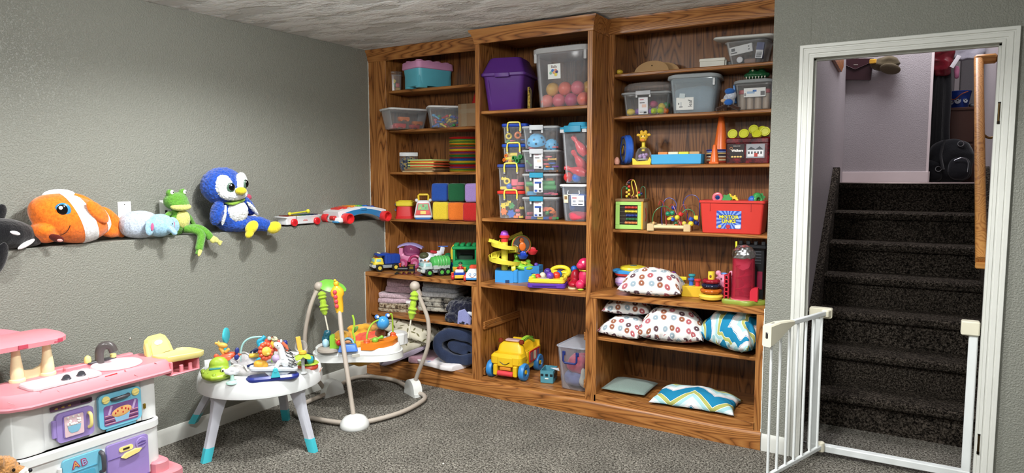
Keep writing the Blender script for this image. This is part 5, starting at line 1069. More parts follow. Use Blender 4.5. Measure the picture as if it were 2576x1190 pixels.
# green bus with block studs
t=thing('toy_bus','large green toy truck with block studs on the roof beside the post','toy bus',put(1172,.21,ZB),.52)
GB=pl('#1f8a50',.35)
part(t,'cab',B().rb((0,.01),.17,.13,.05,.11,.01,.006,3),GB); part(t,'bonnet',B().rb((-.01,-.075),.15,.09,.03,.085,.025,.015,4),GB); part(t,'roof',B().rb((0,.01),.18,.14,.185,.205,.012,.005,3),GB)
b=B()
for x in (-.075,.075):
    for y in (-.045,.065): b.at((x,y,0)).rb((0,0),.018,.018,.105,.19,.004,.002)
part(t,'pillar',b,GB,kind='stuff')
part(t,'rear_wall',B().rb((0,.07),.16,.012,.10,.19,.003,.002),pl('#1c2a22')); part(t,'seat',B().rb((0,.03),.10,.05,.10,.14,.01,.006),pl('#20362a'))
for i in range(4):
    for y in (-.03,.01,.05): part(t,'stud',B().at((-.063+i*.042,y,.204)).cyl(.016,.018,0,16,.003),GB)
part(t,'bumper',B().rb((-.01,-.118),.16,.03,.012,.04,.012,.006),pl('#d98a35',.4),'orange bumper'); part(t,'exhaust_arch',B().tube(spline([(-.092,.02,.11),(-.095,.02,.17),(-.08,.02,.20),(-.05,.02,.212)]),.012,10),pl('#e2c53a',.35),'yellow tube'); wheels(t,(-.055,.055),.15,.034,pl('#16301f'),pl('#1f8a50'),.02)
def figure(label,loc,rz,body,hat,s=1):
    f=thing('toy_figure',label,'toy figure',loc,rz)
    part(f,'body',B().lathe([(.016*s,0),(.018*s,.004*s),(.017*s,.03*s),(.012*s,.042*s)],16),pl(body,.35)); part(f,'head',B().ell((0,0,.054*s),.014*s,14,10),pl('#dba582',.4)); part(f,'cap',B().at((0,0,.058*s)).lathe([(.0155*s,0),(.015*s,.006*s),(.010*s,.013*s),(.001,.016*s)],14),pl(hat,.35)); part(f,'cap_peak',B().at((0,-.013*s,.059*s)).rb((0,0),.022*s,.014*s,0,.003*s,.006*s,.001),pl(hat,.35)); part(f,'arm',B().tube([(-.016*s,-.002,.036*s),(-.022*s,-.012*s,.026*s)],.005*s,8),pl(body,.35)); part(f,'arm',B().tube([(.016*s,-.002,.036*s),(.022*s,-.012*s,.026*s)],.005*s,8),pl(body,.35)); return f
figure('toy worker figure in blue with a green cap standing by the green bus',put(1128,.215,ZB),.6,'#2a5fae','#1f6b45',2.0)
t=thing('toy_truck','small blue and yellow toy truck with red wheels at the shelf front','toy truck',put(1156,.045,ZB),.62)
part(t,'body',B().rb((0,0),.075,.10,.014,.05,.012,.006,3),pl('#243f93',.35)); part(t,'nose',B().rb((0,-.052),.066,.012,.012,.034,.006,.003),pl('#e2b93a'),'yellow nose'); part(t,'windscreen',B().at((0,-.03,.056),(-.3,0,0)).rb((0,0),.055,.02,-.012,.012,.006,.004),pl('#e4e7ea')); part(t,'tipper',B().rb((0,.06),.08,.06,.045,.075,.004,.002,2,.09,.07),pl('#e0ad35',.35),'yellow tipper'); wheels(t,(-.0,),.0,.001,BLKP)
for x in (-.045,.045):
    for y in (-.028,.045): part(t,'wheel',B().at((x,y,.018),(0,PI/2,0)).cyl(.018,.018,-.009,18,.004),pl('#cf2a30',.35))
q=t.location; figure('little red toy driver with a dark green cap in the small blue truck',(q.x+.0,q.y+.012,q.z+.046),.62,'#b52a2c','#1f4a33',.95)
t=thing('toy_car','white smiling toy car with red wheels at the right end of the vehicle row','toy car',put(1190,.05,ZB),.5)
part(t,'body',B().loft([[(x,y,z) for x,y in rrect(w_,d_,.02,4)] for z,w_,d_ in ((.012,.095,.10),(.03,.098,.104),(.05,.085,.085),(.07,.06,.06),(.078,.045,.045))]),pl('#dfe6ea',.3)); part(t,'skirt',B().rb((0,0),.10,.106,.008,.024,.022,.004,4),pl('#3f86c4',.35),'blue skirt'); part(t,'roof_seat',B().rb((.005,.02),.06,.05,.07,.10,.015,.01,3),pl('#cf4a30'))
for x in (-.016,.016): 
    e=part(t,'eye',B().at((x,-.046,.046),(PI/2-.5,0,0)).cyl(.009,.003,-.0015,14),pl('#4a6f94')); part(e,'pupil',B().at((x,-.0478,.0465),(PI/2-.5,0,0)).cyl(.004,.002,-.001,10),pl('#f2f4f6'))
part(t,'smile',B().tube(spline([(-.016,-.0525,.034),(0,-.0540,.028),(.016,-.0525,.034)]),.0014,6),pl('#c2584a'))
for y in (-.03,.03): part(t,'wheel',B().at((-.05,y,.02),(0,PI/2,0)).cyl(.022,.016,-.008,18,.004),pl('#d63a34',.35))
# ------------------------------------------------------------------ left base: blankets
def blanket(label,u,y,z,w,d,hs,m,rz=.0,disp=.011,e=.3,name='blanket',taper=1,group=None,sc=14):
    t=thing(name,label,'blanket',(X(u,y,z),y,z),rz,group); zz=0
    for i,h in enumerate(hs):
        part(t,'fold',soft((.004*math.sin(i*2),-.004*(i%2),zz+h/2),(w/2*(1-.02*i*taper),d/2,h/2+.002),e,disp,sc,seed=i+u),m); zz+=h
    return t
Z1=.445
blanket('speckled brown fur blanket folded under the pink blankets',1008,.24,Z1,.27,.28,(.03,.03),animalfur('#5a4632','#b09a7c','#d8cbb2',45),.35)
blanket('pale pink fleece blanket folded on the brown fur blanket',1005,.24,Z1+.064,.26,.27,(.035,.035),plush('#cdb3bd',90,.6),.4,.010)
blanket('dusty pink plush blanket on top of the left pile',1018,.26,Z1+.136,.23,.25,(.05,.05),plush('#bfa0ac',80,.8),.35,.012)
solo('blanket_tag',B().rb((0,0),.07,.004,0,.02,.002,.001),cloth('#e8e6e6'),'white cloth tag hanging from the pink blanket pile','tag',(X(1030,.07,Z1+.085),.085,Z1+.085),.4)
blanket('orange patterned cloth at the bottom of the right pile',1062,.28,Z1,.16,.24,(.032,),animalfur('#6a2f12','#a85a28','#c9803e',30),.2)
blanket('black and white zebra blanket folded under the grey ones',1112,.26,Z1+.034,.29,.27,(.035,.03,.035),animalfur('#2a2826','#a9a498','#cfcabc',22),.25,.008)
blanket('light grey plush blanket with white edge in the right pile',1120,.26,Z1+.136,.29,.26,(.035,),plush('#c3c3c6',90,.5),.2,.006)
blanket('grey blue plush blanket on top of the right pile',1122,.265,Z1+.172,.29,.25,(.035,.03),plush('#9a9ca4',90,.5),.2,.006)
t=thing('blanket','dark navy fuzzy blanket bundle hanging over the shelf at the right','blanket',(X(1160,.10,Z1),.14,Z1),.3)
part(t,'bundle',blob(soft((.0,.03,.075),(.12,.10,.075),.8,.02,16).at((-.07,-.06,.03)).ell((0,0,0),(.05,.05,.035)).at((.04,-.085,.012)).ell((0,0,0),(.09,.035,.04)),.006,3,.010,60),plush('#15172e',110,.9)); part(t,'lilac_patch',B().at((.045,-.115,.045),(.25,.25,.05)).prism([(-.055,.03),(-.02,.055),(.04,.0),(.045,-.045),(-.045,-.055)],-.012,.012,'y'),cloth('#9ba0d8'),'lilac patch'); part(t,'white_patch',B().at((.09,-.10,.065),(.2,.4,.1)).ell((0,0,0),(.04,.012,.014)),cloth('#dfe6ee'))
ZL0=.127
lm=leafmat(19)
t=thing('play_mat','cream folded play mat with olive leaf print at the left of the bottom shelf','play mat',(X(1025,.10,.25),.13,ZL0),0)
for i,(u,z,w_,d_,rot,sd) in enumerate(((0,.085,.42,.34,(.25,-.42,.35),1),(.03,.185,.42,.32,(.10,.22,.2),2))):
    me=pillow('fold',w_,d_,.10,.03,.006,sd,26,.45); o=part(t,'fold',me,lm); o.location=(u,0,z+.03); o.rotation_euler=rot
    if i==0: part(t,'lining',B().at((u-.02,-.01,z-.01),rot).ell((0,0,0),(w_*.50,d_*.5,.025),28,10,.5),cloth('#a89cae'),'lilac lining edge')
blanket('pink ribbed knit blanket under the leaf print mat',1075,.13,ZL0,.22,.25,(.05,),cloth('#a9828e',120,.8),.3,.008)
blanket('white cloth with colourful flower print under the navy roll',1118,.09,ZL0,.34,.24,(.04,),floral(),-.12,.012)
t=thing('sleeping_bag','navy quilted sleeping bag rolled up at the right of the bottom shelf','sleeping bag',(X(1152,.15,.25),.16,ZL0+.045),.38,None,(0,.12,.38))
def ribbon(pts,th,y0,y1):
    P=[Vector((p[0],p[1])) for p in pts]; Q=[(v.x,v.y) for v in [Vector((q[0],q[1])) for q in spline([(p.x,p.y,0) for p in P],8)]]; o_,i_=[],[]
    for k in range(len(Q)):
        a=Q[max(0,k-1)]; c=Q[min(len(Q)-1,k+1)]; d=Vector((c[0]-a[0],c[1]-a[1])).normalized(); o_.append((Q[k][0]-d.y*th,Q[k][1]+d.x*th)); i_.append((Q[k][0]+d.y*th,Q[k][1]-d.x*th))
    return B().prism(o_+i_[::-1],y0,y1,'y')
rb2=ribbon([(.15,.155),(.06,.19),(-.06,.185),(-.125,.13),(-.11,.06),(-.04,.03),(.05,.025),(.14,.05)],.034,-.14,.13)
rb3=ribbon([(.15,.09),(.08,.115),(.0,.125),(-.045,.105),(.0,.085),(.08,.075)],.022,-.125,.13)
part(t,'outer_fold',blob(rb2,.007,8,.016,13),cloth('#2c3650',140,.4)); part(t,'inner_fold',blob(rb3,.006,6,.012,16),cloth('#2c3650',140,.4)); part(t,'pink_lining',blob(soft((.06,.02,.225),(.06,.10,.025),.7,.012,20),.006,2),cloth('#b8717c'),'dusty pink lining')
solo('bundle',blob(soft((0,0,.08),(.13,.06,.08),.6,.015,14),.007,3),cloth('#252a3a'),'dark folded cloth at the back of the bottom left shelf','cloth',(X(1120,.40,.13),.40,ZL0),.1)
# ------------------------------------------------------------------ middle bay
def putf(u,yf,z,rz,d):
    x=X(u,yf,z); return (x-d/2*math.sin(rz),yf+d/2*math.cos(rz),z)
M1=1.84
q=thing('storage_tote','tall purple plastic tote with a sloped lid on the top middle shelf','storage tote',putf(1265,.06,M1,.22,.28),.22)
PT=pl('#5c2f86',.45)
part(q,'tub',B().loft([[(x,y,z) for x,y in rrect(w_,d_,.03,4)] for z,w_,d_ in ((0,.215,.22),(.006,.225,.23),(.205,.268,.275),(.215,.275,.28))]),PT)
part(q,'panel_ridge',B().loft([[(x,-y0,z) for x,y0,z in ((-.085,.113,.03),(-.08,.1135,.03),(-.095,.138,.19),(-.10,.1375,.19))],[(x,-y0-.004,z) for x,y0,z in ((-.085,.113,.03),(-.08,.1135,.03),(-.095,.138,.19),(-.10,.1375,.19))]]),PT)
lid_=part(q,'lid',B().loft([[(x,y,z) for x,y in rrect(w_,d_,.03,4)] for z,w_,d_ in ((.212,.285,.29),(.217,.300,.305),(.232,.300,.305),(.238,.285,.29),(.325,.215,.215),(.333,.20,.20))]),PT); part(lid_,'handle_tab',B().rb((0,-.155),.095,.02,.205,.232,.004,.003),PT)
solo('picture_book',B().rb((0,0),.20,.016,0,.135,.002,.001),animalfur('#2c2412','#b8963e','#d2b45a',50),'thin yellow book standing between the purple tote and the ball bin','book',(X(1333,.16,M1),.16,M1),2.02)
BQ=(1.538,.215,M1)
tub=bin_('large clear tub with domed lid full of pink and orange play balls',BQ,.0,.39,.30,.33,None,.88,.06,clear('#e6e9ee',.18),name='ball_tub')
part(tub,'lid',B().loft([[(x,y,z+.10*(.12-y*y*1.2-x*x*.8)) for x,y in rrect(w_,d_,.075,6)] for z,w_,d_ in ((.315,.40,.33),(.318,.408,.34),(.345,.408,.34),(.35,.395,.325),(.348,.34,.27))]),clear('#eef0f2',.5)); 
for x in (-.165,.165): part(tub,'clip',B().rb((x,-.160),.018,.012,.27,.325,.004,.003),clear('#eef0f2',.45))
st=sticker(tub,-.045,.215,.085,.088,-.146,[('Balls',0,.027,.022,'#6a3a34',0)],'#e8ebe8',-.05)
for dx,dz,c in ((-.022,-.008,'#8fc3a4'),(-.010,.006,'#3f78c8'),(.010,.008,'#d88a78'),(.018,-.004,'#3d3a70'),(.0,-.006,'#e0a070'),(.012,-.02,'#e3d35a')): 
    o=part(st,'printed_ball',B().ell((0,0,0),(.0095,.0008,.0095),12,8),pl(c)); o.matrix_local=TR((-.045,-.146,.215),(-.05,0,0))@TR((dx,-.0012,dz))
fill(BQ,.0,[('ball:play ball',c,.042,x,y,z) for c,x,y,z in (('s',-.122,-.086,.004),('k',-.040,-.088,.004),('m',.042,-.086,.004),('c',.124,-.086,.004),('n',.125,.0,.004),('a',-.085,-.085,.074),('c',-.001,-.085,.074),('k',.083,-.085,.074),('a',.135,-.04,.075),('s',-.08,.01,.004),('c',0,.01,.004))],'inside the large clear ball tub')
M2=1.158
YH=pl('#e6d45c',.35)
def handlebin(label,u,yf,z,h,lidc,rz=.3,w=.165,d=.25):
    L=putf(u,yf,z,rz,d); q=bin_(label,L,rz,w,d,h,pl(lidc,.35),.93,.02,clear('#e3e6ea',.17),lh=.02,over=.008)
    hd=part(q,'handle',B().tube([(-.04,-d/2-.012,h-.04),(-.042,-d/2-.014,h-.012),(-.038,-d/2-.014,h+.012),(-.028,-d/2-.014,h+.016),(.028,-d/2-.014,h+.016),(.038,-d/2-.014,h+.012),(.042,-d/2-.014,h-.012),(.04,-d/2-.012,h-.04)],.0055,8),YH,'yellow swing handle')
    for x in (-.042,.042): part(hd,'clip',B().rb((x,-d/2-.008),.012,.008,h-.05,h-.02,.003,.002),clear('#eef0f2',.5))
    return L
zz=M2; La=handlebin('clear bin with red lid holding gears, lowest of the left stack',1286,.075,zz,.168,'#d2382f',w=.175,d=.26)
fill(La,.3,[('gear','o',.024,-.055,-.10,.02),('gear','y',.022,-.03,-.10,.075,0,.3),('gear','g',.022,-.005,-.10,.06),('gear','b',.027,-.005,-.105,.004),('brick','k',.015,.035,-.10,.045,.4),('brick','s',.015,.04,-.105,.018,.2),('brick','y',.015,.062,-.10,.06,.6),('brick','y',.014,.06,-.105,.004,0),('gear','y',.02,-.06,-.095,.062,.2),('brick','o',.015,.025,-.105,.004,.2),('brick','w',.014,-.04,-.07,.004,.5)],'inside the red lidded gear bin')
zz+=.181; La=handlebin('clear bin with dull blue lid holding pink bricks, third down in the left stack',1286,.075,zz,.155,'#33478c',w=.175,d=.26)
fill(La,.3,[('block','y',.022,-.055,-.10,.004,.3),('ring','y',.022,-.035,-.10,.035,.2),('ball','b',.020,-.02,-.10,.004),('cube:block','k',.020,.015,-.10,.03,.3),('block','k',.022,.055,-.10,.032,.1),('block','r',.022,.05,-.10,.006,.5),('brick','y',.017,-.055,-.10,.065,.2),('block','k',.02,.02,-.10,.004,1.2)],'inside the bin with the dull blue lid')
zz+=.168; La=handlebin('clear bin with bright blue lid holding toy tubes, second in the left stack',1293,.10,zz,.115,'#2450b4',w=.15,d=.24)
fill(La,.3,[('pipe:tube','g',.030,.035,-.09,.004,1.2),('pipe:tube','g',.028,.015,-.09,.022,1.0),('pipe:tube','g',.028,.05,-.09,.03,1.3),('pipe:tube','y',.026,-.02,-.09,.045,.2),('pipe:tube','y',.026,-.03,-.09,.02,.5),('pipe:tube','o',.024,-.05,-.09,.012,.9),('pipe:tube','o',.022,-.045,-.09,.04,1.2),('pipe:tube','a',.024,-.02,-.095,.002,1.4)],'inside the bin of toy tubes')
zz+=.128; La=handlebin('clear bin with bright blue lid holding small rings, on top of the left stack',1294,.10,zz,.115,'#1f44ad',w=.155,d=.27)
fill(La,.3,[('ring','y',.022,-.045,-.10,.025,.3),('ring','o',.024,.015,-.10,.028,.2),('arch','g',.020,-.05,-.095,.004,.4),('link','k',.016,-.02,-.10,.012,.7),('link','g',.016,.01,-.10,.004,.2),('link','b',.016,.05,-.10,.018,1.0),('link','n',.015,.045,-.10,.035,.5),('arch','y',.02,.055,-.02,.07,.5)],'inside the top bin of small rings')
GL,TL=pl('#b7babf',.4),pl('#1f86a6',.4)
def latchbin(label,u,yf,z,h,w,d,latch,lid,rz=.28,lw=.085):
    L=putf(u,yf,z,rz,d); q=bin_(label,L,rz,w,d,h,lid,.92,.02,clear('#e4e7eb',.18),lh=.014,over=.008)
    lt=part(q,'latch',B().rb((-.02,-d/2-.012),lw,.012,h-.018,h+.012,.003,.002),latch); part(lt,'latch_foot',B().rb((-.02-lw*.42,-d/2-.009),.012,.008,h-.036,h-.016,.002,.001),clear('#eef0f2',.5)); part(lt,'latch_foot',B().rb((-.02+lw*.42,-d/2-.009),.012,.008,h-.036,h-.016,.002,.001),clear('#eef0f2',.5))
    return q,L
clearlid=clear('#e9ecef',.5)
def pricelabel(q,d,w=.055,h=.095,z=.07,blue=True):
    e=[(-.008,.036,.024,.004,'#b05a68'),(.0,-.03,.05,.012,'#d5d8de'),(.012,-.038,.018,.012,'#30343c')]
    e+=[(0,.012,.042,.012,'#2a4a9a'),(.012,-.006,.012,.03,'#2c3038'),(-.014,-.038,.018,.014,'#2f56a8')] if blue else [(-.005,.018,.03,.005,'#3a3030'),(.006,.0,.026,.018,'#e4c3b4'),(-.01,-.036,.02,.004,'#3a3a40')]
    sticker(q,-.012,z,w,h,-d/2+.0065,[],'#e6e6ea',-.07,e)
q,La=latchbin('clear bin with teal clip holding orange arches, lowest of the centre stack',1358,.035,M2,.135,.215,.30,TL,clearlid); pricelabel(q,.30)
fill(La,.28,[('arch','o',.030,.055,-.11,.05,.3,.3),('arch','o',.028,.075,-.11,.03,1.1,.6),('arch','c',.026,.03,-.11,.055,.8),('block','k',.022,-.075,-.115,.004,.6),('block','k',.020,-.07,-.11,.03,1.0),('block','b',.020,-.04,-.115,.004,.1),('block','y',.020,.0,-.12,.004,.1),('block','b',.019,.035,-.12,.004,.8),('ball','g',.014,.04,-.115,.03),('block','r',.02,.07,-.115,.004,.9),('block','g',.018,.09,-.115,.004,.4)],'inside the lowest bin of the centre stack')
q,La=latchbin('clear bin with teal clip holding long green tubes, third down in the centre stack',1358,.035,M2+.149,.13,.215,.30,TL,clearlid); pricelabel(q,.30)
fill(La,.28,[('pipe:tube','g',.034,.04,-.10,.06,.05),('pipe:tube','g',.032,.055,-.11,.034,.1),('pipe:tube','g',.03,-.055,-.11,.058,.1),('block','y',.024,-.092,-.10,.04,1.5,1.2),('block','t',.026,-.06,-.11,.004,.4),('link','m',.018,.04,-.12,.008,.3),('link','m',.018,.065,-.12,.012,.9),('link','k',.018,.085,-.12,.006,.2),('block','o',.020,.05,-.09,.09,.1),('link','m',.016,-.035,-.115,.075,.4)],'inside the bin with the green tubes')
q,La=latchbin('clear bin with grey clip holding toy bones, second in the centre stack',1358,.035,M2+.293,.13,.215,.30,GL,clearlid); pricelabel(q,.30,blue=False)
fill(La,.28,[('bone','t',.020,.05,-.12,.012,.15),('bone','p',.018,-.07,-.11,.004,.5),('bone','a',.018,.07,-.11,.072,.2),('link','k',.018,.035,-.12,.045,.4),('link','r',.018,.03,-.11,.07,.9),('link','b',.018,.07,-.12,.05,.1),('link','p',.018,.09,-.12,.03,.6),('link','k',.018,.045,-.11,.09,.2),('bone','g',.017,-.08,-.11,.05,1.0,.6),('bone','n',.018,.08,-.12,.0,.1),('link','o',.017,.045,-.125,.03,1.3)],'inside the bin of toy bones')
q,La=latchbin('clear bin with grey clip holding light blue perforated half balls, top of the centre stack',1358,.035,M2+.437,.13,.215,.30,GL,clearlid)
def whiffle(label,loc,rz,r,tilt):
    t=thing('half_ball',label,'toy ball',loc,0,None,(tilt,0,rz)); part(t,'shell',B().lathe([(r*math.cos(a*PI/16),r*math.sin(a*PI/16)) for a in range(0,9)]+[((r-.003)*math.cos(a*PI/16),(r-.003)*math.sin(a*PI/16)) for a in range(8,-1,-1)],30),pl('#5fb0dd',.35))
    for k_,n_ in ((.35,7),(.8,5)):
        for i in range(n_):
            a=i*2*PI/n_+k_; D=Vector((math.cos(k_)*math.cos(a),math.cos(k_)*math.sin(a),math.sin(k_))); M=D.to_track_quat('Z','Y').to_matrix().to_4x4(); M.translation=D*(r-.0005); b=B(); b.M=M; part(t,'hole',b.cyl(r*.12,.0015,0,12),pl('#1f4a66'))
    return t
Mx=TR(La,(0,0,.28)); whiffle('larger light blue perforated half ball in the top centre bin',tuple(Mx@Vector((-.035,-.08,.038))),.3,.060,.5); whiffle('smaller light blue perforated half ball at the right of the top centre bin',tuple(Mx@Vector((.06,-.085,.020))),.2,.042,1.0)
fill(La,.28,[('link','k',.018,.085,-.11,.004,.3),('link','k',.018,-.06,-.1,.0,.3)],'inside the top bin of the centre stack')
Lw=(1.642,.185,M2); q=bin_('white lidded clear bin holding blue and red soft pieces under the bowling pin bin',Lw,.0,.18,.30,.215,pl('#e6e7e8',.35),.86,.03,clear('#dfe4ec',.25),over=.010)
part(q,'side_handle',B().tube([(-.035,-.147,.185),(-.04,-.150,.165),(-.03,-.148,.16),(.03,-.148,.16),(.04,-.150,.165),(.035,-.147,.185)],.003,6),clear('#f2f4f6',.6)); sticker(q,.025,.125,.085,.062,-.1465,[],'#e6e9ee',-.07,[(-.02,.016,.03,.008,'#b8757c'),(-.022,-.004,.02,.012,'#9aa0ac'),(.022,-.002,.032,.004,'#30343c'),(.018,-.022,.03,.008,'#4a4e58'),(-.02,-.022,.03,.005,'#5a5e68')])
sticker(q,-.052,.135,.03,.05,-.147,[],'#d9cdb4',-.07,[(.0,.006,.018,.02,'#8a6a44'),(0,-.012,.012,.012,'#e8dcc0')])
Mx=TR(Lw,(0,0,0)); solo('soft_pad',soft((0,0,.065),(.068,.10,.062),.6,.012,14),cloth('#2f5fae'),'blue soft pad inside the clear bin with white lid','soft toy',tuple(Mx@Vector((-.005,-.015,.045))),.2); solo('soft_pad',soft((0,0,.03),(.062,.035,.028),.7,.012,18,seed=4),cloth('#c44a5c'),'red soft pad at the bottom front of the clear bin with white lid','soft toy',tuple(Mx@Vector((.015,-.098,.004))),.2)
Lt=(1.642,.185,M2+.229); q=bin_('tall clear bin with teal lid holding red bowling pins',Lt,.0,.18,.29,.325,pl('#2f8cae',.4),.84,.03,clear('#e1e5ea',.17),over=.012,raised=.028)
part(q,'latch',B().rb((-.005,-.158),.11,.014,.30,.338,.004,.003),pl('#237f9f',.4)); part(q,'latch_foot',B().rb((-.075,-.150),.03,.012,.298,.318,.003,.002),clear('#eef0f2',.5)); part(q,'latch_foot',B().rb((.07,-.150),.03,.012,.298,.318,.003,.002),clear('#eef0f2',.5))
Mx=TR(Lt,(0,0,0))
for i,(p_,rt_) in enumerate((((.045,-.075,.165),(0,-.62,.2)),((.055,-.09,.055),(0,-1.30,.1)),((.02,-.03,.08),(0,-.65,.9)))):
    o=solo('bowling_pin',shp('pin',.031),pl('#cc3a44',.3),('red bowling pin standing tilted, highest in the teal lidded bin','red bowling pin lying at the front of the teal lidded bin','red bowling pin behind the others in the teal lidded bin')[i],'bowling pin',tuple(Mx@Vector(p_)),0,'red bowling pins in the teal lidded bin',rt_)
fill(Lt,.0,[('ball:bowling ball','r',.030,-.062,-.09,.005),('ball:bowling ball','b',.027,-.005,-.098,.005)],'at the bottom of the teal lidded bin')
# ------------------------------------------------------------------ middle bay, base top: spiral tower, busy board, others
t=thing('ball_tower','yellow spiral ball tower toy on a bright blue base','ball tower',(X(1300,.20,ZB),.20,ZB),.42)
YT,BT,GT=pl('#e6d94a',.35),pl('#3f96dc',.3),pl('#8cc63f',.3)
part(t,'base',B().prism([(-.13,-.10),(-.05,-.125),(.0,-.11),(.03,-.11),(.06,-.09),(.15,-.03),(.17,.04),(.12,.10),(-.06,.12),(-.14,.04)],0,.075,'z'),BT); part(t,'rim',B().prism([(.06,-.085),(.15,-.03),(.17,.04),(.12,.10),(.11,.09),(.15,.03),(.13,-.02),(.055,-.07)],.07,.10,'z'),BT); part(t,'notch',B().box(-.06,-.035,-.1255,-.115,.0,.018,.001),pl('#1c3c6a')); part(t,'corner_post',B().at((.005,-.105,0)).cyl(.018,.085,0,16,.003),BT)
for i in range(3): part(t,'vent',B().box(.09,.125,-.064+.02*i*0,-.06,.03+.012*i,.036+.012*i,.001),pl('#2a6fae'))
part(t,'column',B().at((-.075,-.04,.07)).cyl(.022,.19,0,20,.002),YT)
for z0_,z1_,a0,a1,R_ in ((.255,.205,2.6,6.6,.062),(.205,.16,5.8,9.6,.062),(.155,.085,2.9,8.2,.078)):
    P=[]; n=22
    for i in range(n+1):
        a=a0+(a1-a0)*i/n; z=z0_+(z1_-z0_)*i/n; c,s=math.cos(a),math.sin(a)
        P.append([(-.075+c*(R_+o),-.04+s*(R_+o),z+h) for o,h in ((-.024,.016),(-.020,-.004),(.020,-.004),(.024,.016),(.028,.016),(.025,-.010),(-.025,-.010),(-.028,.016))])
    part(t,'spiral_track',B().loft(P),YT)
part(t,'track_end',B().tube([(-.02,-.105,.09),(.005,-.105,.092)],.02,10),YT); part(t,'track_top',B().at((-.13,-.02,.25),(0,.3,.4)).prism([(-.06,-.02),(.04,-.03),(.05,.03),(-.05,.03)],-.01,.012,'z'),YT); part(t,'ramp_arm',B().tube([(-.06,.02,.27),(.03,.05,.31)],.015,8,flat=.5),pl('#c9b84a',.4))
part(t,'collar',B().at((-.075,-.04,.255)).lathe([(.022,0),(.024,.012),(.022,.025),(.034,.030),(.034,.042),(.022,.05)],12),pl('#d9393a',.3),'red flower collar'); part(t,'dome',B().at((-.075,-.04,.29)).lathe([(.027,0),(.028,.016),(.022,.034),(.010,.042),(.001,.043)],18),pl('#a34fc0',.3),'purple egg top')
mf=part(t,'mirror_frame',B().at((.03,.0,.235),(PI/2,0,.25)).lathe([(.001,-.02),(.062,-.02),(.066,-.01),(.064,.012),(.056,.014),(.056,.004),(.001,.004)],30),GT,'green round frame'); part(mf,'mirror',B().at((.03,.0,.235),(PI/2,0,.25)).cyl(.0555,.002,.0045,28),metal('#b9aeb6',.15)); part(mf,'frame_ring',B().at((.03,.0,.235),(PI/2,0,.25)).torus(.058,.004,28,6,.013),pl('#c25a2c')); part(mf,'spiral_rattle',B().at((.04,-.018,.225),(PI/2,0,.25)).ell((0,0,0),(.022,.03,.006)),pl('#dc6f2a',.3)); part(mf,'spiral_rattle',B().at((.035,-.017,.265),(PI/2,0,.25)).ell((0,0,0),(.014,.018,.005)),pl('#dc6f2a',.3))
def cup(x,y,z,c): part(t,'cup',B().at((x,y,z)).lathe([(.001,-.022),(.022,-.016),(.033,.0),(.036,.008),(.033,.008),(.02,-.010),(.001,-.015)],22),pl(c,.25)); part(t,'cup_fin',B().at((x,y+.02,z+.012)).ell((0,0,0),(.022,.006,.02),12,8),pl(c,.25))
cup(.045,-.045,.165,'#2447b0'); cup(.105,-.01,.19,'#c9323a')
part(t,'frog_ramp',blob(B().at((.045,-.035,.10),(.25,.15,0)).ell((0,0,0),(.075,.05,.025)).at().ell((.0,-.01,.125),(.022,.02,.018)).ell((.075,.0,.125),(.018,.018,.014)).tube([(.01,.0,.11),(-.01,.02,.17)],.014,8),.004,3),GT); part(t,'star',B().at((.055,-.06,.121),(.25,.15,.2)).prism([((.012 if i%2 else .026)*math.cos(i*PI/5),(.012 if i%2 else .026)*math.sin(i*PI/5)) for i in range(10)],0,.006,'z'),pl('#d8d84a',.3))
part(t,'corner_button',B().ell((.125,.03,.10),.014,12,8),pl('#6a4aa8'))
bd=thing('busy_board','yellow and purple toy busy board with coloured ball buttons, at the shelf front','toy',(X(1378,.075,ZB),.075,ZB),.33)
part(bd,'base',B().rb((0,0),.235,.15,0,.028,.018,.004,4),pl('#5a33a0',.35),'purple base'); part(bd,'deck',B().rb((0,0),.228,.143,.027,.056,.02,.008,4),pl('#e8ca3e',.35),'yellow deck')
for x,y in ((-.095,-.055),(.095,-.055),(.10,.055),(-.095,.055)): part(bd,'corner_post',B().at((x,y,.028)).cyl(.015,.04,0,16,.005),pl('#e8ca3e',.35))
part(bd,'groove',B().rb((-.01,-.076),.15,.003,.010,.016,.001,.001),pl('#3a1f74')); part(bd,'well',B().at((-.01,-.005,.055)).lathe([(.055,0),(.055,.006),(.045,.004),(.001,.002)],26),pl('#a9a49c',.15),'grey dish')
for x,y,r,c,z in ((-.085,-.04,.018,'#8cc63f',.06),(-.062,-.01,.020,'#c9323a',.06),(-.035,.02,.020,'#d9d3b8',.066),(-.008,.045,.024,'#4a3390',.085),(.02,-.035,.024,'#6a3fb0',.072),(.055,-.005,.024,'#d8402f',.072),(.065,.025,.022,'#2f6cc4',.075),(.04,.055,.016,'#d9a83a',.07)): part(bd,'button_ball',B().ell((x,y,z),r,16,10),pl(c,.25))
b=thing('steering_toy','yellow toy steering wheel on a red base behind the busy board','toy',(X(1410,.24,ZB),.24,ZB),.35)
part(b,'base',B().rb((0,0),.20,.16,0,.045,.04,.01,4),pl('#b5252c',.35)); part(b,'steering_wheel',B().at((0,-.03,.075),(.45,0,0)).torus(.058,.014,28,10),pl('#ead83c',.35)); part(b,'hub',B().at((0,-.03,.075),(.45,0,0)).rb((0,0),.10,.03,-.006,.006,.012,.003).cyl(.022,.014,-.004,18,.003),pl('#ead83c',.35)); part(b,'horn',B().at((0,-.03,.083),(.45,0,0)).ell((0,0,.004),(.018,.012,.005)),pl('#3a2a5a'))
for x,y,z,c in ((.085,.02,.09,'#2f6cc4'),(.095,-.045,.07,'#2456b8'),(-.085,.02,.07,'#e08a35'),(-.03,.06,.085,'#c9323a')): part(b,'lever_ball',B().ell((x,y,z),.022,14,10),pl(c,.25)); part(b,'lever',B().tube([(x*.8,y*.8,.04),(x,y,z-.015)],.007,8),pl('#d9d2c0'))
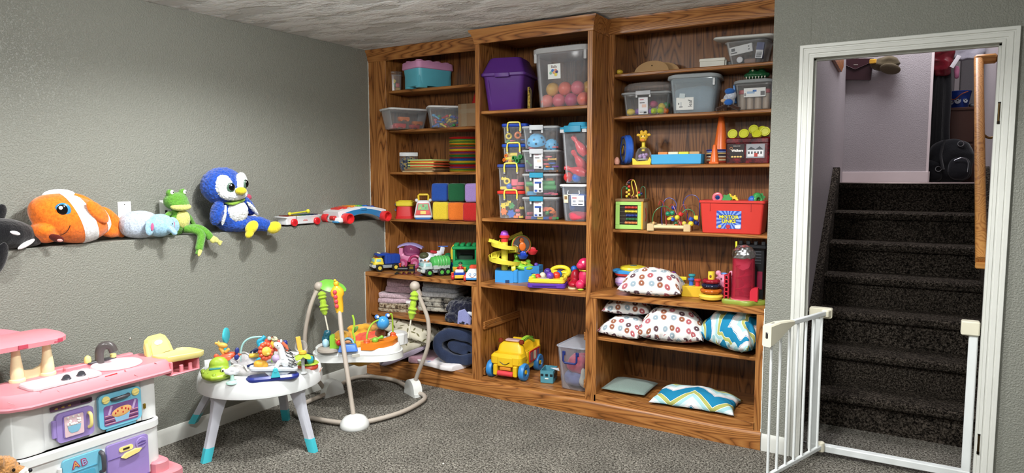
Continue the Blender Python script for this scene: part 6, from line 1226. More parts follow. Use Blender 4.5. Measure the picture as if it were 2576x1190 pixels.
d=thing('toy_dinosaur','bright pink toy dinosaur half hidden by the right post of the middle bay','toy dinosaur',(X(1474,.10,ZB),.10,ZB),.5)
DP=pl('#d62a5c',.4); part(d,'body',blob(B().ell((0,0,.075),(.045,.045,.06)).ell((-.01,-.01,.155),(.042,.04,.038)).ell((-.035,-.02,.03),(.03,.03,.03)).ell((.04,-.02,.03),(.03,.03,.03)).ell((-.035,-.03,.148),(.026,.026,.024)),.004,3),DP); part(d,'neckband',B().at((0,0,.118)).torus(.038,.005,22,6),pl('#e6dc4a')); part(d,'eye',B().ell((-.02,-.044,.17),(.008,.004,.009),10,6),pl('#f2f2ee')); part(d,'leaf_foot',B().ell((-.035,-.05,.006),(.02,.012,.006),10,6),pl('#a8c83c'))
s=thing('toy_shoe','dark red toy boot with cream sole beside the pink dinosaur','toy shoe',(X(1446,.13,ZB),.13,ZB),.2); part(s,'boot',blob(B().ell((0,-.02,.025),(.035,.055,.025)).ell((0,.02,.06),(.032,.032,.05)),.004,3),pl('#a8182c',.3)); part(s,'sole',B().at((0,-.015,0)).loft([[(x,y,z) for x,y in circ(.036,24,.06)] for z in (0,.008)]),pl('#d8c9a4'))
# ------------------------------------------------------------------ middle bay, base: bus, crate, bin
YB_,BB_=pl('#e5b91f',.35),pl('#3585c8',.35)
L=(X(1296,.18,.15)-.005,.205,.118); t=thing('ride_on_bus','yellow smiling toy bus walker with light blue wheels on the bottom shelf','toy bus',L,.10)
part(t,'lower_body',B().rb((0,.01),.19,.31,.035,.09,.02,.01,4),YB_); part(t,'bonnet',B().rb((0,-.125),.225,.10,.085,.165,.03,.018,5),YB_); part(t,'cab',B().rb((0,-.075),.215,.085,.10,.225,.035,.02,5,.17,.06),YB_); part(t,'nose_panel',B().rb((0,-.172),.11,.018,.085,.15,.012,.006,3),YB_)
for s in (-1,1): part(t,'side_wall',B().rb((s*.095,.06),.018,.22,.08,.165,.006,.004),YB_); part(t,'bumper_post',B().rb((s*.07,-.165),.03,.035,.025,.095,.008,.005),YB_); part(t,'roof_light',B().at((s*.075,-.08,.222)).lathe([(.016,0),(.018,.010),(.014,.024),(.001,.027)],16),pl('#7a2a14',.25)); part(t,'headlight',B().at((s*.082,-.172,.125),(PI/2,0,0)).torus(.016,.0018,22,6),pl('#cfa41a'))
part(t,'rear_wall',B().rb((0,.165),.20,.018,.08,.20,.006,.004),YB_); part(t,'bed',B().rb((0,.05),.18,.22,.075,.095,.01,.004),pl('#d8ab1a',.4)); part(t,'smile',B().tube(spline([(-.035,-.182,.118),(0,-.183,.102),(.035,-.182,.118)],6),.0022,6),pl('#1f1a10')); part(t,'grille',B().rb((0,-.170),.08,.014,.062,.082,.005,.003),pl('#d98a2a')); part(t,'roller',B().at((0,-.172,.04),(0,PI/2,0)).cyl(.017,.11,-.055,18,.004),pl('#d84048',.35),'red front roller')
wf=part(t,'window_frame',B().at((.1045,.055,.125)).prism([(a,c) for a,c in rrect(.165,.075,.008,3)],0,.006,'x'),pl('#cf2f2c',.35),'red window frame')
for i,c in enumerate(('#8a6a70','#e3dcc0','#6a5a78')): part(wf,'window',B().at((.111,.055+(i-1)*.052,.125)).prism([(a,b_) for a,b_ in rrect(.038,.055,.006,2)],-.001,.001,'x'),pl(c,.3))
part(t,'handle',B().tube(spline([(.05,-.045,.215),(.055,.01,.235),(.06,.07,.232),(.065,.13,.20)],6),.011,10,flat=1.4),pl('#9cc83c',.35),'lime green arched handle'); b=B()
for i in range(9): b.at((.055+.001*i,-.03+.017*i,.238-.0006*(i-4)**2),(0,0,0)).box(-.012,.012,-.003,.003,-.006,.006,.001)
part(t,'handle_slots',b,pl('#3f6a1c'),kind='stuff'); part(t,'roof_panel',B().at((0,-.05,.228)).rb((0,0),.10,.05,0,.012,.01,.004),pl('#c8a4a0',.3))
for x,y in ((-.115,-.135),(.115,-.135),(.105,.125),(-.105,.125)):
    wh=part(t,'wheel',B().at((x,y,.055),(0,PI/2,0)).lathe([(.03,-.018),(.052,-.018),(.056,-.012),(.056,.012),(.052,.018),(.03,.018),(.024,.008),(.024,-.008)],28),BB_); 
    s=1 if x>0 else -1
    for i in range(5): part(wh,'spoke',B().at((x,y,.055),(i*2*PI/5,0,0)).box(-.008,.008,-.008,.008,.008,.028,.002),BB_)
    part(wh,'hub',B().at((x+s*.014,y,.055),(0,PI/2,0)).cyl(.014,.01,-.005,16,.002),YB_)
cr=thing('toy_crate','small teal plastic toy crate beside the yellow bus','crate',(X(1381,.16,.12),.16,.118),.25)
TC=pl('#4f8fa0',.45); part(cr,'crate',B().tub(.085,.13,.082,.97,.005,.004,2),TC)
for x in (-.03,0,.03): part(cr,'slot',B().box(x-.009,x+.009,-.0655,-.062,.045,.062,.001),pl('#16262c'))
part(cr,'badge',B().box(-.012,.012,-.0665,-.064,.028,.036,.001),pl('#d6e0de')); part(cr,'slot',B().box(.0405,.0435,-.045,.045,.03,.06,.001),pl('#16262c')); solo('paper_scrap',B().at((0,0,0),(.3,.2,0)).prism([(-.03,0),(.03,-.012),(.02,.02)],0,.002,'z'),cloth('#dde3ea'),'white paper scrap on top of the teal toy crate','paper',(X(1398,.16,.21),.15,.204),.4)
Lb=(1.633,.20,.118); q=bin_('open clear bin with a navy swing handle on the bottom middle shelf',Lb,.0,.20,.34,.285,None,.84,.03,clear('#dfe4ee',.22))
part(q,'handle',B().tube([(-.045,-.170,.235),(-.045,-.180,.232),(-.045,-.182,.19),(-.035,-.182,.178),(.035,-.182,.178),(.045,-.182,.19),(.045,-.180,.232),(.045,-.170,.235)],.0065,10),pl('#1f2c6a',.35),'navy blue handle')
for x in (-.045,.045): part(q,'handle_mount',B().rb((x,-.172),.022,.01,.222,.248,.006,.003),pl('#1f2c6a',.35))
Mx=TR(Lb,(0,0,0))
for nm,lab,c,p_,r_ in (('soft_toy','red soft toy in the open clear bin with navy handle','#c23a58',(-.01,-.02,.14),(.07,.10,.055)),('soft_toy','pale purple soft toy low in the open clear bin with navy handle','#7d86b4',(-.02,-.03,.055),(.07,.10,.05)),('soft_toy','white bowling pin shaped toy at the front of the open clear bin with navy handle','#dad9cc',(.055,-.10,.07),(.022,.02,.06))):
    solo(nm,soft((0,0,0),r_,.8,.012,16,seed=len(lab)),cloth(c),lab,'soft toy',tuple(Mx@Vector(p_)),.1)
# ------------------------------------------------------------------ right bay, top shelf
R0=2.034
CARD=paint('#b89468',.8)
solo('toy_egg',shp('egg',.019),pl('#d9b93a',.35),'yellow toy egg alone at the left end of the top right shelf','toy egg',put(1559,.262,R0),.6)
t=thing('cardboard_hat','tan cardboard half discs lying and standing on the top right shelf','cardboard',put(1645,.345,R0),.05)
part(t,'brim',B().loft([[(x*1.0,y,z) for x,y in circ(.165,36,.10)] for z in (0,.006)]),CARD); part(t,'front_disc',B().at((-.01,-.02,.004),(-.35,0,0)).prism([(.105*math.cos(a*PI/20),.078*math.sin(a*PI/20)) for a in range(21)],-.004,.004,'y'),CARD); part(t,'back_disc',B().at((.045,.03,.004),(-.35,0,0)).prism([(.10*math.cos(a*PI/20),.070*math.sin(a*PI/20)) for a in range(21)],-.004,.004,'y'),CARD); part(t,'hole',B().at((-.01,-.0105,.048),(PI/2-.35,0,0)).cyl(.004,.002,-.001,10),pl('#4a3822'))
t=thing('white_box','small white lidded plastic box lying on the top right shelf','box',put(1794,.33,R0),.1); part(t,'box',B().rb((0,0),.135,.09,0,.038,.003,.002),pl('#d4d3c8',.4)); part(t,'lid',B().rb((0,0),.14,.095,.034,.052,.004,.003),pl('#dcdbd0',.4))
t=thing('wooden_block','small white and black toy piece beside the white box','toy piece',put(1829,.34,R0),.2); part(t,'white_half',B().rb((-.012,0),.02,.05,0,.042,.002,.002),pl('#d4d3c8')); part(t,'black_half',B().rb((.014,0),.03,.045,0,.032,.003,.003),pl('#1d1b1c'))
L=put(1884,.36,R0); q=bin_('clear bin of boxes and bottles on the top right shelf, its white lid askew',L,-.05,.225,.20,.135,None,.78,.04,clear('#e3e6e8',.2),name='storage_bin')
solo('bin_lid',B().loft([[(x,y,z) for x,y in rrect(w_,d_,.04,4)] for z,w_,d_ in ((0,.32,.21),(.004,.335,.222),(.014,.33,.218),(.018,.30,.19))]),pl('#cfd0cc',.4),'white plastic lid lying crooked on the clear bin on the top right shelf','lid',(L[0]-.01,L[1]-.005,R0+.142),-.06,None,(.03,.04,-.06))
Mx=TR(L,(0,0,-.05)); c=thing('medicine_carton','white printed carton inside the clear bin on the top right shelf','carton',tuple(Mx@Vector((-.025,-.055,.063))),0,None,(.0,-.14,-.05)); part(c,'carton',B().rb((0,0),.125,.035,0,.045,.001,.001),pl('#d5d5d6',.5)); part(c,'print',B().box(-.05,-.03,-.0185,-.017,.02,.036,.0005).box(-.055,-.02,-.0185,-.017,.008,.014,.0005).box(.04,.048,-.0185,-.017,.028,.034,.0005).box(.04,.048,-.0185,-.017,.012,.018,.0005),pl('#34363c'),kind='stuff')
c=thing('bottle','white capped bottle lying in the clear bin on the top right shelf','bottle',tuple(Mx@Vector((-.035,-.05,.032))),0,None,(PI/2,0,0)); part(c,'body',B().cyl(.02,.06,-.06,18,.004),pl('#3a3d44')); part(c,'cap',B().cyl(.017,.016,0,18,.003),pl('#e2e3e8'))
c=thing('carton','dark blue carton with a barcode at the right of the top clear bin','carton',tuple(Mx@Vector((.068,-.055,.03))),0,None,(0,.12,-.05)); part(c,'carton',B().rb((0,0),.04,.03,0,.085,.001,.001),pl('#24306e')); lb=part(c,'barcode_label',B().box(-.019,.019,-.0165,-.015,.0,.045,.0005),pl('#dfe0e2'))
for i in range(5): part(lb,'bar',B().box(-.014,.014,-.0172,-.016,.006+.006*i,.009+.006*i,.0003),pl('#1f2024'))
solo('soap_bar',soft((0,0,.015),(.032,.018,.014),.4,.002),pl('#8a6a5c',.5),'brown soap shaped bar at the bottom of the top clear bin','soap',tuple(Mx@Vector((.02,-.05,.006))),.1)
# second shelf
R1=1.785
L=putf(1622,.255,R1,.10,.19); q=bin_('clear bin with grey clip lid holding plastic eggs on the second right shelf',L,.10,.275,.19,.13,clear('#cfd3d6',.6),.90,.03,clear('#e2e5e8',.18),lh=.014); lt=part(q,'latch',B().rb((-.01,-.105),.088,.012,.118,.142,.003,.002),GL); part(lt,'latch_foot',B().rb((-.05,-.100),.01,.008,.104,.12,.002,.001),clear('#eef0f2',.5)); part(lt,'latch_foot',B().rb((.03,-.100),.01,.008,.104,.12,.002,.001),clear('#eef0f2',.5)); pricelabel(q,.19,.056,.098,.055,False)
fill(L,.10,[('egg','y',.026,-.092,-.062,.004,.2),('egg','p',.026,-.045,-.06,.004,1.3),('egg','p',.026,.035,-.06,.004,1.2),('egg','m',.027,.042,-.05,.045,.8),('egg','l',.026,.05,-.066,.004,1.1),('egg','y',.028,.088,-.06,.028,1.4,.7),('egg','l',.026,.09,-.066,.004,.9),('egg','o',.025,.112,-.05,.004,1.5),('egg','g',.024,.115,-.03,.04,1.2)],'inside the clear egg bin on the second right shelf')
t=thing('cake_tray','clear fluted plastic cake dome lying on the egg bin','tray',(L[0],L[1],R1+.142),0); part(t,'dome',B().loft([[((r+(.006 if i%2 and k_ in(1,2) else 0))*math.cos(i*PI/20)*1.25,(r+(.006 if i%2 and k_ in(1,2) else 0))*math.sin(i*PI/20)*.85,z) for i in range(40)] for k_,(r,z) in enumerate(((.11,0),(.118,.012),(.116,.035),(.105,.05),(.06,.054)))]),clear('#b9b3b0',.35))
L=putf(1742,.262,R1,.12,.20); q=bin_('large grey lidded clear bin with a leaf card on the second right shelf',L,.12,.27,.205,.205,None,.86,.035,clear('#cfdbe2',.3)); part(q,'lid',B().loft([[(x,y,z+.06*(.12-x*x*7)) for x,y in rrect(w_,d_,.05,5)] for z,w_,d_ in ((.192,.285,.22),(.196,.30,.232),(.214,.295,.228),(.219,.27,.2))]),clear('#c4ccd0',.75)); part(q,'clip',B().rb((.115,-.108),.012,.01,.15,.19,.003,.002),clear('#eef0f2',.55))
ls=sticker(q,-.045,.055,.098,.070,-.0985,[('leaf',.03,0,.030,'#3a3a3c',-PI/2)],'#e6e7e4',-.05,[(-.022,-.006,.008,.03,'#c9cdd0'),(-.022,-.018,.02,.004,'#5a5c60'),(-.035,.0,.006,.010,'#5a5c60')]); part(q,'folded_note',B().at((-.06,-.0975,.098),(-.05,.1,0)).box(-.016,.016,-.001,0,-.012,.014,.0003),pl('#c4d0d4'))
Mx=TR(L,(0,0,.12)); solo('craft_bag',soft((0,0,.075),(.11,.075,.075),.4,.012,16),cloth('#8fa4b4'),'bag of craft pieces inside the large grey lidded bin','bag',tuple(Mx@Vector((-.0,.005,.004))),.12)
t=thing('plush_bird','small blue and grey plush bird with brown legs squeezed between two bins','plush toy',put(1833,.255,R1),.2)
part(t,'body',blob(B().ell((0,.01,.06),(.032,.03,.04)).ell((.01,-.005,.085),(.03,.03,.03)),.004,3),plush('#c6ccd8',120,.4)); part(t,'blue_cap',blob(B().ell((.004,-.02,.105),(.028,.024,.018)).ell((.0,-.035,.045),(.024,.018,.018)),.003,3),cloth('#2f66b4')); part(t,'beak',B().ell((-.028,-.03,.055),(.014,.010,.010)),cloth('#c9a884'))
for x,r in ((-.035,-.5),(.032,.5)): part(t,'leg',B().tube([(x*.3,-.02,.03),(x*1.3,-.045,-.0+.012),(x*1.8,-.055,-.015+.02)],.010,8),cloth('#3c2418'))
L=putf(1892,.262,R1,-.02,.19); q=bin_('clear bin with grey lid and blue side handles on the second right shelf',L,-.02,.20,.19,.15,None,.88,.03,clear('#e2e4e4',.2)); part(q,'lid',B().loft([[(x,y,z+.06*(.10-x*x*9)) for x,y in rrect(w_,d_,.045,5)] for z,w_,d_ in ((.142,.21,.20),(.146,.222,.21),(.160,.218,.206),(.164,.19,.18))]),clear('#b9bec0',.7))
for s in (-1,1): part(q,'side_handle',B().at((s*.106,-.04,.10),(0,s*.06,0)).rb((0,0),.010,.05,-.055,.045,.004,.003),pl('#5a9ae0',.35),'light blue side handle')
sticker(q,.01,.095,.115,.048,-.0905,[],'#dddedd',-.05,[(-.02,.0,.04,.012,'#9ab4d0'),(.0,.008,.02,.010,'#3f70b4'),(.042,-.006,.022,.022,'#6a6a6c'),(-.05,-.01,.01,.016,'#8a8a8c')])
Mx=TR(L,(0,0,-.02))
for i,x in enumerate((-.062,-.02,.022,.064)): 
    c=thing('craft_tube','clear tube with red lid inside the bin with blue handles','tube',tuple(Mx@Vector((x,-.055,.006))),0,'red lidded tubes inside the bin with blue handles'); part(c,'tube',B().cyl(.019,.085,0,16,.003),pl('#a99684',.4)); part(c,'lid',B().cyl(.021,.022,.085,16,.003),pl('#c0424a',.4))
t=thing('toy_dinosaur','dark green toy dinosaur head lying on the bin with blue handles','toy dinosaur',(L[0],L[1]-.01,R1+.174),.1); part(t,'head',blob(B().ell((0,0,.022),(.07,.04,.022)).ell((-.02,0,.042),(.022,.02,.018)).ell((.025,.0,.044),(.02,.018,.016)),.004,3,.003,80),pl('#1f5a34',.4)); 
tt=B()
for i in range(7): tt.at((-.05+.016*i,-.038,.012),(PI,0,0)).lathe([(.005,0),(.001,.012)],8)
part(t,'tooth',tt,pl('#e2e0d2'),kind='stuff'); part(t,'eye',B().ell((-.02,-.019,.048),.007,10,6),pl('#c9d0b0'))
# third shelf
R2_=1.495
t=thing('farm_sound_toy','round blue farm sound toy standing on edge on the third right shelf','toy',put(1577,.30,R2_),-.95)
part(t,'case',B().at((0,0,.092),(PI/2,0,0)).lathe([(.001,-.022),(.078,-.022),(.088,-.012),(.088,.012),(.078,.022),(.072,.024),(.072,.018),(.001,.018)],36),pl('#2f62c4',.3)); part(t,'side_handle',B().at((-.07,0,.092)).rb((0,0),.05,.04,-.092,.085,.012,.008),pl('#2f62c4',.3)); part(t,'picture_ring',B().at((0,-.019,.092),(PI/2,0,0)).lathe([(.040,-.0015),(.070,-.0015),(.070,.0015),(.040,.0015)],30),animalfur('#3a3020','#8a7a48','#4a5a6a',55)); part(t,'dial',B().at((0,-.02,.092),(PI/2,0,0)).cyl(.037,.006,-.003,26,.002),pl('#24489a',.3)); part(t,'dial_center',B().at((0,-.0245,.092),(PI/2,0,0)).cyl(.024,.003,-.0015,22),pl('#7a5a4c')); part(t,'pointer',B().at((0,-.027,.092),(0,.7,0)).rb((0,0),.008,.003,-.03,.03,.003,.001),pl('#e0c23a'))
solo('toy_egg',B().lathe([(.001,0),(.013,.004),(.017,.018),(.014,.036),(.006,.047),(.001,.048)],18),pl('#dca08c',.4),'pale pink toy egg standing in front of the blue farm toy','toy egg',put(1552,.25,R2_))
t=thing('popper_toy','yellow giraffe ball popper toy with a clear dome','toy',put(1618,.30,R2_),.15)
YG=pl('#e6cf3f',.35)
part(t,'base',B().prism([(-.056,0),(.05,0),(.056,.03),(.046,.045),(.035,.025),(-.03,.02),(-.045,.035),(-.058,.04)],-.04,.04,'y'),YG); part(t,'dome',B().at((0,0,.02)).lathe([(.046,0),(.050,.02),(.047,.05),(.034,.075),(.012,.085)],26),clear('#e9e6ee',.16)); part(t,'neck',B().at((0,0,.10)).cyl(.011,.06,-.02,14,.002),YG); part(t,'neck_ring',B().at((0,0,.095)).cyl(.02,.012,0,18,.003),clear('#e6d65a',.6))
hd=part(t,'head',blob(B().ell((0,0,.165),(.026,.022,.024)).ell((0,-.014,.148),(.022,.016,.014)).ell((-.012,0,.195),(.011,.010,.011)).ell((.012,0,.195),(.011,.010,.011)).ell((-.032,0,.178),(.012,.006,.009)).ell((.032,0,.178),(.012,.006,.009)),.003,2),pl('#e8b93a',.35)); part(hd,'muzzle',B().ell((0,-.026,.146),(.017,.008,.009),12,8),pl('#e08a2c',.35))
for x in (-.010,.010): part(hd,'eye',B().ell((x,-.021,.170),(.0035,.003,.004),8,6),pl('#1c1410'))
part(t,'beads',B().ell((-.015,-.02,.05),.012,10,8).ell((.012,-.022,.045),.012,10,8).ell((0,.0,.055),.014,10,8).ell((.015,.01,.06),.011,10,8),pl('#a888b8',.3),kind='stuff'); part(t,'disc',B().at((0,-.01,.030)).cyl(.032,.006,0,20,.002),pl('#d9e0e4'))
t=thing('toy_box','flat light blue open box holding small board books','toy box',put(1705,.30,R2_),.06)
part(t,'box',B().tub(.29,.105,.058,.99,.004,.004,2),pl('#3fa3d6',.45))
for i,(c,nm) in enumerate((('#d98a4a','orange'),('#e3dcc0','cream'),('#dcdc4a','yellow'),('#c9a06a','tan'))):
    o=thing('board_book',f'small {nm} picture board book in the flat light blue box','book',tuple(TR(t.location,(0,0,.06))@Vector((-.078+.06*i,-.005,.006))),.06+.02*i,None); part(o,'cover',B().rb((0,0),.056,.085,0,.066,.002,.001),pl(c,.5)); part(o,'picture',B().rb((0,0),.036,.06,.0655,.067,.002,.0005),pl('#5f7a6a' if i%2 else '#a8503a',.5))
for u,y,h,r,lab,rz in ((1813,.37,.20,.040,'large orange plastic cone standing on the coloured discs',0),(1797,.275,.108,.026,'small orange plastic cone in front of the coloured discs',.1)):
    z=R2_+(0.0845 if h>.15 else 0); o=solo('toy_cone',B().rb((0,0),r*2.1,r*2.1,0,.012,.006,.003).lathe([(r*.98,.010),(r*.42,h-.006),(r*.30,h),(.001,h)],24) if h<.15 else B().lathe([(r,0),(r*.36,h-.008),(r*.26,h),(.001,h)],26),pl('#e0692a',.35),lab,'cone',put(u,y,z),rz)
zz=R2_
dn=[('#8a4a2c','brown'),('#a83a2c','red'),('#d9c9a8','cream'),('#9a5a34','brown'),('#c9c0b0','cream'),('#2f2a3c','black'),('#d9b87a','tan'),('#7d8fc4','pale blue'),('#2c3a8a','navy')]
od=('bottom','second','third','fourth','fifth','sixth','seventh','eighth','top')
for i,(c,nm) in enumerate(dn):
    solo('disc',B().lathe([(.001,0),(.062,0),(.066,.004),(.062,.0085),(.001,.0085)],32),pl(c,.4),f'{nm} flat disc, {od[i]} in the short stack under the big cone','disc',(X(1806,.365,zz)+.002*math.sin(i*2),.365,zz),0,'short stack of discs under the big cone'); zz+=.0093
t=thing('biscuit_tin','dark red tartan biscuit tin with a grey house picture on the third right shelf','tin',put(1884,.33,R2_),.03)
def tinmat():
    n=NT('tartan_tin'); v=n.coord(); a=n.noise(v,26,4,.7); return base(n,n.ramp(a,[(.35,'#1c0a0c'),(.5,'#4a0f16'),(.65,'#7a1a20')]),.25,.5)
TM=tinmat(); part(t,'body',B().rb((0,0),.232,.13,0,.115,.012,.004,4),TM); part(t,'lid',B().rb((0,0),.238,.136,.110,.142,.014,.006,4),TM)
pn=part(t,'picture_panel',B().box(-.005,.092,-.067,-.0655,.03,.107,.0005),pl('#8d8f94')); part(pn,'house',B().box(.002,.086,-.0678,-.066,.038,.075,.0003),pl('#d6d6d8')); part(pn,'roof',B().prism([(.002,.075),(.02,.092),(.045,.078),(.065,.094),(.086,.075)],-.068,-.066,'y'),pl('#3a3c42'))
for i in range(5): part(pn,'window',B().box(.006+i*.016,.014+i*.016,-.0685,-.067,.052,.066,.0003),pl('#2c2e34'))
part(pn,'door',B().box(.038,.056,-.0687,-.067,.038,.058,.0003),pl('#b03a30'))
lp=part(t,'label_panel',B().box(-.092,-.015,-.0665,-.0655,.03,.107,.0005),pl('#1a0d0e')); text('Walkers',.018,pl('#e6e2dc'),lp,(-.052,-.0668,.072),FRONT,bold=.0008); text('KIRKLAND',.008,pl('#d0c8c0'),lp,(-.055,-.0668,.097),FRONT)
for i in range(4): part(lp,'biscuit',B().ell((-.078+i*.015,-.067,.038),(.007,.0015,.005),10,6),pl('#d9b46a'))
part(lp,'thistle',B().at((-.085,-.067,.085),(PI/2,0,0)).torus(.007,.0012,14,5),pl('#c07a4a'))
q=t.location; LM=pl('#c3c431',.35)
for i,(dx,dy,z,rx,lab) in enumerate(((-.088,-.02,.142,1.35,'yellow green jar lid standing at the left on the tin'),(-.025,-.03,.142,1.2,'yellow green jar lid, second from the left on the tin'),(.018,.01,.165,1.3,'yellow green jar lid highest in the pile on the tin'),(.045,-.03,.142,.9,'yellow green jar lid lying in the middle of the pile on the tin'),(.085,-.02,.150,1.3,'yellow green jar lid at the right end of the tin'),(.06,.02,.16,1.1,'yellow green jar lid behind the right one on the tin'))):
    z+=.025*math.sin(rx)-.0; o=thing('jar_lid',lab,'lid',(q.x+dx,q.y+dy,q.z+z),0,None,(rx,0,.1*math.sin(i*2))); part(o,'lid',B().cyl(.027,.016,-.008,26,.002),LM); part(o,'rim_ring',B().torus(.019,.0022,22,6,.008),LM)
# fourth shelf
R3=1.106
WD=paint('#c9b184',.5)
t=thing('activity_cube','wooden activity cube with green abacus side and bead maze on top','toy cube',put(1590,.31,R3),.12)
part(t,'box',B().rb((0,0),.165,.14,0,.172,.003,.002),WD); part(t,'top_board',B().rb((0,0),.175,.15,.170,.186,.003,.002),paint('#8a6a48',.5))
fr=part(t,'abacus_frame',B().box(-.083,.083,-.080,-.068,.148,.168,.001).box(-.083,.083,-.080,-.068,.004,.030,.001).box(-.083,-.058,-.080,-.068,.03,.148,.001).box(.052,.083,-.080,-.068,.03,.148,.001),pl('#9fcc6a',.45),'light green abacus frame'); part(fr,'dark_recess',B().box(-.058,.052,-.0735,-.069,.03,.148,.0005),pl('#20160e')); part(t,'corner_strip',B().box(.074,.084,-.0815,-.067,.003,.170,.001),pl('#e0a92f',.45)); part(t,'side_rod',B().tube([(.084,-.02,.05),(.092,-.02,.08),(.086,-.02,.13)],.002,6),pl('#a8302c'))
for k,(z,c,n_) in enumerate(((.134,'#c9402f',9),(.110,'#dcc93a',9),(.086,'#2f3f8a',8),(.064,'#2f6a3c',8),(.042,'#d9824a',9))):
    rd=part(fr,'rod',B().tube([(-.058,-.076,z),(.052,-.076,z)],.0013,6),metal('#d0ccc4'))
    for i in range(n_): part(rd,'bead',B().at((.046-i*.0085,-.076,z),(0,PI/2,0)).cyl(.0075,.0072,-.0036,12,.002),pl(c,.35))
def wire(pts,c,r=.0025): return part(t,'wire',B().tube(spline(pts,7),r,8),pl(c,.3))
wire([(-.06,-.03,.186),(-.06,-.03,.24),(-.045,-.03,.258),(-.03,-.02,.25),(-.03,0,.20),(-.02,.0,.186)],'#4a7a58'); wire([(.0,-.02,.186),(-.03,-.02,.27),(-.02,-.01,.295),(.0,0,.30),(.012,0,.28),(.0,.0,.21)],'#8a2f2a'); w2=wire([(.045,-.045,.186),(.035,-.045,.25),(.022,-.04,.288),(.010,-.03,.298),(-.002,-.02,.28),(.01,-.02,.22),(.0,-.02,.20)],'#d9c24a',.003); wire([(.075,.03,.186),(.07,.03,.245),(.055,.03,.258),(.045,.03,.245),(.04,.03,.20)],'#3f6a4c')
for i,c in enumerate('yyaygrnp'): part(w2,'bead',B().ell((-.028+.014*(i%2),-.03,.20+.013*i*.9),.0085,10,8),pl(CN[c][1] if c!='p' else '#20283a',.35))
for i,(x,y,z,c) in enumerate(((.02,-.05,.196,'n'),(.035,-.03,.202,'a'),(.05,-.035,.208,'g'),(.058,-.02,.215,'v'),(.04,.0,.22,'r'))): part(w2,'bead',B().ell((x,y,z),.0095,10,8),pl(CN[c][1],.35))
t=thing('bead_maze','wooden bead maze with looping coloured wires and beads between the cube and red bin','bead maze',put(1690,.315,R3),.18)
PW_=paint('#d9c79a',.5)
for x in (-.115,.095): part(t,'end_block',B().rb((x,-.01),.04,.13,0,.042,.003,.002),WD)
part(t,'side_rail',B().at((0,-.062,.024),(0,PI/2,0)).cyl(.011,.20,-.105,14),PW_); part(t,'side_rail',B().at((0,.042,.024),(0,PI/2,0)).cyl(.011,.20,-.105,14),PW_)
WS=[([(-.11,-.05,.03),(-.10,-.05,.10),(-.07,-.05,.135),(-.035,-.04,.145),(-.005,-.03,.12),(.0,-.03,.09)],'#3f7a4a'),([(-.06,.02,.03),(-.065,.02,.12),(-.045,.02,.18),(-.01,.02,.19),(.02,.02,.16),(.02,.0,.11),(.03,-.02,.06)],'#3a4088'),([(-.08,0,.15),(-.07,0,.175),(-.05,-.01,.16),(-.035,-.03,.09),(-.025,-.05,.03)],'#9a2f2a'),([(-.03,.01,.05),(-.02,0,.13),(.0,-.01,.155),(.02,-.02,.12),(.045,-.04,.06),(.06,-.05,.03)],'#9a2f2a'),([(.045,0,.03),(.05,0,.12),(.065,0,.155),(.08,0,.14),(.085,0,.05)],'#8a2c28'),([(.055,.02,.03),(.09,.0,.08),(.075,.02,.12),(.06,.03,.16),(.08,.03,.20),(.115,.03,.21),(.145,.03,.19),(.155,.03,.14),(.15,.03,.03)],'#2f3580'),([(.05,-.03,.09),(.08,-.03,.125),(.11,-.03,.125),(.13,-.02,.10),(.13,-.02,.04)],'#4a8a58')]
ws=[part(t,'wire',B().tube(spline(p_,7),.0024,8),pl(c,.3),f'{n_} wire') for (p_,c),n_ in zip(WS,('green','blue','dark red','red','brown red','navy','green'))]
for x,y,z,c,kd,r in ((-.02,-.035,.10,'#1f7a5a','s',.015),(.005,-.03,.105,'#2f8a68','s',.014),(.008,.0,.135,'#2a3a9a','s',.013),(.055,-.035,.10,'#c92f2c','c',.014),(.035,-.045,.08,'#d9cc3a','s',.015),(-.005,-.045,.075,'#d9cc3a','d',.016),(.01,-.05,.07,'#2f4fb0','c',.013),(.025,-.03,.045,'#3a6a48','s',.013),(.055,-.03,.045,'#a83a3a','c',.013),(.075,-.035,.045,'#c9b84a','s',.014),(.115,-.04,.072,'#2a4aa8','c',.014),(.115,-.05,.045,'#e0d03a','s',.016),(.14,-.02,.08,'#e0cf3a','q',.012),(.14,-.02,.05,'#22306a','c',.014),(.03,-.045,.03,'#c0512c','s',.012),(.085,-.05,.03,'#2f4fa0','s',.013),(-.10,-.05,.045,'#d9a86a','s',.009)):
    b=B(); b.ell((x,y,z),r,14,10) if kd=='s' else (b.at((x,y,z),(0,.5,0)).cyl(r,r*1.5,-r*.75,16,.002) if kd=='c' else (b.at((x,y,z),(.3,-.4,0)).cyl(r*1.2,r*.6,-r*.3,18,.002) if kd=='d' else b.rb((x,y),r*2,r*2,z-r,z+r,.002,.002))); part(ws[3],'bead',b,pl(c,.3))
L=putf(1838,.245,R3,.05,.19); t=thing('toy_bin','red plastic bin full of building toys with a blue picture label','toy bin',L,.05)
part(t,'bin',B().tub(.345,.20,.185,.92,.004,.012,3),pl('#c9352c',.4)); part(t,'rim',B().loft([[(x,y,z) for x,y in rrect(.345+k_,.20+k_,.014,3)] for z,k_ in ((.172,0),(.172,.012),(.185,.012),(.185,0))]),pl('#c9352c',.4)); 
for x in (-.115,.105): part(t,'rib',B().rb((x,-.098),.004,.006,.125,.175,.001,.001),pl('#a82a24',.4))
def burst():
    n=NT('burst_label'); m=n.mapped((1,1,1)); s=n.N('SeparateXYZ'); n.L(m,s.inputs[0]); an=n.math('ARCTAN2',n.math('SUBTRACT',s.outputs[2],.078),n.math('ADD',s.outputs[0],.012)); f=n.math('FRACT',n.math('MULTIPLY',an,18/(2*PI))); return base(n,n.ramp(f,[(0,'#2c4fa8'),(.5,'#7d9ad8')],'CONSTANT'),.4)
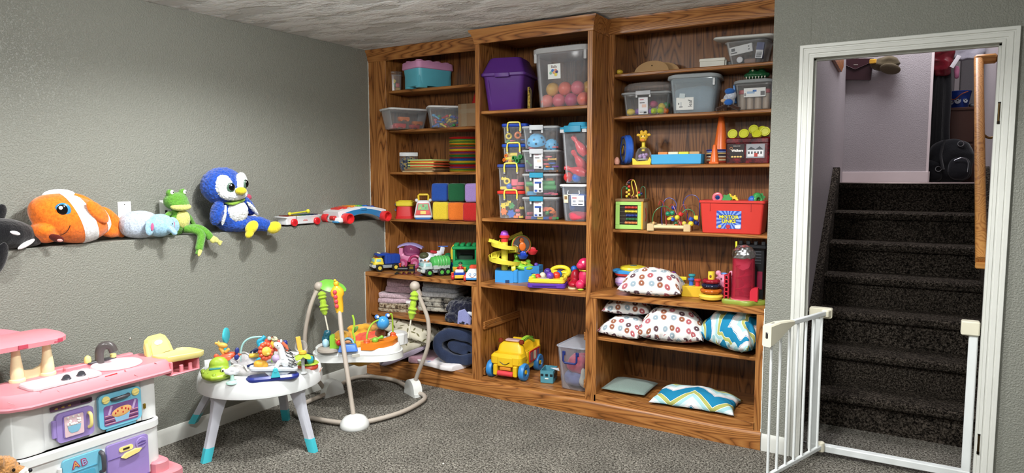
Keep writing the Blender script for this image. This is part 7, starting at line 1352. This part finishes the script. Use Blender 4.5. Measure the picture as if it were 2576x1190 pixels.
lb=part(t,'picture_label',B().at((-.012,-.0963,.078),(.043,0,0)).box(-.067,.067,-.001,.0,-.05,.05,.0003),burst(),'blue starburst label'); 
for tx,z in (('MOTOR',.093),('LINKS',.070)):
    o=text(tx,.026,pl('#f0e23c'),lb,(-.012,-.0985-.043*(z-.078),z),(PI/2+.043,0,0),bold=.0007,sx=1.12); o=text(tx,.026,pl('#1d2c66'),lb,(-.0125,-.0978-.043*(z-.078),z+.001),(PI/2+.043,0,0),'lettering_edge',bold=.0026,sx=1.12)
part(lb,'round_seal',B().at((-.06,-.0965,.040),(PI/2,0,0)).cyl(.009,.002,-.001,18),pl('#d9a84a')); part(lb,'round_seal',B().at((-.015,-.0965,.040),(PI/2,0,0)).cyl(.012,.002,-.001,18),pl('#b8303a')); part(lb,'white_box',B().box(.022,.052,-.0975,-.0955,.032,.050,.0003),pl('#e0e2e6'))
Mx=TR(L,(0,0,.05)); solo('toy_filling',soft((0,0,.085),(.152,.082,.080),.35,.004),pl('#3a3a48'),'layer of building pieces just under the rim of the red bin','toy piece',tuple(Mx@Vector((0,0,.005))),.05)
fill(L,.05,[('link:building piece','r',.030,-.10,-.04,.165,.3),('ring:building piece','k',.030,-.085,-.05,.17,.2),('gear:building piece','b',.024,-.10,.0,.172,.4),('brick:building piece','y',.028,-.02,.0,.185,.3,.3),('gear:building piece','g',.028,-.035,-.04,.165,.1),('arch:building piece','y',.024,.0,-.02,.18,.2),('link:building piece','y',.020,.01,-.06,.168,.4),('link:building piece','r',.020,.04,-.05,.168,.2),('link:building piece','b',.024,.06,-.02,.168,.9),('ball:building piece','b',.022,.10,-.03,.168),('ball:building piece','g',.026,.125,-.02,.178),('gear:building piece','g',.026,.135,.02,.175,.2),('link:building piece','g',.024,.115,-.06,.168,.5),('link:building piece','k',.018,.07,-.07,.168,.2),('ring:building piece','g',.026,.135,-.05,.165,.6)],'heaped in the red bin')
# ------------------------------------------------------------------ right bay, base top
t=thing('toy_drum','flat blue and red musical toy with a yellow top on the lavender case','toy',put(1597,.30,ZB+.0745),.1)
part(t,'lower_shell',B().loft([[(x,y,z) for x,y in rrect(w_,d_,.05,5)] for z,w_,d_ in ((0,.20,.14),(.006,.225,.16),(.018,.23,.165))]),pl('#c93a34',.35)); part(t,'upper_shell',B().loft([[(x,y,z) for x,y in rrect(w_,d_,.06,5)] for z,w_,d_ in ((.018,.235,.17),(.03,.235,.17),(.038,.21,.15))]),pl('#3a8fd0',.3)); part(t,'drum_top',B().at((-.01,0,.036)).lathe([(.078,0),(.082,.008),(.076,.02),(.05,.026),(.001,.027)],32),pl('#e0cb36',.35)); part(t,'center_badge',B().at((-.01,0,.062)).lathe([(.022,0),(.02,.003),(.001,.003)],20),pl('#5a6a5a')); part(t,'red_knob',B().ell((.085,-.04,.045),(.022,.02,.018),14,10),pl('#c9302f',.3)); part(t,'blue_lobe',B().ell((-.105,-.02,.028),(.03,.04,.016),16,8),pl('#3a8fd0',.3))
t=thing('toy_case','lavender ridged toy case under the blue drum toy','toy case',put(1592,.30,ZB),.1); part(t,'lower_half',B().loft([[(x,y,z) for x,y in rrect(w_,d_,.04,5)] for z,w_,d_ in ((0,.16,.12),(.02,.19,.15),(.034,.20,.155))]),pl('#b9a0cc',.4)); part(t,'upper_half',B().loft([[(x,y,z) for x,y in rrect(w_,d_,.04,5)] for z,w_,d_ in ((.036,.20,.155),(.055,.20,.155),(.072,.17,.13))]),pl('#c4acd4',.4)); part(t,'seam',B().rb((0,0),.202,.157,.033,.037,.04,.001,5),pl('#7a5aa8'))
DM=donutmat(19)
def pil(label,u,y,z,me,m,rz,rot=None,group=None,dz=0):
    o=link('pillow',me,m); o.location=(X(u,y,z),y,z+dz); o.rotation_euler=rot or (0,0,rz); return tag(o,label,'pillow',group)
pil('white pillow with donut print lying in front on the base top of the right bay',1642,.115,ZB,pillow('pillow',.36,.24,.155,.07,.008,3,40,.22,10,.004),DM,.12,dz=.036)
t=thing('toy_telephone','small toy with purple knob and yellow arm peeking over the donut pillow','toy',put(1694,.31,ZB),.1); part(t,'body',B().rb((0,0),.13,.08,0,.075,.02,.01,4),pl('#d8c43a',.35)); part(t,'knob',B().ell((.0,-.01,.095),(.02,.02,.024),14,10),pl('#5a2f9a',.3)); part(t,'red_button',B().ell((-.045,-.01,.08),(.02,.018,.012),12,8),pl('#b8302c',.3)); part(t,'yellow_arm',B().rb((.055,-.01),.05,.025,.07,.09,.006,.004),pl('#e3cf3a',.35)); part(t,'eye',B().ell((-.014,-.022,.105),(.006,.004,.006),8,6),pl('#e6e2e6'))
t=thing('peg_bench','yellow pounding bench with blue, teal and red pegs beside the ring stacker','toy bench',put(1745,.20,ZB),.18); part(t,'bench',B().rb((0,0),.13,.10,0,.062,.006,.004),pl('#d9b32f',.4))
for x,y,z,c,n_ in ((-.015,.0,.062,'#2f62b8','blue'),(-.012,.005,.085,'#2f8f96','teal'),(.022,-.02,.062,'#cf3a34','red')): part(t,'peg',B().at((x,y,z)).lathe([(.014,0),(.012,.01),(.012,.024),(.018,.028),(.02,.034),(.018,.040),(.001,.041)],18),pl(c,.35),n_+' peg')
t=thing('ring_stacker','ring stacking toy with yellow rocking base and red, blue and amber rings','toy',put(1788,.115,ZB),0)
part(t,'base',B().lathe([(.001,.004),(.035,.0),(.062,.012),(.066,.026),(.06,.034),(.03,.040),(.001,.042)],32),pl('#e6c64a',.35),'yellow rocking base'); part(t,'post',B().lathe([(.020,.04),(.018,.12),(.018,.155),(.017,.16),(.001,.161)],20),pl('#e3c23a',.35)); part(t,'badge',B().at((.0,-.018,.135),(PI/2,0,0)).ell((0,0,0),(.006,.009,.003)),pl('#7a4a2a'))
for z,R_,c,n_ in ((.054,.042,'#b8601c','amber'),(.082,.036,'#1c2238','dark navy'),(.107,.032,'#8f1f2c','dark red')):
    part(t,'ring',B().at((0,0,z)).loft([[((R_+.014*math.cos(k*PI/5)+(.003 if i%4<2 else 0))*math.cos(i*PI/20),(R_+.014*math.cos(k*PI/5)+(.003 if i%4<2 else 0))*math.sin(i*PI/20),.013*math.sin(k*PI/5)) for i in range(40)] for k in list(range(10))+[0]],caps=(False,False)),pl(c,.15),n_+' translucent ring')
t=thing('piggy_bank','pink plastic pig toy behind the ring stacker','toy pig',put(1822,.23,ZB),.25); part(t,'body',blob(B().ell((0,0,.075),(.062,.06,.062)).ell((0,-.04,.095),(.045,.04,.045)).ell((-.035,-.02,.142),(.016,.012,.016)).ell((.035,-.02,.142),(.016,.012,.016)).ell((-.035,-.03,.012),(.02,.02,.016)).ell((.035,-.03,.012),(.02,.02,.016)),.004,3),pl('#d88fa8',.35)); part(t,'snout',B().at((-.0,-.078,.09),(PI/2,0,0)).cyl(.02,.016,-.004,18,.004),pl('#d47f9c',.35)); part(t,'blue_slot',B().ell((-.005,-.0,.137),(.02,.014,.006),12,8),pl('#6a9ad8',.35))
for x in (-.02,.022): part(t,'eye',B().ell((x,-.077,.118),.004,8,6),pl('#1a1418'))
t=thing('silo_toy','tall clear red toy silo with silver tape dome on a green base','toy silo',put(1868,.115,ZB),.05)
RC=clear('#c2324a',.38)
def lobes(k_): return [((.095+.012*math.cos(5*a))*k_*math.cos(a)*1.12,(.075+.010*math.cos(5*a))*k_*math.sin(a)) for a in [2*PI*i/50 for i in range(50)]]
part(t,'base',B().loft([[(x,y,z) for x,y in lobes(k_)] for z,k_ in ((0,.97),(.006,1),(.018,1),(.024,.95))]),pl('#8a9a3c',.4),'olive green base'); part(t,'silo',B().at((0,0,.022)).lathe([(.061,0),(.060,.02),(.057,.225),(.052,.226),(.055,.02),(.055,.001)],34),RC); part(t,'bottom_band',B().at((0,0,.022)).lathe([(.063,0),(.063,.006),(.060,.007)],34),pl('#d86a7a',.35))
fl_=[]
for i in range(41): 
    a=i*.42; fl_.append([(r*math.cos(a),r*math.sin(a),.04+i*.0042+z) for r,z in ((.008,0),(.052,0),(.052,.003),(.008,.003))])
part(t,'spiral_ramp',B().loft(fl_),pl('#b02440',.35)); part(t,'inner_panel',B().at((0,-.02,.215)).prism([(-.045,.02),(-.03,-.02),(.0,-.035),(.03,-.02),(.045,.02)],-.002,.002,'y'),pl('#d8607a',.4))
part(t,'tape_dome',blob(B().at((0,0,.245)).lathe([(.001,0),(.059,.0),(.061,.02),(.056,.04),(.038,.062),(.001,.070)],24),.004,1,.006,55),metal('#b9b9bb',.28),'crinkled silver tape dome')
part(t,'side_door',B().at((.062,-.02,.022)).prism([(-.02,0),(-.02,.05),(-.012,.066),(.004,.072),(.02,.072),(.02,0)],-.025,.02,'y'),pl('#c2283a',.3),'red side door')
ff=B().box(-.075,-.068,-.03,.03,.022,.16,.001).box(-.095,-.088,-.03,.03,.022,.15,.001)
for i in range(6): ff.box(-.095,-.068,-.03,.03,.035+i*.022,.041+i*.022,.001)
part(t,'lattice_fence',ff,pl('#b8283a',.35))
t=thing('toy_castle','black plastic toy structure standing behind the red silo','toy',put(1893,.30,ZB),0); KP=pl('#191a1d',.35); part(t,'body',B().rb((0,0),.13,.10,0,.29,.006,.004),KP); part(t,'top_rail',B().rb((0,-.01),.15,.12,.285,.305,.006,.004),KP)
for x in (-.06,-.02,.02,.06): part(t,'merlon',B().rb((x,-.05),.02,.02,.305,.325,.003,.002),KP)
for i in range(5): part(t,'slot',B().box(-.05,.05,-.052,-.049,.20+.016*i,.208+.016*i,.001),pl('#3a3c40'))
part(t,'yellow_flag',B().rb((-.085,-.05),.010,.006,.26,.32,.002,.001),pl('#d8d83a')); part(t,'magenta_panel',B().rb((.045,-.054),.03,.006,.06,.16,.003,.002),pl('#8a2440'))
# ------------------------------------------------------------------ right base shelf: pillows
ZS=.48
pil('white donut print pillow, lower of the two stacked at the left of the base shelf',1580,.15,ZS,pillow('pillow',.27,.27,.125,.05,.009,5,36,.25,12,.005),DM,-.15,dz=.030)
pil('white donut print pillow with a silver zip, upper of the two stacked at the left',1585,.20,ZS,pillow('pillow',.29,.27,.10,.06,.010,8,36,.3,12,.004),DM,.1,(.06,-.03,.1),dz=.165)
o=solo('zip_pull',B().tube(spline([(-.03,-.02,0),(.0,-.01,.012),(.035,.01,.012)]),.006,8,flat=.4),metal('#b8b2a4',.3),'silver zip edge lying on the upper stacked donut pillow','zip',(X(1573,.10,.68)+.0,.105,.683),.5)
pil('white donut print pillow, large and bunched, in the middle of the base shelf',1692,.135,ZS,pillow('pillow',.36,.30,.205,.03,.010,11,40,.20,10,.014),DM,.2,(-.10,.0,.2),dz=.046)
pil('blue and green chevron print pillow with white flowers at the right of the base shelf',1850,.15,ZS,pillow('pillow',.33,.30,.20,.10,.026,14,44,.32,9,.022),chevmat(6,.6,4,.9),-.35,(.12,.10,-.35),dz=.082)
ZF0=.138
solo('cushion',pillow('cushion',.27,.27,.045,.02,.002,21,30,.45,8),cloth('#7d8f88',200,.3),'thin grey green square cushion on the bottom right shelf','cushion',(X(1585,.20,ZF0),.20,ZF0+.022),.02)
pil('blue, white and green chevron pillow lying on the bottom right shelf',1750,.135,ZF0,pillow('pillow',.47,.27,.085,.10,.007,25,44,.12,9,.003),chevmat(5.2,.55,4.3,0.0,.49),.05,dz=.016)
# ------------------------------------------------------------------ at the top of the stairs
yw=2.62
p=hit(2152,175,'y',yw-.035); t=thing('handbag','dark burgundy envelope handbag hanging on the hall wall','handbag',(p.x,yw-.035,p.z),0,None,(0,.09,0))
HB=paint('#2a1217',.45); part(t,'body',B().prism(rrect(.24,.165,.008,3),-.02,.022,'y'),HB); part(t,'flap',B().prism([(-.122,.084),(.122,.084),(.122,.062),(.012,.0),(-.006,.0),(-.122,.052)],-.027,-.019,'y'),paint('#32161c',.4)); part(t,'flap_edge',B().tube([(-.12,-.027,.05),(0,-.028,-.002),(.12,-.027,.06)],.002,6),paint('#331419',.4)); part(t,'nameplate',B().box(-.016,.016,-.029,-.026,.030,.038,.0005),metal('#d8d2c8')); part(t,'strap',B().tube([(-.12,0,.08),(-.118,.005,.16),(-.08,.02,.22),(-.055,.03,.30)],.004,8),HB)
t=thing('cap','olive baseball cap with a yellow front hanging next to the handbag','cap',(3.13,yw-.06,2.30),0)
part(t,'crown',blob(soft((0,0,0),(.10,.05,.055),.9,.012,18),.006,2),cloth('#4f4632')); part(t,'brim',B().at((.035,-.035,-.045),(.5,.25,.1)).ell((0,0,0),(.075,.012,.045),18,8),cloth('#5d5340')); part(t,'yellow_panel',B().at((-.085,-.03,.02),(0,0,-.3)).rb((0,0),.05,.03,-.015,.02,.008,.005),cloth('#c9982c'),'mustard front panel')
p=hit(2342,300,'y',2.95); t=thing('coat','long black coat hanging in the dark hall alcove','coat',(3.508,2.88,0),0)
S=[]
for z,w_,d_ in ((1.42,.055,.05),(1.6,.06,.055),(1.9,.065,.06),(2.15,.06,.055),(2.4,.055,.05),(2.55,.03,.03)):
    S.append([((w_+.010*math.sin(7*a+z*3))*math.cos(a)-.04*(z<1.5),(d_+.006*math.sin(9*a))*math.sin(a),z) for a in [2*PI*i/48 for i in range(48)]])
part(t,'coat_body',B().loft(S),cloth('#141416',140,.5)); part(t,'sleeve',B().tube(spline([(.03,-.02,2.4),(.055,-.03,2.1),(.055,-.035,1.8),(.07,-.035,1.62)]),[.026]*18+[.024],12),cloth('#17171a',140,.5))
t=thing('dresser','plain dark brown dresser in the dark hall alcove','dresser',(3.62,3.25,ZF),0); DB=paint('#4a2f26',.5); part(t,'carcass',B().rb((0,0),.33,.5,0,.575,.006,.004),DB); part(t,'top',B().rb((0,-.005),.34,.52,.575,.60,.006,.004),DB)
for i in range(2): part(t,'drawer',B().rb((0,-.252),.27,.012,.04+.28*i,.30+.28*i,.004,.003),DB)
zt_=ZF+.60
t=thing('bucket','blue plastic bucket with a soccer ball print and red handle on the dresser','bucket',(3.648,3.12,zt_),0); t.scale=(.72,.72,.78); part(t,'bucket',B().lathe([(.085,0),(.09,.004),(.118,.165),(.122,.168),(.122,.178),(.114,.178),(.088,.008)],32),pl('#1c3f9a',.3)); part(t,'handle',B().tube(spline([(-.115,-.03,.165),(-.06,-.112,.085),(.02,-.122,.14),(.08,-.10,.165)]),.005,8),pl('#b05a34',.35),'red orange handle')
def sball(x,z,r):
    a=x/.11; M=TR((.106*math.sin(a),-.106*math.cos(a),z),(-.18,0,a)); b=B(); b.M=M; o=part(t,'soccer_ball_print',b.at((.106*math.sin(a),-.106*math.cos(a),z),(PI/2-.18,0,a)).cyl(r,.003,-.001,20),pl('#c9d0dc'))
    for dx,dz in ((0,0),(-.6,.5),(.6,.5),(0,-.75),(.65,-.3),(-.65,-.3)): part(o,'ball_patch',B().at((.106*math.sin(a),-.106*math.cos(a),z),(PI/2-.18,0,a)).at((.1075*math.sin(a+dx*r/.106),-.1075*math.cos(a+dx*r/.106),z+dz*r*.95),(PI/2-.18,0,a)).cyl(r*.24,.0035,-.001,6),pl('#14161c'))
sball(-.015,.075,.032); sball(.065,.075,.026); sball(-.075,.06,.02)
solo('shoe',soft((0,0,.022),(.05,.028,.022),.8,.006,20),paint('#6a6a6c',.5),'small grey shoe beside the blue bucket on the dresser','shoe',(3.765,3.16,zt_),.4)
t=thing('backpack','black backpack with silver rings standing on the hall floor','backpack',(3.605,2.84,ZF),.1); BK_=cloth('#141519',160,.5)
part(t,'body',blob(soft((0,0,.17),(.15,.09,.17),.65,.012,12),.007,4),BK_); part(t,'side_pouch',blob(soft((-.12,-.03,.09),(.07,.06,.09),.7,.01,14),.006,3),BK_); part(t,'front_pocket',blob(soft((.05,-.075,.11),(.075,.035,.09),.7,.006,14,seed=3),.005,3),cloth('#1a1b20')); part(t,'zip',B().tube(spline([(.01,-.115,.17),(.06,-.118,.19),(.10,-.115,.16),(.10,-.115,.08)]),.003,6),metal('#9a9aa0'))
for x,z in ((.05,.30),(-.09,.105)): part(t,'ring',B().at((x,-.09,z),(PI/2,0,0)).torus(.02,.003,20,6),metal('#b8b8bc'))
part(t,'strap',B().tube(spline([(-.05,-.06,.33),(-.08,-.10,.22),(-.06,-.11,.10)]),.018,8,flat=.3),BK_); part(t,'buckle',B().rb((.14,-.03),.012,.02,.16,.20,.002,.001),pl('#c9c0a8'))
t=thing('jacket','shiny red jacket with a white tag hanging above the black coat','jacket',(3.51,2.84,2.34),0); part(t,'bunch',blob(soft((0,0,0),(.08,.05,.13),.9,.03,14),.006,2),paint('#6a1420',.2)); part(t,'tag',B().at((.09,-.055,-.03),(0,.5,0)).rb((0,0),.03,.003,-.05,.05,.002,.001),paint('#d8d4d8'))
t=thing('shirt','pale grey cloth hanging over a rail in the hall','shirt',(3.69,3.0,2.42),0); part(t,'cloth',blob(soft((0,0,0),(.12,.035,.075),.5,.02,16),.006,2),cloth('#b4b2bc')); solo('sock',soft((0,0,0),(.02,.015,.05),.8,.006),cloth('#b06a88'),'small pink sock hanging below the red jacket','sock',(3.615,2.9,2.24))
struct('trim_5',B().box(3.63,3.67,3.80,3.90,ZF,3.4,.004),WARMW)
solo('stair_wood_trim',B().prism([(2.02,2.19),(2.15,2.245),(2.14,2.36),(1.4,2.36),(1.5,2.215)],2.852,2.872,'x'),oak('y','#5a3018','#8a4f26','#a8703a'),'short brown wooden board end at the upper left of the stairwell','board')
bpy.data.scenes.remove(TMP)
